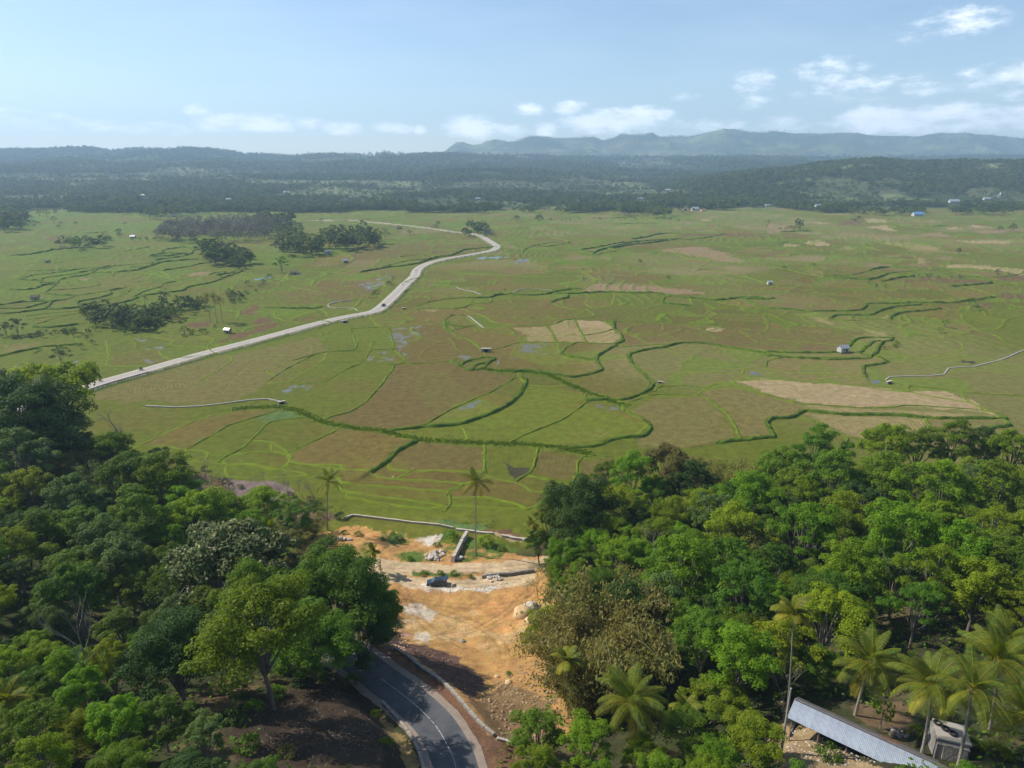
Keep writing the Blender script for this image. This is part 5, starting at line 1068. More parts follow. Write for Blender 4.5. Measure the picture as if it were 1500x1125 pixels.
def broad(seed, D=10., Ht=13., base=4.0, n1=16, n2=5, leaf=.40, per=62, flat=1.0, airy=0.0, top_only=False):
    """crown of big boughs, each breaking into leaf clumps; returns crown arrays and limb skeleton"""
    r = np.random.default_rng(seed); R_ = D / 2; zc = base + (Ht - base) * .45; hz = (Ht - base) * .55
    cs = []; rs = []; limbs = []
    for i in range(n1):
        a = i * 2.39996 + r.uniform(-.4, .4); e = 1 - (i + .5) / n1 * (1.25 if not top_only else .8); e = np.clip(e, -.45, 1)
        rr = math.sqrt(max(0, 1 - e * e)) * R_ * r.uniform(.45, .98); z = zc + e * hz * r.uniform(.62, .86) * flat
        lo = r.uniform(.8, 1.15); c = np.array([math.cos(a) * rr * lo, math.sin(a) * rr * lo, z]); q = R_ * r.uniform(.15, .34); limbs.append(c - np.array([0, 0, q * .3]))
        for k in range(n2):
            d = unit(1, r, -.3)[0]; d[:2] += c[:2] / R_ * .5; cc = c + d * q * .85 * np.array([1, 1, .75]); cs.append(cc); rs.append(q * r.uniform(.42, .66))
        cs.append(c); rs.append(q * .75)
    V, T = crown_leaves(cs, rs, per / (1 + airy), leaf, r)
    return V, T, limbs, zc
def trunk_mesh(name, Ht, base, limbs, r0, m, seed=0, lean=.5, maxl=12):
    r = random.Random(seed); q = MB(); fork = Vector((r.uniform(-lean, lean), r.uniform(-lean, lean), base * .95))
    q.tube([(0, 0, -1.2), (0, 0, 0), (fork.x * .3, fork.y * .5, base * .5), fork], [r0 * 1.5, r0 * 1.1, r0 * .9, r0 * .75], 7, False)
    for l in limbs[:maxl]:
        l = Vector(l); mid = fork.lerp(l, .5) + Vector((r.uniform(-.4, .4), r.uniform(-.4, .4), r.uniform(-.2, .5))); q.tube([fork, mid, l], [r0 * .6, r0 * .38, r0 * .14], 5, False)
    return q.mesh(name, m)
M_bark = mat('bark', (.20, .17, .135), .95, ((.10, .085, .07), 1.5, 6), .5, 6); M_barkpale = mat('pale_bark', (.31, .28, .23), .9, ((.18, .16, .13), 1.2, 6), .4, 6)
L_bright = leafmat('bright_leaves', (.085, .165, .005), (.200, .300, .008), .40, .15, .022)
L_mid = leafmat('mid_leaves', (.058, .120, .007), (.135, .210, .012), .36, .17, .024)
L_dark = leafmat('dark_leaves', (.028, .066, .009), (.072, .120, .016), .28, .12, .012)
L_grey = leafmat('greyish_leaves', (.055, .100, .018), (.130, .180, .040), .32, .12, .01)
L_olive = leafmat('olive_leaves', (.120, .125, .022), (.215, .195, .050), .38, .10, .01)
L_bamboo = leafmat('bamboo_leaves', (.170, .168, .036), (.31, .275, .088), .4, .08, .008)
L_yell = leafmat('yellow_green_leaves', (.120, .185, .006), (.260, .300, .014), .42, .12, .01)
L_flower = leafmat('flowering_leaves', (.050, .085, .012), (.42, .39, .20), .25, .05, .005)
L_frond = leafmat('frond_leaves', (.060, .115, .010), (.46, .36, .030), .38, .10, .01)
L_bare = leafmat('sparse_leaves', (.15, .15, .06), (.26, .22, .12), .3, .1, .01)
L_far = leafmat('far_leaves', (.058, .092, .018), (.140, .175, .036), .30, .34, .03)
L_farbare = leafmat('leafless_twigs', (.095, .090, .060), (.165, .150, .105), .2, .2, .02)
GEO = []
for i, (D, Ht, base, n1, n2, fl_) in enumerate([(10, 14, 2.6, 26, 6, 1.05), (10, 15.5, 3.4, 24, 7, 1.05), (10, 13, 1.6, 28, 6, 1.1), (10, 14.5, 3.6, 22, 7, 1.0), (10, 17, 4.5, 24, 6, 1.1), (10, 13.5, 2.8, 27, 6, 1.0)]):
    V, T, limbs, zc = broad(100 + i, D, Ht, base, n1, n2, .27, 175, fl_)
    cm = mesh_of('crown', V, np.arange(len(V)).reshape(-1, 4), L_mid, {'tint': ('FLOAT', T)}); tm = trunk_mesh('trunk', Ht, base, limbs, .26, M_bark, i)
    GEO.append((cm, tm, zc, D, Ht)); print('tree geo', i, len(T) // 4)
for i, (D, Ht, base, n1, n2) in enumerate([(10, 12.5, 4.2, 40, 7), (10, 11, 1.2, 44, 7)]):
    V, T, limbs, zc = broad(120 + i, D, Ht, base, n1, n2, .21, 185, 1.08)
    GEO.append((mesh_of('crown', V, np.arange(len(V)).reshape(-1, 4), L_mid, {'tint': ('FLOAT', T)}), trunk_mesh('trunk', Ht, base, limbs, .22, M_bark, 20 + i, maxl=16), zc, D, Ht)); print('big geo', len(T) // 4)
# glossy flowering one: leaves below, cream flower heads over the upper side
V, T, limbs, zc = broad(140, 10, 10.5, 2.6, 24, 7, .34, 110, .95); r_ = np.random.default_rng(5)
T = r_.random(len(T) // 4) * .16; T = np.repeat(T, 4); fl_n = 2300; pick = r_.integers(0, len(V) // 4, fl_n); Pf = V.reshape(-1, 4, 3)[pick].mean(1); ok = Pf[:, 2] > zc - 1.5; Pf = Pf[ok] + np.array([0, 0, .18])
V2, T2 = leaf_quads(Pf, unit(len(Pf), r_, .2), .26, r_, .8, .5 + .5 * r_.random(len(Pf))); V = np.concatenate([V, V2]); T = np.concatenate([T, T2])
G_flower = (mesh_of('crown', V, np.arange(len(V)).reshape(-1, 4), L_flower, {'tint': ('FLOAT', T)}), trunk_mesh('trunk', 10.5, 2.6, limbs, .3, M_bark, 9), zc, 10, 10.5)
# wide flat crown
V, T, limbs, zc = broad(150, 10, 8.2, 5.2, 22, 6, .30, 110, .75, 0, True)
G_umb = (mesh_of('crown', V, np.arange(len(V)).reshape(-1, 4), L_yell, {'tint': ('FLOAT', T)}), trunk_mesh('trunk', 8.2, 3.0, limbs, .2, M_bark, 11, maxl=18), zc, 10, 8.2)
# airy crown
V, T, limbs, zc = broad(160, 10, 13, 4.5, 20, 5, .30, 44, 1.0)
G_airy = (mesh_of('crown', V, np.arange(len(V)).reshape(-1, 4), L_grey, {'tint': ('FLOAT', T)}), trunk_mesh('trunk', 13, 4.5, limbs, .22, M_barkpale, 12, maxl=20), zc, 10, 13)
# bare branching tree
def branch_rec(q, p, d, L, r0, lvl, r, tips, spread=.65, upb=.12):
    n = 3; pts = [p]; cur = Vector(p); dd = Vector(d)
    for i in range(n):
        dd = (dd + Vector((r.uniform(-.18, .18), r.uniform(-.18, .18), r.uniform(-.08, .14)))).normalized(); cur = cur + dd * L / n; pts.append(cur.copy())
    q.tube(pts, [r0, r0 * .85, r0 * .72, r0 * .6], 5 if lvl < 2 else 3, False)
    if lvl >= 5: tips.append(cur.copy()); return
    for k in range(r.choice((2, 3)) if lvl < 4 else 2):
        a = dd.orthogonal().normalized(); a.rotate(Matrix.Rotation(r.uniform(0, 6.28), 3, dd)); nd = (dd + a * r.uniform(.4, 1.0) * spread + Vector((0, 0, upb))).normalized()
        branch_rec(q, cur, nd, L * r.uniform(.62, .82), r0 * .6, lvl + 1, r, tips, spread, upb)
def bare_mesh(seed, Ht, spread, m, r0=.2, up=.12, leaves=0):
    r = random.Random(seed); q = MB(); tips = []; branch_rec(q, Vector((0, 0, -.3)), Vector((r.uniform(-.15, .15), 0, 1)), Ht * .38, r0, 0, r, tips, spread, up); me = q.mesh('trunk', m)
    lm = None
    if leaves:
        rr = np.random.default_rng(seed); P = np.array([list(t) for t in tips]); P = np.repeat(P, leaves, 0) + rr.normal(0, .35, (len(P) * leaves, 3)); V, T = leaf_quads(P, unit(len(P), rr, 0), .2, rr); lm = mesh_of('crown', V, np.arange(len(V)).reshape(-1, 4), L_bare, {'tint': ('FLOAT', T)})
    return me, lm
# bamboo: a fountain of arching culms
def bamboo_mesh(seed, culms=46, Ht=11.0):
    r = np.random.default_rng(seed); q = MB(); VV = []; TT = []
    for i in range(culms):
        a = r.uniform(0, 6.28); rad = r.uniform(0, 1.3); b = Vector((math.cos(a) * rad, math.sin(a) * rad, -.2)); L = Ht * r.uniform(.75, 1.15); reach = L * r.uniform(.18, .55); pts = []
        for k in range(8):
            t = k / 7; pts.append(b + Vector((math.cos(a) * reach * t ** 2.1, math.sin(a) * reach * t ** 2.1, L * (t - .30 * t ** 3.2 * (1 + reach / L)))))
        q.tube(pts, [.06, .055, .05, .045, .04, .03, .02, .01], 4, False); ct = r.random()
        for k in range(26):
            t = r.uniform(.28, 1.0); j = min(6, int(t * 7)); f = t * 7 - j; p = np.array(pts[j].lerp(pts[j + 1], f)); off = r.normal(0, .42, 3) * np.array([1, 1, .7]); n = 13; P = p + off + r.normal(0, .26, (n, 3)); P[:, 2] -= r.random(n) * .4
            dr = np.tile(np.array([math.cos(a) * .4, math.sin(a) * .4, -1.0]), (n, 1)) + unit(n, r) * .7; N_ = unit(n, r); N_[:, 2] = np.abs(N_[:, 2]) * .6 + .2; N_ /= np.linalg.norm(N_, axis=1, keepdims=True)
            V, T = leaf_quads(P, N_, .40, r, .34, np.clip(ct * .6 + r.random(n) * .4, 0, 1), .3, dr); VV.append(V); TT.append(T)
    V = np.concatenate(VV); T = np.concatenate(TT); return mesh_of('crown', V, np.arange(len(V)).reshape(-1, 4), L_bamboo, {'tint': ('FLOAT', T)}), q.mesh('culm_clump', mat('culm', (.22, .23, .09), .5))
BAM = [bamboo_mesh(s) for s in (1, 2, 3)]
def shrub_mesh(seed, D=3.0, Ht=2.0, leaf=.26, per=150, L=None):
    r = np.random.default_rng(seed); cs = []; rs = []
    for i in range(12):
        d = unit(1, r, 0)[0]; cs.append(d * np.array([D * .32, D * .32, Ht * .5]) + np.array([0, 0, Ht * .25])); rs.append(D * r.uniform(.14, .22))
    V, T = crown_leaves(cs, rs, per, leaf, r); return mesh_of('foliage', V, np.arange(len(V)).reshape(-1, 4), L or L_mid, {'tint': ('FLOAT', T)})
SHR = [shrub_mesh(s) for s in (1, 2, 3)]

def child(name, me, parent, m=None):
    o = obj(name, me, parent)
    if m is not None and me.materials[0] != m: o.material_slots[0].link = 'OBJECT'; o.material_slots[0].material = m
    return o
PLACED = []       # x, y, crown diameter
def plant(name, g, x, y, D, label, cat='tree', group=None, L=None, hs=1.0, bark=None, z=None, rz=None):
    cm, tm, zc, D0, H0 = g; s = D / D0; t = empty(name, (x, y, gz(x, y) if z is None else z), random.uniform(0, 6.28) if rz is None else rz, (s, s, s * hs)); tag(t, label, cat, group)
    child('trunk', tm, t, bark); child('crown', cm, t, L); PLACED.append((x, y, D)); return t
def put(px, py, dpx, g, name, label, L=None, hs=1.0, **k):
    """plant a tree so that its crown stands in the line of sight to (px, py), dpx wide in the photograph"""
    cm, tm, zc, D0, H0 = g; D = 10.
    for _ in range(4):
        x, y, z = hit(px, py, zc * D / D0 * hs); D = dpx / 1000 * depth(x, y, z + zc * D / D0 * hs)
    return plant(name, g, x, y, D, label, L=L, hs=hs, **k)
G = GEO
HAND = [
 # left wood
 (30, 628, 140, 7, 'dark_tree', L_dark, 1.0, 'huge dark tree at the left edge in front of the concrete road'), (8, 600, 110, 0, 'dark_tree', L_dark, .9, 'dark tree cut off by the left edge beside the huge dark one'), (84, 655, 92, 3, 'dark_tree', L_dark, .85, 'dark rounded tree right below the huge dark tree'),
 (98, 628, 50, 5, 'dark_tree', L_dark, .9, 'smaller dark tree at the near end of the concrete road'), (28, 680, 95, 1, 'grey_green_tree', L_grey, .9, 'grey green tree below the huge dark tree at the left edge'), (160, 672, 75, 0, 'bright_tree', L_bright, .9, 'bright green tree just left of the leafless tree trunk'),
 (228, 678, 40, 3, 'dark_tree', L_dark, 1.0, 'small dark tree right of the leafless tree trunk'), (103, 690, 70, 5, 'olive_tree', L_olive, .8, 'olive yellow bush tree between dark trees at upper left'), (45, 722, 60, 4, 'yellow_green_tree', L_yell, 1.0, 'yellow green lit tree near the left edge'),
 (178, 715, 85, 3, 'mid_green_tree', L_mid, 1.0, 'mid green tree below the bright tree by the leafless trunk'), (240, 715, 95, 0, 'bright_tree', L_bright, .95, 'broad green tree at the edge of the mauve scrub'), (108, 745, 80, 1, 'grey_green_tree', L_grey, 1.0, 'grey green tree in the middle of the upper left wood'),
 (205, 775, 100, 2, 'mid_green_tree', L_mid, 1.0, 'big mid green tree left of the bright one by the flowering tree'), (290, 765, 85, 5, 'bright_tree', L_bright, 1.0, 'bright green dome just behind the flowering tree'), (330, 745, 55, 3, 'bright_tree', L_bright, 1.0, 'small bright tree at the wood edge by the mauve scrub'),
 (385, 752, 70, 0, 'bright_tree', L_bright, .9, 'bright green tree between flowering tree and field edge'), (425, 770, 60, 4, 'mid_green_tree', L_mid, .9, 'mid green tree left of the left coconut palm'), (150, 800, 75, 4, 'grey_green_tree', L_grey, 1.0, 'tall grey green tree with visible pale stems at left'),
 (60, 800, 85, 2, 'mid_green_tree', L_mid, 1.0, 'mid green tree low on the left edge slope'), (105, 850, 80, 0, 'mid_green_tree', L_mid, .9, 'round mid green tree above the dead branching tree'), (20, 860, 70, 3, 'dark_tree', L_dark, 1.0, 'dark tree at the left edge above the small palms'),
 (190, 865, 70, 5, 'mid_green_tree', L_mid, .9, 'mid green tree right of the dead branching tree'), (175, 930, 75, 2, 'mid_green_tree', L_mid, .8, 'bushy tree beside the dead branching tree'), (262, 975, 135, 7, 'dark_tree', L_dark, .95, 'glossy dark tree left of the big bright tree'),
 (385, 925, 175, 6, 'bright_tree', L_bright, 1.0, 'big bright green tree with a bare trunk left of the road'), (500, 885, 160, 7, 'dark_tree', L_mid, .95, 'big dark green tree overhanging the road end'), (455, 945, 120, 7, 'dark_tree', L_mid, .9, 'dense green tree between the bright tree and the road'),
 (545, 895, 85, 5, 'dark_tree', L_mid, .9, 'dark tree nearest the orange clearing above the road'), (530, 935, 95, 2, 'dark_tree', L_dark, .85, 'low dark tree hanging over the upper end of the asphalt'), (440, 845, 85, 5, 'olive_tree', L_olive, .8, 'olive green tree above the road end behind the big dark one'), (432, 800, 50, 0, 'olive_tree', L_olive, .8, 'olive bush tree at the left end of the dirt track'),
 (60, 905, 60, 5, 'grey_green_tree', L_grey, .8, 'low grey green tree at the left edge slope'), (305, 900, 80, 1, 'mid_green_tree', L_mid, .9, 'mid green tree under the flowering tree'),
 # right wood
 (850, 762, 105, 7, 'dark_tree', L_dark, 1.15, 'big dark tree at the corner of the right wood above the track'), (808, 770, 55, 4, 'mid_green_tree', L_mid, 1.0, 'slim tree at the right end of the dirt track'), (790, 800, 45, 5, 'mid_green_tree', L_mid, .9, 'small tree beside the rubble wall on the track'),
 (922, 705, 75, 3, 'bright_tree', L_bright, 1.05, 'bright tree topping the left shoulder of the right wood'), (905, 745, 60, 4, 'bright_tree', L_yell, 1.0, 'yellow green tree right behind the big dark corner tree'), (975, 690, 75, 5, 'olive_tree', L_olive, 1.0, 'olive tree on the field edge left of the bamboo'),
 (1015, 720, 70, 2, 'dark_tree', L_dark, 1.0, 'dark tree in the hollow right of the bright shoulder tree'), (965, 800, 70, 0, 'bright_tree', L_bright, 1.0, 'bright tree left half of the pair behind the bamboo'), (1000, 850, 105, 1, 'bright_tree', L_bright, 1.05, 'tall bright green tree right of the big tan bamboo'),
 (1065, 790, 90, 3, 'bright_tree', L_bright, 1.0, 'bright yellow green crown behind the vine hung tree'), (1100, 740, 85, 0, 'bright_tree', L_bright, 1.0, 'bright crown in the middle row of the right wood'), (1145, 700, 80, 5, 'mid_green_tree', L_mid, 1.0, 'mid green tree behind the bright middle crown'),
 (1200, 665, 70, 1, 'mid_green_tree', L_mid, 1.0, 'mid green tree on the field edge right of the bamboo row'), (1215, 720, 95, 2, 'mid_green_tree', L_mid, 1.0, 'large mid green crown at the centre of the right wood'), (1175, 790, 100, 3, 'bright_tree', L_bright, 1.05, 'large bright crown above the small palm by the shed'),
 (1240, 770, 85, 0, 'bright_tree', L_yell, 1.0, 'lightest yellow green crown in the right wood'), (1298, 660, 75, 5, 'bright_tree', L_bright, 1.0, 'bright tree standing highest on the right field edge'), (1300, 715, 90, 0, 'mid_green_tree', L_mid, 1.0, 'mid green crown below the highest edge tree'),
 (1345, 660, 60, 3, 'mid_green_tree', L_mid, 1.0, 'mid green edge tree right of the highest one'), (1395, 662, 75, 2, 'bright_tree', L_bright, .95, 'bright round edge tree near the right side'), (1440, 660, 60, 0, 'dark_tree', L_dark, 1.0, 'dark edge tree between two bright ones at right'), (1483, 668, 70, 5, 'bright_tree', L_bright, 1.0, 'bright tree at the right edge beside the fields'),
 (1370, 730, 95, 1, 'bright_tree', L_bright, 1.0, 'bright crown below the round edge tree'), (1450, 740, 100, 2, 'mid_green_tree', L_mid, 1.0, 'broad mid green crown by the right edge'), (1320, 800, 110, 3, 'bright_tree', L_bright, 1.1, 'tall bright tree with forked pale trunk above the palms'),
 (1250, 850, 95, 0, 'bright_tree', L_bright, 1.1, 'bright tree with pale trunk right of the thin palm'), (1400, 820, 110, 5, 'bright_tree', L_bright, 1.0, 'broad bright crown above the right hand palms'), (1470, 830, 95, 3, 'mid_green_tree', L_mid, 1.0, 'dull green tree at the right edge above the palms'),
 (1090, 880, 95, 4, 'mid_green_tree', L_mid, 1.05, 'mid green tree left of the thin palm'), (1130, 850, 85, 2, 'mid_green_tree', L_mid, 1.0, 'round mid green tree behind the thin palm'), (1045, 920, 80, 2, 'dark_tree', L_dark, .9, 'dark tree in the shade right of the bamboo'), (1195, 900, 90, 0, 'mid_green_tree', L_mid, 1.0, 'green tree between thin palm and first big palm'),
 (1085, 975, 55, 1, 'grey_green_tree', L_grey, .8, 'small pale leaved tree in the dark gap left of the shed'), (1195, 985, 70, 2, 'dark_tree', L_mid, .75, 'bushy green tree touching the left end of the shed'), (790, 1085, 80, 2, 'mid_green_tree', L_mid, .85, 'round dark leaved tree at the bottom beside the kerb end'),
 (858, 1095, 85, 3, 'bright_tree', L_bright, .85, 'bright green tree at the bottom left of the big palm'), (940, 1110, 60, 5, 'bright_tree', L_bright, .7, 'small bright tree at the bottom under the big palm'), (1050, 1030, 90, 5, 'yellow_green_tree', L_yell, .6, 'yellow green spreading bush above the bottom edge'), (1105, 1085, 95, 0, 'yellow_green_tree', L_yell, .6, 'yellow leaved bush left of the shed yard'),
 (1010, 1080, 90, 2, 'mid_green_tree', L_mid, .6, 'green bush right of the big palm at the bottom'), (885, 700, 45, 3, 'mid_green_tree', L_mid, 1.0, 'small tree behind the big dark corner tree'), (1490, 900, 70, 1, 'bright_tree', L_yell, .9, 'yellow green tree behind the rightmost palm'),
]
for px, py, d, gi, nm, L, hs, lab in HAND: put(px, py, d, G[gi], nm, lab, L, hs)
put(338, 838, 165, G_flower, 'flowering_tree', 'large round tree covered with cream flower heads in the left wood', L_flower)
put(75, 560, 145, G_umb, 'spreading_tree', 'flat topped yellow green tree behind the huge dark tree', L_yell, 1.2)
put(135, 705, 60, G_airy, 'airy_tree', 'thin pale stemmed tree with loose leaves in the left wood', L_grey, 1.2); put(250, 860, 70, G_airy, 'airy_tree', 'loose leaved tree with slender stems below the bright dome', L_mid, 1.2)
put(1120, 900, 60, G_airy, 'airy_tree', 'thin vine hung tree with pale twigs in the right wood', L_grey, 1.3); put(1100, 800, 70, G_airy, 'airy_tree', 'half leafless tree among the bright crowns', L_olive, 1.2)
put(1280, 885, 60, G_airy, 'airy_tree', 'slender tree with pale stem behind the first big palm', L_bright, 1.2)
def bare(px, pyb, Hm, seed, spread, label, m, leaves=0, up=.12, r0=.2):
    x, y, z = hit(px, pyb); tm, lm = bare_mesh(seed, Hm, spread, m, r0, up, leaves); t = empty('leafless_tree', (x, y, gz(x, y))); tag(t, label, 'tree'); obj('trunk', tm, t)
    if lm: obj('crown', lm, t)
    PLACED.append((x, y, 4.0))
bare(184, 664, 13.5, 3, .95, 'leafless spreading tree standing before the near left rice field', M_barkpale, 3, .05, .42)
bare(122, 1052, 13.5, 23, .42, 'dead grey branching tree above the yellowing palm', M_barkpale, 0, .45, .20)
bare(300, 700, 5, 5, .7, 'small twiggy tree on the dry field edge', M_barkpale, 3); bare(410, 735, 6.5, 6, .4, 'thin bare sapling on the mauve scrub', M_barkpale, 2, .4, .07); bare(240, 700, 5, 7, .7, 'twiggy shrub tree beside the left field corner', M_barkpale, 4)
bare(375, 728, 5, 15, .5, 'pale twiggy sapling left of the bare sapling', M_barkpale, 3, .3, .06); bare(445, 738, 6, 16, .5, 'pale twiggy sapling left of the left coconut palm', M_barkpale, 3, .3, .06)
bare(968, 860, 12, 9, .8, 'grey leafless tree wrapped in vines at the bamboo', M_barkpale, 4, .1, .18); bare(1145, 1045, 6, 10, .7, 'small bare tree at the left end of the shed', M_barkpale, 0, .2, .09); bare(770, 900, 6, 12, .6, 'scraggy half bare sapling at the rim of the clearing', M_bark, 6, .3, .08)
bare(788, 880, 7, 13, .7, 'leaning scraggy tree over the ochre boulder', M_bark, 8, .2, .09)
for i, (px, py, hh, w_) in enumerate([(322, 712, 4.0, 'pale twiggy bush at the left of the mauve patch'), (345, 722, 4.6, 'pale twiggy bush in front of the mauve patch'), (392, 716, 4.4, 'pale twiggy bush in the middle of the mauve patch'), (425, 732, 5.2, 'pale twiggy bush right of the bare sapling'), (458, 728, 4.2, 'pale twiggy bush just left of the left coconut palm'), (275, 688, 4.2, 'pale twiggy bush at the dry field corner')]):
    bare(px, py, hh, 40 + i, .8, w_, M_barkpale, 4, .12, .07)
# bamboo
def bam(px, py, dpx, k, label, L=None, hs=1.0):
    Hc = 7.5; D = 10.
    for _ in range(3): x, y, z = hit(px, py, Hc * D / 10 * hs); D = dpx / 1000 * depth(x, y, z + Hc)
    s = D / 10.5; t = empty('bamboo_clump', (x, y, gz(x, y)), random.uniform(0, 6), (s, s, s * hs)); tag(t, label, 'bamboo'); child('foliage', BAM[k][0], t, L); child('culm_clump', BAM[k][1], t); PLACED.append((x, y, D * .8))
for a in [(880, 885, 185, 0, 'tallest tan bamboo clump in the middle of the right foreground', None, 1.1), (825, 915, 135, 1, 'tan bamboo clump leaning over the orange clearing', None, .95), (930, 935, 150, 2, 'tan bamboo clump above the big palm'), (850, 975, 130, 1, 'olive bamboo clump behind the small areca palm', L_olive, .9),
          (910, 845, 95, 2, 'tan bamboo clump at the back beside the grey leafless tree'), (1050, 690, 85, 0, 'dull bamboo clump on the field edge', L_olive, 1.2), (1100, 680, 80, 1, 'pale bamboo clump on the field edge right of the dull one', None, 1.1), (1165, 675, 60, 2, 'small dull bamboo on the right field edge', L_olive, 1.1), (1120, 715, 60, 0, 'dull bamboo in the second row of the right wood', L_bamboo),
          (150, 690, 70, 1, 'pale yellow bamboo below the dark trees at left', L_olive), (985, 745, 60, 2, 'small bamboo among the vines in the right wood', L_olive), (455, 760, 55, 0, 'olive bamboo at the left coconut palm foot', L_olive, .7), (1020, 672, 55, 1, 'brownish bamboo tip on the upper field edge', None, 1.1)]:
    bam(*a)

# palms
def frond_mesh(name, L, droop, rise, seed, nl=50, wl_=.95, yellow=0.0, stiff=.5, lw=.035):
    r = random.Random(seed); V = []; F = []; T = []; pts = []; ang = rise; p = Vector((0, 0, 0)); n = 14
    for i in range(n + 1):
        pts.append(p.copy()); t = i / n; ang = rise - droop * t ** 1.3; p = p + Vector((math.cos(ang), 0, math.sin(ang))) * L / n
    q = MB(); q.tube(pts, [.05 * (1 - .85 * i / n) + .006 for i in range(n + 1)], 4, False); V += q.v; F += q.f; T += [.55] * len(q.v)
    for i in range(nl):
        t = .12 + .86 * i / nl; j = min(n - 1, int(t * n)); c = pts[j].lerp(pts[j + 1], t * n - j); d = (pts[j + 1] - pts[j]).normalized(); ll = wl_ * math.sin(math.pi * min(1, t * .82 + .16)) ** .7 * r.uniform(.85, 1.1) + .1
        for s in (-1, 1):
            side = (Vector((0, s, 0)) * .92 + d * .55 + Vector((0, 0, -.25 - .2 * t + .3 * stiff))).normalized(); w = d * lw; m1 = c + side * ll * .55 + Vector((0, 0, -.02)); e = c + side * ll + Vector((0, 0, -ll * (.38 - .2 * stiff))); b = len(V)
            V += [c - w * .5, c + w * .7, m1 + w, m1 - w * .6, e + w * .15, e - w * .1]; F += [(b, b + 1, b + 2, b + 3), (b + 3, b + 2, b + 4, b + 5)]; tt = min(1, max(0, yellow + r.uniform(-.15, .2))); T += [tt] * 6
    return mesh_of(name, np.array([tuple(v) for v in V]), [tuple(f) for f in F], L_frond, {'tint': ('FLOAT', T)})
FR = [frond_mesh('frond', 4.4, .9, 1.30, 1, yellow=.05), frond_mesh('frond', 4.8, 1.25, .95, 2, yellow=.12), frond_mesh('frond', 4.9, 1.45, .55, 3, yellow=.10), frond_mesh('frond', 4.7, 1.5, .22, 4, yellow=.22), frond_mesh('frond', 4.3, 1.15, -.28, 5, yellow=.55)]
FRA = [frond_mesh('frond', 2.1, 1.0, 1.15, 6, 26, .6, .15, 1.0, .06), frond_mesh('frond', 2.2, 1.4, .65, 7, 26, .6, .25, 1.0, .06), frond_mesh('frond', 2.0, 1.5, .15, 8, 26, .55, .5, .8, .06)]
FRL = [frond_mesh('frond', 4.6, a, b, 10 + i, 11, .9, y) for i, (a, b, y) in enumerate([(.9, 1.2, .05), (1.3, .6, .15), (1.4, .05, .3)])]
M_ptrunk = mat('palm_trunk', (.34, .30, .25), .9, ((.20, .175, .14), 4, 4), .5, 10); M_nut = mat('coconut', (.22, .16, .03), .5)
q = MB(); q.rock((0, 0, 0), .14, 1.1, 3, 7); ME_nut = q.mesh('coconut', M_nut, True)
q = MB(); q.tube([(0, 0, 0), (0, 0, .55), (0, 0, 1.1)], [.13, .15, .07], 8); ME_shaft = q.mesh('crown_shaft', mat('crown_shaft', (.10, .17, .03), .5))
PT = {}
def palm(x, y, Ht, label, kind='coconut', lean=(0, 0), nf=20, s=1.0, name=None, group=None, seed=0, low=False, Lm=None):
    r = random.Random(seed + int(x * 13)); z = gz(x, y); t = empty(name or kind + '_palm', (x, y, z)); tag(t, label, 'palm tree', group); q = MB(); top = Vector((lean[0], lean[1], Ht)); n = 8
    pts = [Vector((lean[0] * (k / n) ** 1.6, lean[1] * (k / n) ** 1.6, Ht * k / n)) for k in range(n + 1)]; r0 = .17 if kind == 'coconut' else .09
    q.tube([Vector((0, 0, -.5))] + pts, [r0 * 1.6, r0 * 1.3] + [r0 * (1.05 - .35 * k / n) for k in range(1, n + 1)], 8, True); q.build('trunk', M_ptrunk, t)
    fs = FRL if low else (FR if kind == 'coconut' else FRA); nk = len(fs)
    for i in range(nf):
        k = min(nk - 1, int(i / nf * nk)); o = child('frond', fs[k], t, Lm); o.location = top + Vector((0, 0, (.1 if kind == 'coconut' else .75) - .02 * i)); o.rotation_euler = (r.uniform(-.3, .3), r.uniform(-.22, .22), i * 2.39996 + r.uniform(-.4, .4)); ss_ = s * r.uniform(.88, 1.1); o.scale = (ss_,) * 3
    if kind == 'coconut' and not low:
        for i in range(7): o = obj('coconut', ME_nut, t); a = r.uniform(0, 6.28); o.location = top + Vector((math.cos(a) * .32, math.sin(a) * .32, -.15 - r.random() * .3))
    if kind != 'coconut': o = obj('crown_shaft', ME_shaft, t); o.location = top - Vector((0, 0, .3))
    PLACED.append((x, y, 2.5)); return t
def palm_at(pxb, pyb, pxt, pyt, label, kind='coconut', **k):
    """base seen at (pxb, pyb), top of trunk at (pxt, pyt)"""
    x, y, z = hit(pxb, pyb); d = px_dir(pxt, pyt); tt = y / d[1]; Ht = H + d[2] * tt - z; lean = d[0] * tt - x
    return palm(x, y, Ht, label, kind, (lean, 0), **k)
palm_at(480, 777, 481, 704, 'left of the two tall coconut palms beyond the clearing', nf=18, s=.88); palm_at(697, 814, 697, 706, 'tall straight coconut palm standing by the stone wall', nf=20, s=.90)
palm_at(548, 840, 546, 812, 'small short areca palm in the clearing left of the car', 'areca', nf=11, s=1.0); palm_at(783, 815, 780, 772, 'slender areca palm at the right end of the rubble wall', 'areca', nf=11, s=1.0); palm_at(803, 790, 805, 752, 'areca palm in front of the big dark corner tree', 'areca', nf=11)
palm_at(1150, 1062, 1162, 902, 'very thin tall areca palm left of the tin roofed shed', 'areca', nf=14, s=1.15); palm_at(832, 1052, 830, 972, 'thin areca palm in front of the tan bamboo', 'areca', nf=14, s=1.1); palm_at(940, 1110, 925, 1030, 'big coconut palm in the bottom centre below the bamboo', nf=28, s=.98)
palm_at(1252, 1052, 1275, 972, 'first coconut palm from the left behind the shed', nf=28, s=.98); palm_at(1350, 1106, 1366, 1004, 'middle coconut palm behind the shed with yellowing fronds', nf=28, s=.95); palm_at(1402, 1128, 1424, 1010, 'coconut palm with thin pale trunk in front of the concrete tank', nf=20, s=.92, seed=5)
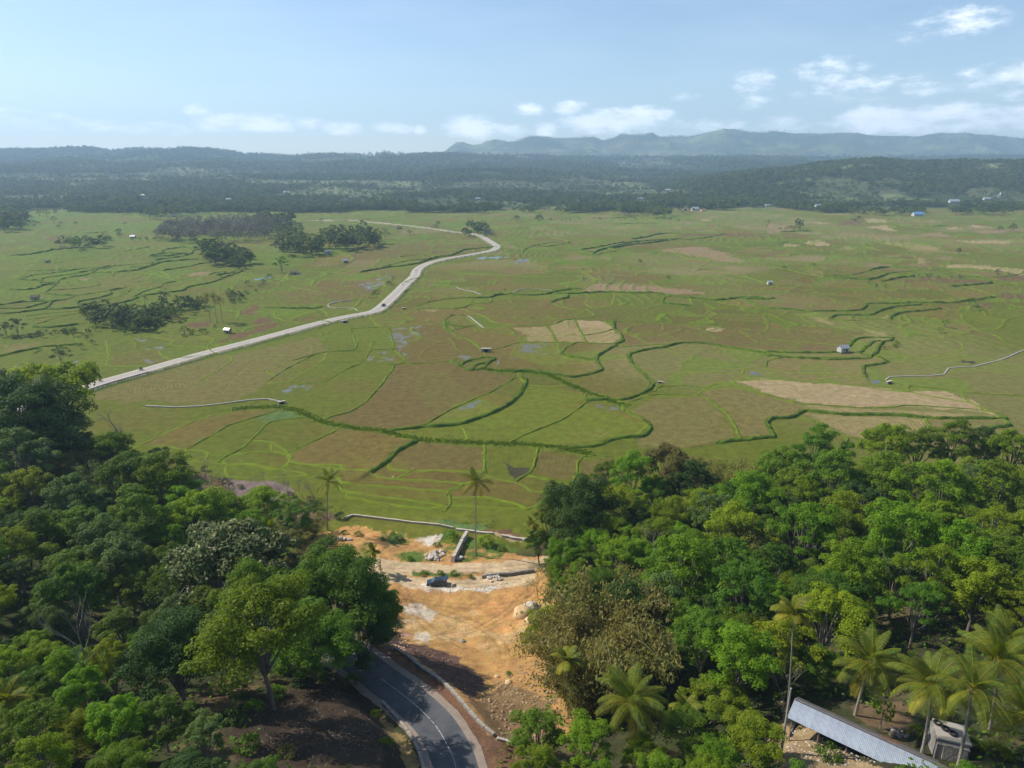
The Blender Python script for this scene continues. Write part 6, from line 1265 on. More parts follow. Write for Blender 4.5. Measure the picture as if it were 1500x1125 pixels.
palm_at(1448, 1072, 1462, 970, 'dense coconut palm at the right edge beside the tank', nf=24, s=1.05, seed=8); palm_at(1490, 1040, 1478, 940, 'coconut palm rising highest at the right edge', nf=20, s=1.0, seed=9); palm_at(1500, 1120, 1505, 1050, 'coconut palm cut off by the right edge at the bottom', nf=20, s=1.0, seed=11)
palm_at(1010, 1085, 1005, 1050, 'young areca palm between bushes at the bottom', 'areca', nf=10, s=1.1); palm_at(48, 1110, 30, 1065, 'bright green coconut palm at the bottom left corner', nf=16, s=.62, seed=3); palm_at(28, 1115, 12, 1030, 'smaller bright palm at the left edge', 'areca', nf=12, s=1.3)
palm_at(112, 1100, 112, 1080, 'stemless yellowing coconut palm at the foot of the dead tree', nf=14, s=.95, seed=4, Lm=None); palm_at(395, 830, 398, 775, 'palm crown sticking out behind the flowering tree', nf=14, s=.8, seed=21)
palm_at(1225, 905, 1228, 835, 'areca palm hidden among bright crowns in the right wood', 'areca', nf=12, s=1.0)
# papaya behind the shed
x, y, z = hit(1288, 1072); t = empty('papaya_tree', (x, y, gz(x, y))); tag(t, 'small papaya tree with lobed leaves behind the shed roof', 'papaya tree'); q = MB(); q.tube([(0, 0, -.2), (0, 0, 2.6)], [.09, .06], 6); q.build('trunk', M_barkpale, t)
r_ = np.random.default_rng(77)
for i in range(16):
    a = i * 2.4; e = .9 - i * .07; c = np.array([math.cos(a) * 1.0 * math.cos(e), math.sin(a) * 1.0 * math.cos(e), 2.6 + math.sin(e) * .9]); q = MB(); q.tube([(0, 0, 2.5), tuple(c)], .015, 3, False); V, T = leaf_quads(c + r_.normal(0, .16, (9, 3)), unit(9, r_, .5), .42, r_, .6); b = len(q.v); q.add(V, [tuple(range(4 * k, 4 * k + 4)) for k in range(9)])
    obj('leaf', mesh_of('leaf', np.array(q.v), q.f, L_bright, {'tint': ('FLOAT', [.8] * len(q.v))}), t)

# ------------------------------------------------------------------ the rest of both woods
KEEP = [[(460, 762), (510, 748), (760, 780), (800, 815), (790, 870), (765, 905), (760, 960), (790, 1000), (800, 1060), (745, 1080), (720, 1135), (575, 1135), (430, 1135), (400, 1080), (350, 1060), (350, 1010), (440, 1000), (520, 985), (585, 950), (585, 880), (560, 840), (500, 800), (470, 790)], [(1145, 1010), (1400, 1040), (1430, 1135), (1140, 1135)], [(1240, 965), (1510, 930), (1530, 1135), (1240, 1135)], [(878, 985), (982, 985), (985, 1100), (878, 1100)], [(108, 540), (260, 510), (260, 600), (160, 650), (112, 600)]]
TOPX = [-400, 0, 60, 120, 150, 200, 270, 300, 340, 430, 455, 600, 770, 800, 830, 880, 930, 1000, 1080, 1200, 1290, 1340, 1400, 1500, 1900]; TOPY = [530, 540, 570, 620, 660, 665, 700, 735, 745, 745, 790, 900, 800, 745, 715, 690, 665, 655, 662, 655, 645, 652, 645, 652, 640]
def proj(x, y, z):
    dp = depth(x, y, z); u = (y * -math.sin(PITCH) * -1); up = y * math.sin(PITCH) + (z - H) * math.cos(PITCH); return 750 + 1000 * x / dp, 562.5 - 1000 * up / dp, dp
def blocked(x, y, D, zb, Ht):
    for f_ in (.45, .7, .97):
        px, py, dp = proj(x, y, zb + Ht * f_); w = D * .5 * (1000 / dp) * (1 if f_ < .9 else .6)
        for sx in (-.9, 0, .9):
            if any(in_poly(np.array([px + sx * w]), np.array([py]), K)[0] for K in KEEP): return True
        if f_ > .9 and py < np.interp(px, TOPX, TOPY): return True
    px, py, dp = proj(x, y, zb)
    if any(in_poly(np.array([px]), np.array([py]), K)[0] for K in KEEP): return True
    return False
ZONES = [(lambda px, py: px < 330 and py < 740, 'in the upper left wood below the dark trees'), (lambda px, py: px < 200, 'on the slope along the left edge'), (lambda px, py: px < 480 and py < 900, 'around the flowering tree in the left wood'), (lambda px, py: px < 700, 'on the slope left of the asphalt road'),
         (lambda px, py: px < 1060 and py < 820, 'in the left part of the right wood behind the bamboo'), (lambda px, py: px < 1110, 'around the bamboo and big palm'), (lambda px, py: py < 760, 'along the field side of the right wood'), (lambda px, py: py < 930, 'in the middle of the right wood above the palms'), (lambda px, py: True, 'around the shed and palms at lower right')]
SPEC = [('bright_tree', L_bright, 'bright green'), ('mid_green_tree', L_mid, 'mid green'), ('dark_tree', L_dark, 'dark green'), ('grey_green_tree', L_grey, 'grey green'), ('yellow_green_tree', L_yell, 'yellow green')]
rr = random.Random(5); nfill = 0; SIZE = [('small', 6.0), ('medium sized', 7.8), ('large', 9.6)]
def bare_px(px, py): return False
cands = [(X + rr.uniform(-1.9, 1.9), Y + rr.uniform(-1.9, 1.9)) for X in np.arange(-190, 190, 4.2) for Y in np.arange(46, 205, 4.2)]; rr.shuffle(cands)
RDn = np.array([(p[0], p[1]) for p in RD])
CLR = [H_(*p) for p in KEEP[0][:17]]
for x, y in cands:
    edge_y = 157 + ss(-20, -130, x) * 40 + ss(20, 60, x) * 11
    if y > edge_y: continue
    zb = gz(x, y); si = rr.choice((0, 1, 1, 2, 2)); D = SIZE[si][1] * rr.uniform(.92, 1.1); px, py, dp = proj(x, y, zb + 8)
    if px < -160 or px > 1660 or py > 1330: continue
    if any((x - a) ** 2 + (y - b) ** 2 < (.30 * (D + d)) ** 2 for a, b, d in PLACED): continue
    if np.min((RDn[:, 0] - x) ** 2 + (RDn[:, 1] - y) ** 2) < (4.0 + D * .28) ** 2: continue
    if 158 < proj(x, y, zb)[0] < 215 and y > 175: continue
    if px < 330 and py > 900: D = rr.uniform(4.2, 5.6); si = 0
    if 960 < px < 1240 and py > 980: D = rr.uniform(4.2, 5.6); si = 0
    left = px < 640; w = (5, 5, 2.6, 1.6, 1) if left else (7, 5, 2.0, .8, 1.5); k = rr.choices(range(5), w)[0]; gi = rr.randrange(8); hs = rr.uniform(.85, 1.2); g = GEO[gi]; Ht = g[4] * D / 10 * hs
    if blocked(x, y, D, zb, Ht):
        D = 4.6; si = 0; hs = .9; Ht = g[4] * D / 10 * hs
        if blocked(x, y, D, zb, Ht): continue
    nm, L, adj = SPEC[k]; zone = next(t_ for f_, t_ in ZONES if f_(px, py)); lab = '%s %s tree %s' % (SIZE[si][0], adj, zone)
    plant(nm, g, x, y, D, lab, group='%s trees %s' % (adj, zone), L=L, hs=hs, bark=(M_barkpale if rr.random() < .45 else None)); nfill += 1
print('fill trees', nfill, 'placed', len(PLACED))
# ------------------------------------------------------------------ shrubs, undergrowth
def shrub(px, py, D, label, L, k=0, hs=1.0):
    x, y, z = hit(px, py); s = D / 3.0; t = empty('shrub', (x, y, gz(x, y) - .1), random.uniform(0, 6), (s, s, s * hs)); tag(t, label, 'shrub'); child('foliage', SHR[k % 3], t, L)
for a in [(350, 1015, 3.4, 'bush at the upper left of the dark slope', L_mid), (372, 1040, 2.6, 'bush just left of the bare trunk on the dark slope', L_bright), (405, 1020, 3.0, 'bush right of the bare trunk on the dark slope', L_mid), (340, 1060, 3.4, 'bush at the left rim of the dark slope', L_dark), (440, 1005, 3.0, 'bush at the top of the dark slope under the trees', L_dark), (365, 1100, 3.2, 'bush at the bottom left of the dark slope', L_mid), (475, 1000, 2.8, 'bush near the road end on the dark slope', L_mid), (420, 1105, 2.4, 'low bush at the bottom of the dark slope', L_olive), (1212, 1112, 3.2, 'round bright shrub on the yard before the shed', L_mid), (745, 988, 1.2, 'small green plant alone on the yellow slope', L_bright), (586, 790, 2.2, 'brown green bush on the orange bank', L_olive), (575, 783, 1.5, 'small bush on the orange bank left of the chalk patch', L_bright), (640, 800, 2.2, 'green bush left of the tall stone wall', L_bright),
          (662, 790, 4.0, 'large leafy bush behind the tall stone wall', L_bright), (672, 800, 2.6, 'low bush at the shaded side of the stone wall', L_mid), (712, 800, 4.5, 'broad green bush right of the coconut palm', L_bright), (735, 806, 2.6, 'low green bush near the rubble wall', L_mid), (800, 838, 4.0, 'dark bush at the right end of the two tracks', L_dark), (818, 845, 4.4, 'dense green bush under the track trees', L_mid),
          (620, 842, 2.0, 'left bush on the green strip behind the car', L_bright), (645, 843, 2.0, 'middle bush on the green strip behind the car', L_mid), (665, 842, 2.0, 'right bush on the green strip behind the car', L_bright), (690, 846, 1.6, 'last small bush on the green strip', L_mid), (600, 822, 2.4, 'green bush at the lower edge of the chalk patch', L_bright),
          (462, 748, 4.5, 'dark bush beside the left coconut palm', L_dark), (498, 760, 3.4, 'dark shrub at the left end of the white wall', L_dark), (525, 785, 2.2, 'low shrub on the orange bank', L_mid), (505, 782, 2.0, 'low shrub behind the white slabs', L_mid), (560, 792, 1.6, 'tiny shrub on the orange bank below the wall', L_mid), (1340, 1075, 2.2, 'banana like shrub by the loose stones behind the shed', L_yell),
          (838, 1012, 2.4, 'shrub on the slope under the bamboo', L_mid), (1460, 1110, 3.0, 'yellow green shrub at the lower right corner', L_yell), (1425, 1100, 2.4, 'green shrub right of the concrete tank', L_mid), (550, 1050, 1.6, 'small shrub on top of the yellow cut bank', L_bright), (565, 1095, 2.0, 'green shrub hanging over the roadside drain', L_bright), (515, 1000, 2.6, 'shrub where the left slope meets the road', L_mid)]:
    shrub(a[0], a[1], a[2], a[3], a[4], random.randrange(3), .9)
for i, (px, py, D, k_) in enumerate([(330, 708, 3.0, 'dusty shrub at the left end of the mauve patch'), (352, 715, 2.4, 'dusty shrub on the mauve patch below the sapling'), (392, 722, 3.2, 'dusty shrub in the middle of the mauve patch'), (425, 728, 3.0, 'dusty shrub at the right end of the mauve patch'), (455, 735, 3.0, 'dry shrub between mauve patch and coconut palm'), (300, 690, 2.8, 'dry shrub by the twiggy tree on the field edge'), (270, 690, 3, 'dry shrub right of the twiggy shrub tree'), (360, 735, 3.4, 'olive shrub under the mauve patch'), (405, 742, 3.2, 'olive shrub at the wood edge below the mauve patch'), (440, 750, 3.2, 'olive shrub left of the dark bush by the palm'), (222, 668, 2.6, 'dry shrub near the leafless tree'), (470, 760, 3.0, 'olive shrub at the foot of the left coconut palm')]):
    shrub(px, py, D, k_, L_bare if i % 3 != 2 else L_olive, i, 1.0)
def undergrowth():
    n = 60000; x = rng.uniform(-190, 190, n * 3); y = rng.uniform(40, 200, n * 3); ey = 156 + ss(-20, -130, x) * 40 + ss(20, 60, x) * 11
    ok = (y < ey) & (fbm(x, y, 7, 3, 90) > .40); x, y = x[ok], y[ok]
    d, _, _ = poly_dist(x, y, ROAD); d2, _, _ = poly_dist(x, y, DIRT); ok = (d > 4.5) & (d2 > 3); x, y = x[ok], y[ok]
    P = np.array(CLR); ok = ~in_poly(x, y, [tuple(p) for p in P]); x, y = x[ok], y[ok]
    S = [H_(*p) for p in [(360, 1060), (430, 1000), (520, 985), (590, 1125), (360, 1135)]]; ok = ~in_poly(x, y, S) | (rng.random(len(x)) < .16); x, y = x[ok], y[ok]
    S = [H_(*p) for p in [(1145, 1020), (1400, 1060), (1430, 1125), (1140, 1135)]]; ok = ~in_poly(x, y, S); x, y = x[ok][:n], y[ok][:n]
    z = terrain(x, y) + (fbm(x, y, 2.2, 4, 80, .6) - .5) * .55 + (fbm(x, y, 9, 3, 81) - .5) * 1.2 + .15 + rng.random(len(x)) ** 2 * 1.3
    N_ = unit(len(x), rng, .1); N_[:, 2] += .6; N_ /= np.linalg.norm(N_, axis=1, keepdims=True); tt = np.clip(fbm(x, y, 5, 2, 95) * .8 + rng.random(len(x)) * .3, 0, 1)
    V, T = leaf_quads(np.stack([x, y, z], 1), N_, .55, rng, .6, tt); tag(obj('undergrowth', mesh_of('undergrowth', V, np.arange(len(V)).reshape(-1, 4), L_mid, {'tint': ('FLOAT', T)})), 'low leafy undergrowth on the floor of the two woods', 'undergrowth', kind='stuff')
undergrowth()
# ================================================================== trees out on the plain, and the far woodland
def mini(seed, D=8., Ht=9., base=1.0, n1=11, n2=5, leaf=.8, per=26):
    V, T, limbs, zc = broad(seed, D, Ht, base, n1, n2, leaf, per); cm = mesh_of('crown', V, np.arange(len(V)).reshape(-1, 4), L_far, {'tint': ('FLOAT', T)})
    tm = trunk_mesh('trunk', Ht, base, limbs, .2, M_bark, seed, maxl=4); return (cm, tm, zc, D, Ht)
MINI = [mini(300 + i, 8, h, b) for i, (h, b) in enumerate([(9, .8), (10.5, 1.2), (8, .5), (11.5, 1.6)])]
def minipalm(seed):
    r = random.Random(seed); q = MB(); q.tube([(0, 0, -.5), (.3, 0, 5), (.2, 0, 10)], [.25, .18, .14], 4, False); tm = q.mesh('trunk', M_bark); V = []; 
    for i in range(12):
        a = i * 2.4; e = r.uniform(-.2, 1.2); p = Vector((.2, 0, 10)); pts = []
        for k in range(4): pts.append(p.copy()); p = p + Vector((math.cos(a) * math.cos(e), math.sin(a) * math.cos(e), math.sin(e))) * 1.35; e -= .6
        s = Vector((-math.sin(a), math.cos(a), 0)) * .42
        for k in range(3): V += [pts[k] - s, pts[k] + s, pts[k + 1] + s * .8, pts[k + 1] - s * .8]
    V = np.array([tuple(v) for v in V]); return (mesh_of('crown', V, np.arange(len(V)).reshape(-1, 4), L_far, {'tint': ('FLOAT', np.full(len(V), .6))}), tm, 9, 6, 12)
MP = [minipalm(1), minipalm(2)]
# denser geometry for the bigger near ones
V, T, limbs, zc = broad(330, 8, 9, .8, 12, 5, .55, 34); MID = (mesh_of('crown', V, np.arange(len(V)).reshape(-1, 4), L_far, {'tint': ('FLOAT', T)}), trunk_mesh('trunk', 9, .8, limbs, .2, M_bark, 5, maxl=5), zc, 8, 9)
TWG = [bare_mesh(60 + i, 8, .8, M_barkpale, .16, .15)[0] for i in range(2)]
_V, _Tt, _l, _z = broad(350, 8, 8.5, 1.0, 10, 4, .5, 22); BG = mesh_of('crown', _V, np.arange(len(_V)).reshape(-1, 4), L_farbare, {'tint': ('FLOAT', _Tt)})
def mid(px, py, g, D, label, cat='tree', group=None, L=None, hs=1.0, name='tree'):
    x, y = at(px, py); s = D / g[3]; t = empty(name, (x, y, gz(x, y) - .2), random.uniform(0, 6.28), (s, s, s * hs)); tag(t, label, cat, group); child('trunk', g[1], t); return child('crown', g[0], t, L)
r = random.Random(31); src = []; BELT = []; SRCB = []
def cluster(px, py, rx, ry, n, D, label, group, kinds='mmmm', L=None, name='plain_tree', seed=0):
    rr = random.Random(seed + int(px) * 7 + int(py)); D = D * 1.25; ry = ry * 1.5; BELT.append((px, py, rx, ry, n, D, kinds)); n = int(n * .62 + .5)
    for i in range(n):
        a = rr.uniform(0, 6.28); q = rr.random() ** .5; k = rr.choice(kinds); d = D * rr.uniform(.7, 1.2); g = MP[rr.randrange(2)] if k == 'p' else MINI[rr.randrange(4)]
        if k == 'p': d = min(d, 6.5)
        lb = label; LL = L or rr.choice((L_far, L_far, L_dark, L_mid))
        if k == 'b':
            x, y = at(px + math.cos(a) * q * rx, py + math.sin(a) * q * ry); t = empty(name, (x, y, gz(x, y)), rr.uniform(0, 6), (d / 8,) * 3); tag(t, lb, 'tree', group); child('trunk', TWG[rr.randrange(2)], t)
            c = child('crown', BG, t); SRCB.append(c); continue
        c = mid(px + math.cos(a) * q * rx, py + math.sin(a) * q * ry, g, d, lb, 'palm tree' if k == 'p' else 'tree', group, LL, 1.0, 'distant_palm' if k == 'p' else name)
        if k == 'm' and len(src) < 12: src.append(c)
for a in [(14, 332, 26, 6, 20, 11, 'dark tree in the grove at the far left edge of the plain', 'dark grove at the left edge'), (20, 322, 26, 4, 10, 10, 'dark tree in the back of the grove at the far left edge', 'back of the dark left grove'),
          (195, 305, 34, 8, 18, 12, 'dark tree in the left end of the big tree belt', 'left end of the big belt'), (240, 312, 36, 8, 22, 13, 'dark tree in the middle of the big tree belt', 'middle of the big belt'), (285, 306, 32, 7, 16, 12, 'dark tree in the right end of the big tree belt', 'right end of the big belt'), (130, 296, 90, 4, 26, 13, 'tree in the long line behind the big tree belt', 'line behind the big belt'),
          (310, 348, 90, 7, 34, 12, 'leafless grey brown tree in the bare wood', 'bare wood on the left plain', 'b'), (335, 336, 90, 7, 34, 12, 'leafless grey tree at the back of the bare wood', 'back of the bare wood', 'b'), (395, 327, 34, 4, 14, 10, 'green tree behind the bare wood', 'green trees behind the bare wood'), (415, 345, 30, 8, 12, 9, 'dull tree between bare wood and long tree row', 'dull trees beside the bare wood', 'bm'),
          (322, 380, 24, 8, 14, 10, 'tree or palm in the clump before the bare wood', 'clump before the bare wood', 'pmmp'), (350, 386, 18, 6, 10, 8, 'tree right of the palm clump before the bare wood', 'trees right of the palm clump'), (440, 366, 34, 9, 18, 10.5, 'tree in the left half of the long tree row', 'left half of the long row'), (510, 357, 44, 8, 26, 10.5, 'dense green tree in the right half of the long tree row', 'right half of the long row'), (555, 353, 14, 4, 6, 7, 'tree at the right tip of the long tree row', 'tip of the long row'),
          (150, 472, 30, 8, 12, 5.2, 'bush tree at the left end of the creek wood', 'left end of the creek wood', 'mmp'), (195, 473, 32, 10, 16, 5.2, 'palm or tree in the middle of the creek wood', 'middle of the creek wood', 'mmp'), (235, 462, 30, 8, 12, 4.8, 'tree at the right end of the creek wood', 'right end of the creek wood', 'mmp'), (280, 452, 26, 4, 8, 4, 'low bush along the creek bank', 'bushes along the creek'),
          (692, 342, 22, 5, 9, 9, 'tree in the clump at the end of the concrete road', 'left trees at the road end', 'mmp'), (715, 345, 20, 3, 7, 7, 'small tree by the pale roofed house at the road end', 'right trees at the road end', 'mmp'), (535, 302, 10, 2, 6, 10, 'tree left of the gap in the small far row', 'small far row left part'), (572, 303, 38, 2.5, 16, 11, 'tree in the small far row above the gravel track', 'small far row'),
          (410, 297, 34, 2.5, 14, 10, 'tree in the short far row left of the small far row', 'short far row'), (470, 298, 22, 2, 6, 8, 'small tree in the thin far row', 'thin far row'), (925, 312, 26, 3.5, 14, 10, 'tree in the left half of the grove right of centre', 'grove right of centre left half'), (965, 314, 18, 4.5, 10, 10, 'tree in the right half of the grove right of centre', 'grove right of centre right half'), (1005, 311, 10, 3, 6, 10, 'tree left of the cream house', 'trees by the cream house'),
          (120, 362, 38, 4, 10, 7, 'tree or palm in the small row on the upper left plain', 'small row upper left', 'mpp'), (90, 318, 36, 2.5, 6, 8, 'scattered tree right of the far left grove', 'scattered trees by the left grove'), (78, 332, 10, 4, 4, 6, 'small tree in front of the far left grove', 'small trees before the left grove'), (178, 346, 8, 3, 3, 7, 'lone tree near the hut behind the palms', 'lone trees near the pale hut'),
          (635, 335, 10, 2, 4, 7, 'small tree by the gravel track', 'small trees by the gravel track'), (1180, 334, 14, 3, 5, 7, 'small tree at the green strip on the right plain', 'small trees on the right green strip'), (1120, 335, 8, 2, 3, 5, 'lone palm on the right middle plain', 'lone palms on the right plain', 'p'), (1472, 340, 14, 2, 5, 7, 'small tree near the right edge pole', 'small trees at the right edge'), (345, 440, 14, 5, 7, 4.5, 'dark bush tree right of the tall leafless palms', 'bush trees right of the tall palms'),
          (1300, 314, 60, 1.5, 18, 9, 'tree in the thin line beside the blue roofed building', 'thin line by the blue roof'), (1440, 314, 50, 1.5, 14, 9, 'tree in the thin line right of the blue roofed building', 'thin line right of the blue roof'), (870, 300, 70, 2.5, 18, 10, 'tree at the front of the central woodland', 'front of the central woodland'), (790, 303, 40, 1.5, 6, 6, 'small lone tree on the far centre plain', 'lone far trees at centre')]:
    cluster(*a[:8], *(a[8:] or ()))
for px, py, D, g, L, lab in [(413, 400, 13, MID, L_mid, 'big round bushy tree at the creek left of the concrete road'), (92, 537, 9, MID, L_grey, 'pale leaved lone tree beside the near end of the concrete road'), (27, 491, 9, MID, L_dark, 'dark round tree by the terraces at the left edge'), (10, 493, 7, MID, L_dark, 'smaller dark tree left of the round one at the left edge'), (271, 490, 4.5, MID, L_mid, 'lone narrow tree with bushes left of the red soil'),
                             (283, 491, 3.2, MID, L_mid, 'low bush right of the narrow lone tree'), (296, 489, 3.2, MID, L_mid, 'second low bush right of the narrow lone tree'), (140, 486, 3.5, MID, L_mid, 'round bush below the creek wood'), (107, 493, 4, MID, L_mid, 'round bush left of the lone pale tree'), (128, 500, 2.6, MID, L_mid, 'small bush in the marshy green strip'), (136, 505, 2.8, MID, L_mid, 'small bush below the other in the marshy strip'),
                             (119, 512, 3.2, MID, L_mid, 'dark bush right of the lone pale tree'), (62, 495, 3, MID, L_mid, 'small bush along the dark hedge at left'), (740, 427, 2, MID, L_dark, 'tiny dark bush right of the road on the plain'), (1420, 449, 5, MID, L_dark, 'dark round bush alone on the red patch at right'), (1383, 480, 4.5, MID, L_bright, 'bright leafy bush on the right plain'), (1376, 488, 3.4, MID, L_bright, 'lower bright bush on the right plain'),
                             (1192, 392, 4, MINI[0], L_mid, 'small tree in the field right of centre'), (1149, 396, 4, MINI[0], L_dark, 'tiny dark bush on the green bank right of centre'), (1460, 402, 4.5, MINI[0], L_dark, 'dark bush beside the rusty bank at right'), (1404, 373, 6, MINI[0], L_dark, 'dark bush on the long green field at right'), (757, 325, 11, MINI[2], L_farbare, 'brown round tree alone on the far plain'), (784, 311, 9, MINI[0], L_far, 'dark lone tree on the far plain'),
                             (790, 326, 13, MINI[2], L_far, 'wide dark bush right of the brown round tree'), (600, 344, 6, MINI[0], L_far, 'dark bush below the gravel track'), (471, 327, 7, MINI[0], L_far, 'round tree where the gravel track starts'), (1273, 418, 3.5, MINI[0], L_mid, 'small bush on the green slope at right'), (1283, 422, 3, MINI[0], L_mid, 'second small bush on the green slope at right'), (1297, 422, 3, MINI[0], L_mid, 'third small bush on the green slope at right'),
                             (979, 411, 4, MINI[0], L_dark, 'low dark bush on the plain at centre'), (938, 387, 4, MINI[0], L_dark, 'dark bush on the middle plain'), (855, 412, 3, MINI[0], L_olive, 'yellowish bush on the reddish field at centre'), (1430, 455, 4, MINI[2], L_mid, 'green bush below the red patch at right'), (362, 419, 4, MINI[0], L_mid, 'small tree on the bright field by the creek')]:
    mid(px, py, g, D, lab, L=L, name='lone_tree' if 'tree' in lab else 'bush', cat='tree' if 'tree' in lab else 'bush')
def hedge(pts, n, D, label, group, seed, spread=3.0, L=None):
    rr = random.Random(seed)
    for i in range(n):
        t = rr.random() * (len(pts) - 1); k = int(t); a, b = pts[k], pts[min(k + 1, len(pts) - 1)]; px = a[0] + (b[0] - a[0]) * (t - k) + rr.uniform(-3, 3); py = a[1] + (b[1] - a[1]) * (t - k) + rr.uniform(-spread, spread)
        mid(px, py, MINI[rr.choice((0, 2))], D * rr.uniform(.6, 1.3), label, 'bush', group, L or rr.choice((L_mid, L_dark, L_far)), rr.uniform(.6, .9), 'hedge_bush')
hedge([(0, 496), (40, 494), (75, 490), (112, 486), (135, 492)], 26, 3.2, 'bush in the dark hedge line along the left terraces', 'dark hedge at the left terraces', 1)
hedge([(150, 482), (190, 486), (230, 478), (250, 470)], 18, 3.0, 'low bush below the creek wood on the marsh side', 'bushes below the creek wood', 2)
hedge([(240, 466), (275, 453), (310, 448), (350, 438), (375, 424), (395, 408)], 24, 3.6, 'bush along the upper creek left of the concrete road', 'bushes on the upper creek', 3)
hedge([(270, 492), (300, 486), (316, 476)], 8, 2.4, 'small bush by the lone narrow tree and tall palms', 'bushes by the narrow tree', 4); hedge([(545, 440), (556, 425), (572, 415), (578, 408)], 12, 3.0, 'bush on the ditch left of the road straight', 'bushes on the road ditch', 5, 2, L_mid)
hedge([(1290, 508), (1300, 515), (1310, 505), (1318, 500)], 9, 2.2, 'bright weedy bush right of the white walled hut', 'weedy bushes right of the hut', 6, 3, L_bright); hedge([(1140, 338), (1160, 336), (1190, 336)], 10, 4.5, 'bush on the green strip of the right plain', 'bushes on the right green strip', 7, 2)
hedge([(845, 322), (900, 322), (960, 322), (1010, 326)], 16, 4.0, 'bush in the far ditch line right of centre', 'bushes in the far ditch', 8, 1.5); hedge([(1210, 326), (1250, 324), (1262, 320)], 10, 5, 'reddish bush on the rusty bank at far right', 'bushes on the rusty far bank', 9, 1.5, L_farbare); hedge([(780, 322), (800, 324), (845, 322)], 9, 5, 'dark bush right of the brown round tree', 'bushes by the brown tree', 10, 1.5)
hedge([(1330, 405), (1380, 407), (1450, 405), (1490, 402)], 12, 3.2, 'scrubby bush on the rusty bank at the right', 'bushes on the right rusty bank', 11, 2, L_farbare); hedge([(205, 466), (215, 478), (180, 488)], 8, 3.6, 'rounded bush in front of the creek wood', 'rounded bushes before the creek wood', 12)
hedge([(120, 352), (200, 352), (290, 354)], 22, 6, 'low tree or bush below the bare wood', 'bushes below the bare wood', 13, 2); hedge([(40, 330), (90, 330), (120, 326)], 9, 5, 'bush right of the far left grove', 'bushes by the left grove', 14, 3)
def ptall(px, py, h, lab, seed):
    x, y = at(px, py); palm(x, y, h, lab, nf=16, s=.8, seed=seed)
ptall(318, 474, 15, 'tall tattered palm in the middle of the three by the creek', 1); ptall(308, 471, 14, 'left tall palm of the three by the creek', 2); ptall(326, 472, 13, 'right tall palm of the three by the creek', 3)
def grow(name, label, cat, x, y, z, s, which, rg, sources, m=None):
    n = len(x); me = bpy.data.meshes.new(name); me.vertices.add(n); me.vertices.foreach_set('co', np.stack([x, y, z - .8], 1).astype(np.float32).ravel())
    a = me.attributes.new('size', 'FLOAT', 'POINT'); a.data.foreach_set('value', s.astype(np.float32)); a = me.attributes.new('turn', 'FLOAT', 'POINT'); a.data.foreach_set('value', rg.uniform(0, 6.28, n).astype(np.float32))
    a = me.attributes.new('which', 'INT', 'POINT'); a.data.foreach_set('value', which.astype(np.int32))
    o = obj(name, me); tag(o, label, cat, kind='stuff')
    ng = bpy.data.node_groups.new('grow_woodland', 'GeometryNodeTree'); ng.interface.new_socket('Geometry', in_out='INPUT', socket_type='NodeSocketGeometry'); ng.interface.new_socket('Geometry', in_out='OUTPUT', socket_type='NodeSocketGeometry')
    N = ng.nodes.new; L = ng.links.new; gi = N('NodeGroupInput'); go = N('NodeGroupOutput'); ip = N('GeometryNodeInstanceOnPoints'); g2i = N('GeometryNodeGeometryToInstance'); m2p = N('GeometryNodeMeshToPoints')
    for c in sources:
        oi = N('GeometryNodeObjectInfo'); oi.inputs['Object'].default_value = c; oi.transform_space = 'ORIGINAL'; L(oi.outputs['Geometry'], g2i.inputs[0])
    def at_(nm, ty):
        a_ = N('GeometryNodeInputNamedAttribute'); a_.data_type = ty; a_.inputs['Name'].default_value = nm; return next(s_ for s_ in a_.outputs if s_.enabled and s_.name == 'Attribute')
    L(gi.outputs[0], m2p.inputs['Mesh']); L(m2p.outputs[0], ip.inputs['Points']); L(g2i.outputs[0], ip.inputs['Instance']); ip.inputs['Pick Instance'].default_value = True; L(at_('which', 'INT'), ip.inputs['Instance Index'])
    cx_ = N('ShaderNodeCombineXYZ'); L(at_('turn', 'FLOAT'), cx_.inputs[2]); e2r = N('FunctionNodeEulerToRotation'); L(cx_.outputs[0], e2r.inputs[0]); L(e2r.outputs[0], ip.inputs['Rotation']); L(at_('size', 'FLOAT'), ip.inputs['Scale']); L(ip.outputs[0], go.inputs[0])
    md = o.modifiers.new('grow', 'NODES'); md.node_group = ng
def belts():
    """the trees behind and between those that show singly in each belt"""
    rg = np.random.default_rng(3); X = []; Y = []; S = []; XB = []; YB = []; SB = []
    for px, py, rx, ry, n, D, kinds in BELT:
        if n < 8: continue
        k = int(n * (4.5 if kinds == 'b' else 2.6)); a = rg.uniform(0, 6.28, k); q = rg.random(k) ** .5
        for u, v in zip(a, q):
            x, y = at(px + math.cos(u) * v * rx, py + math.sin(u) * v * ry)
            if np.min((LNA[:, 0] - x) ** 2 + (LNA[:, 1] - y) ** 2) < 90: continue
            (XB if kinds == 'b' else X).append(x); (YB if kinds == 'b' else Y).append(y); (SB if kinds == 'b' else S).append(D / 8 * rg.uniform(.6, 1.1))
    for nm, lb, xx, yy, sz, so_ in (('tree_belt', 'crowded trees filling the belts and groves out on the plain', X, Y, S, SRC()), ('bare_wood', 'crowded leafless grey brown trees filling the bare wood', XB, YB, SB, SRCB)):
        x, y, s = np.array(xx), np.array(yy), np.array(sz); grow(nm, lb, 'trees', x, y, np.array([gz(p, q) for p, q in zip(x, y)]) + .6, s, rg.integers(0, 4, len(x)), rg, so_)
LNA = np.array([(p[0], p[1]) for p in LN])
def SRC():
    seen = {}
    for c in src: seen.setdefault(c.data.name, c)
    return list(seen.values())[:4]
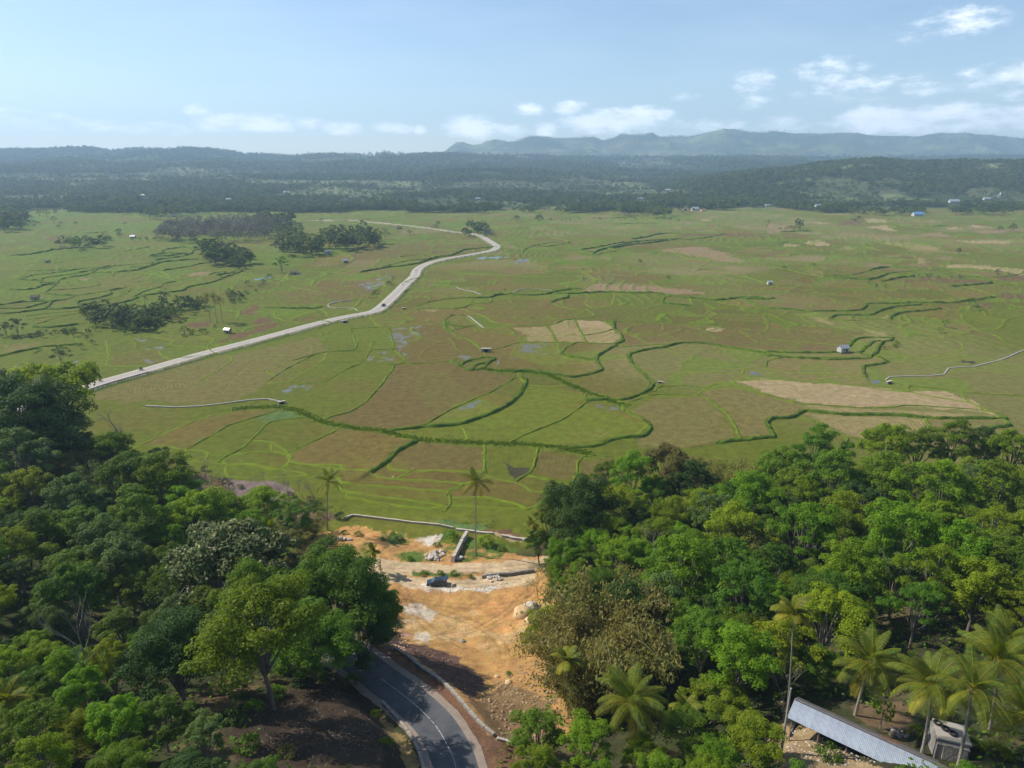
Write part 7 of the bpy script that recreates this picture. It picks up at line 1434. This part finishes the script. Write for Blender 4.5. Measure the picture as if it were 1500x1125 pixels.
# the far woodland: one mass, grown over plain edge, foothills and mountains
def woodland():
    rg = np.random.default_rng(8); XS = []; 
    n = 420000; y = 1330 * (7600 / 1330) ** rg.random(n); x = rg.uniform(-1, 1, n) * (60 + .86 * y)
    ok = rg.random(n) < np.clip((1330 / y) ** .2, 0, 1); x, y = x[ok], y[ok]
    ok = rg.random(len(y)) < np.clip(y / 2600, .45, 1) ; x, y = x[ok], y[ok]
    dp = y * math.cos(PITCH); px = 750 + 1000 * x / (dp + 27)
    edge = 1480 + (fbm(x, y * 0 + 50, 260, 3, 61) - .5) * 500 + np.where((px > 780) & (px < 1100), -60, 0) + np.where(px > 1100, -120, 0) + np.where(px < 380, -60, 0)
    for hx, hy, hw in HOUSES:
        if hy > 1300: ok = (np.abs(x / y * hy - hx) > hw * .6 + 5) | (y > hy + 4) | (y < hy - 150); x, y = x[ok], y[ok]
    px = 750 + 1000 * x / (y * math.cos(PITCH) + 27); edge = 1480 + (fbm(x, y * 0 + 50, 260, 3, 61) - .5) * 500 + np.where((px > 780) & (px < 1100), -60, 0) + np.where(px > 1100, -120, 0) + np.where(px < 380, -60, 0)
    edge = edge + (fbm(x, y, 110, 3, 62) - .5) * 420 - 60
    dens = fbm(x, y, 330, 4, 70); clear = fbm(x, y * 1.6, 420, 3, 66) + .05 * (y > 2600)
    p = np.where(y < edge, 0, np.where(y < edge + 160, .95, np.clip((.62 - clear) * 9, .10, 1))); p = p * np.where(y > 5200, .75, 1) * (1 - .55 * ss(.50, .64, dens) * (y > edge + 160))
    p = np.where((px > 960) & (y > 1650) & (y < 2800), np.maximum(p, .9 * (fbm(x, y, 120, 3, 79) < .62)), p)
    band = (y > edge + 200) & (y < edge + 420) & (fbm(x, y, 200, 2, 77) > .53); p = np.where(band, p * .12, p)
    ok = rg.random(len(x)) < p; x, y = x[ok], y[ok]; z = terrain(x, y); n = len(x); print('woodland', n)
    grow('far_woodland', 'hazy mass of dark woodland covering the foothills and mountains', 'woodland', x, y, z, rg.uniform(.7, 1.5, n) * np.clip(y / 2600, .9, 2.0) * np.where(y > 5200, .5, 1.1), rg.integers(0, 4, n), rg, SRC())
SRCB = SRCB[:1]
belts()
woodland()
# thin smoke beyond the plain is left to the haze; alike trees that stand apart get their place said
ORD = ['leftmost', 'second from left', 'third from left', 'fourth from left', 'fifth from left', 'sixth from left', 'seventh from left', 'eighth from left']
def tell_apart():
    by = {}
    for o in COL.objects:
        if o.parent is None and 'label' in o.keys() and o.get('kind') is None: by.setdefault(o['label'], []).append(o)
    for lb, L_ in by.items():
        if 2 <= len(L_) <= 8:
            L_.sort(key=lambda o: o.location.x / max(depth(*o.location), 1)); words = lb.split()
            for i, o in enumerate(L_):
                w = 'rightmost' if (i == len(L_) - 1 and len(L_) > 1) else ORD[i]; lab = w + ' ' + lb if True else lb
                o['label'] = ' '.join(lab.split()[:16])
tell_apart()
# ================================================================== the air: pale haze over the whole valley
def haze():
    b = MB(); x0, x1, y0, y1, z0, z1 = -13500, 13500, -420, 10400, -2.0, 720
    b.add([(x0, y0, z0), (x1, y0, z0), (x1, y1, z0), (x0, y1, z0), (x0, y0, z1), (x1, y0, z1), (x1, y1, z1), (x0, y1, z1)], [(0, 3, 2, 1), (4, 5, 6, 7), (0, 1, 5, 4), (1, 2, 6, 5), (2, 3, 7, 6), (3, 0, 4, 7)])
    m = bpy.data.materials.new('haze'); m.use_nodes = True; nt = m.node_tree; nt.nodes.clear()
    v = nt.nodes.new('ShaderNodeVolumePrincipled'); v.inputs['Color'].default_value = (.52, .74, 1.0, 1); v.inputs['Density'].default_value = 1.22e-4; v.inputs['Anisotropy'].default_value = .15
    o = nt.nodes.new('ShaderNodeOutputMaterial'); nt.links.new(v.outputs[0], o.inputs['Volume'])
    tag(b.build('haze', m), 'thin pale blue haze over the valley', 'haze', kind='stuff')
haze()
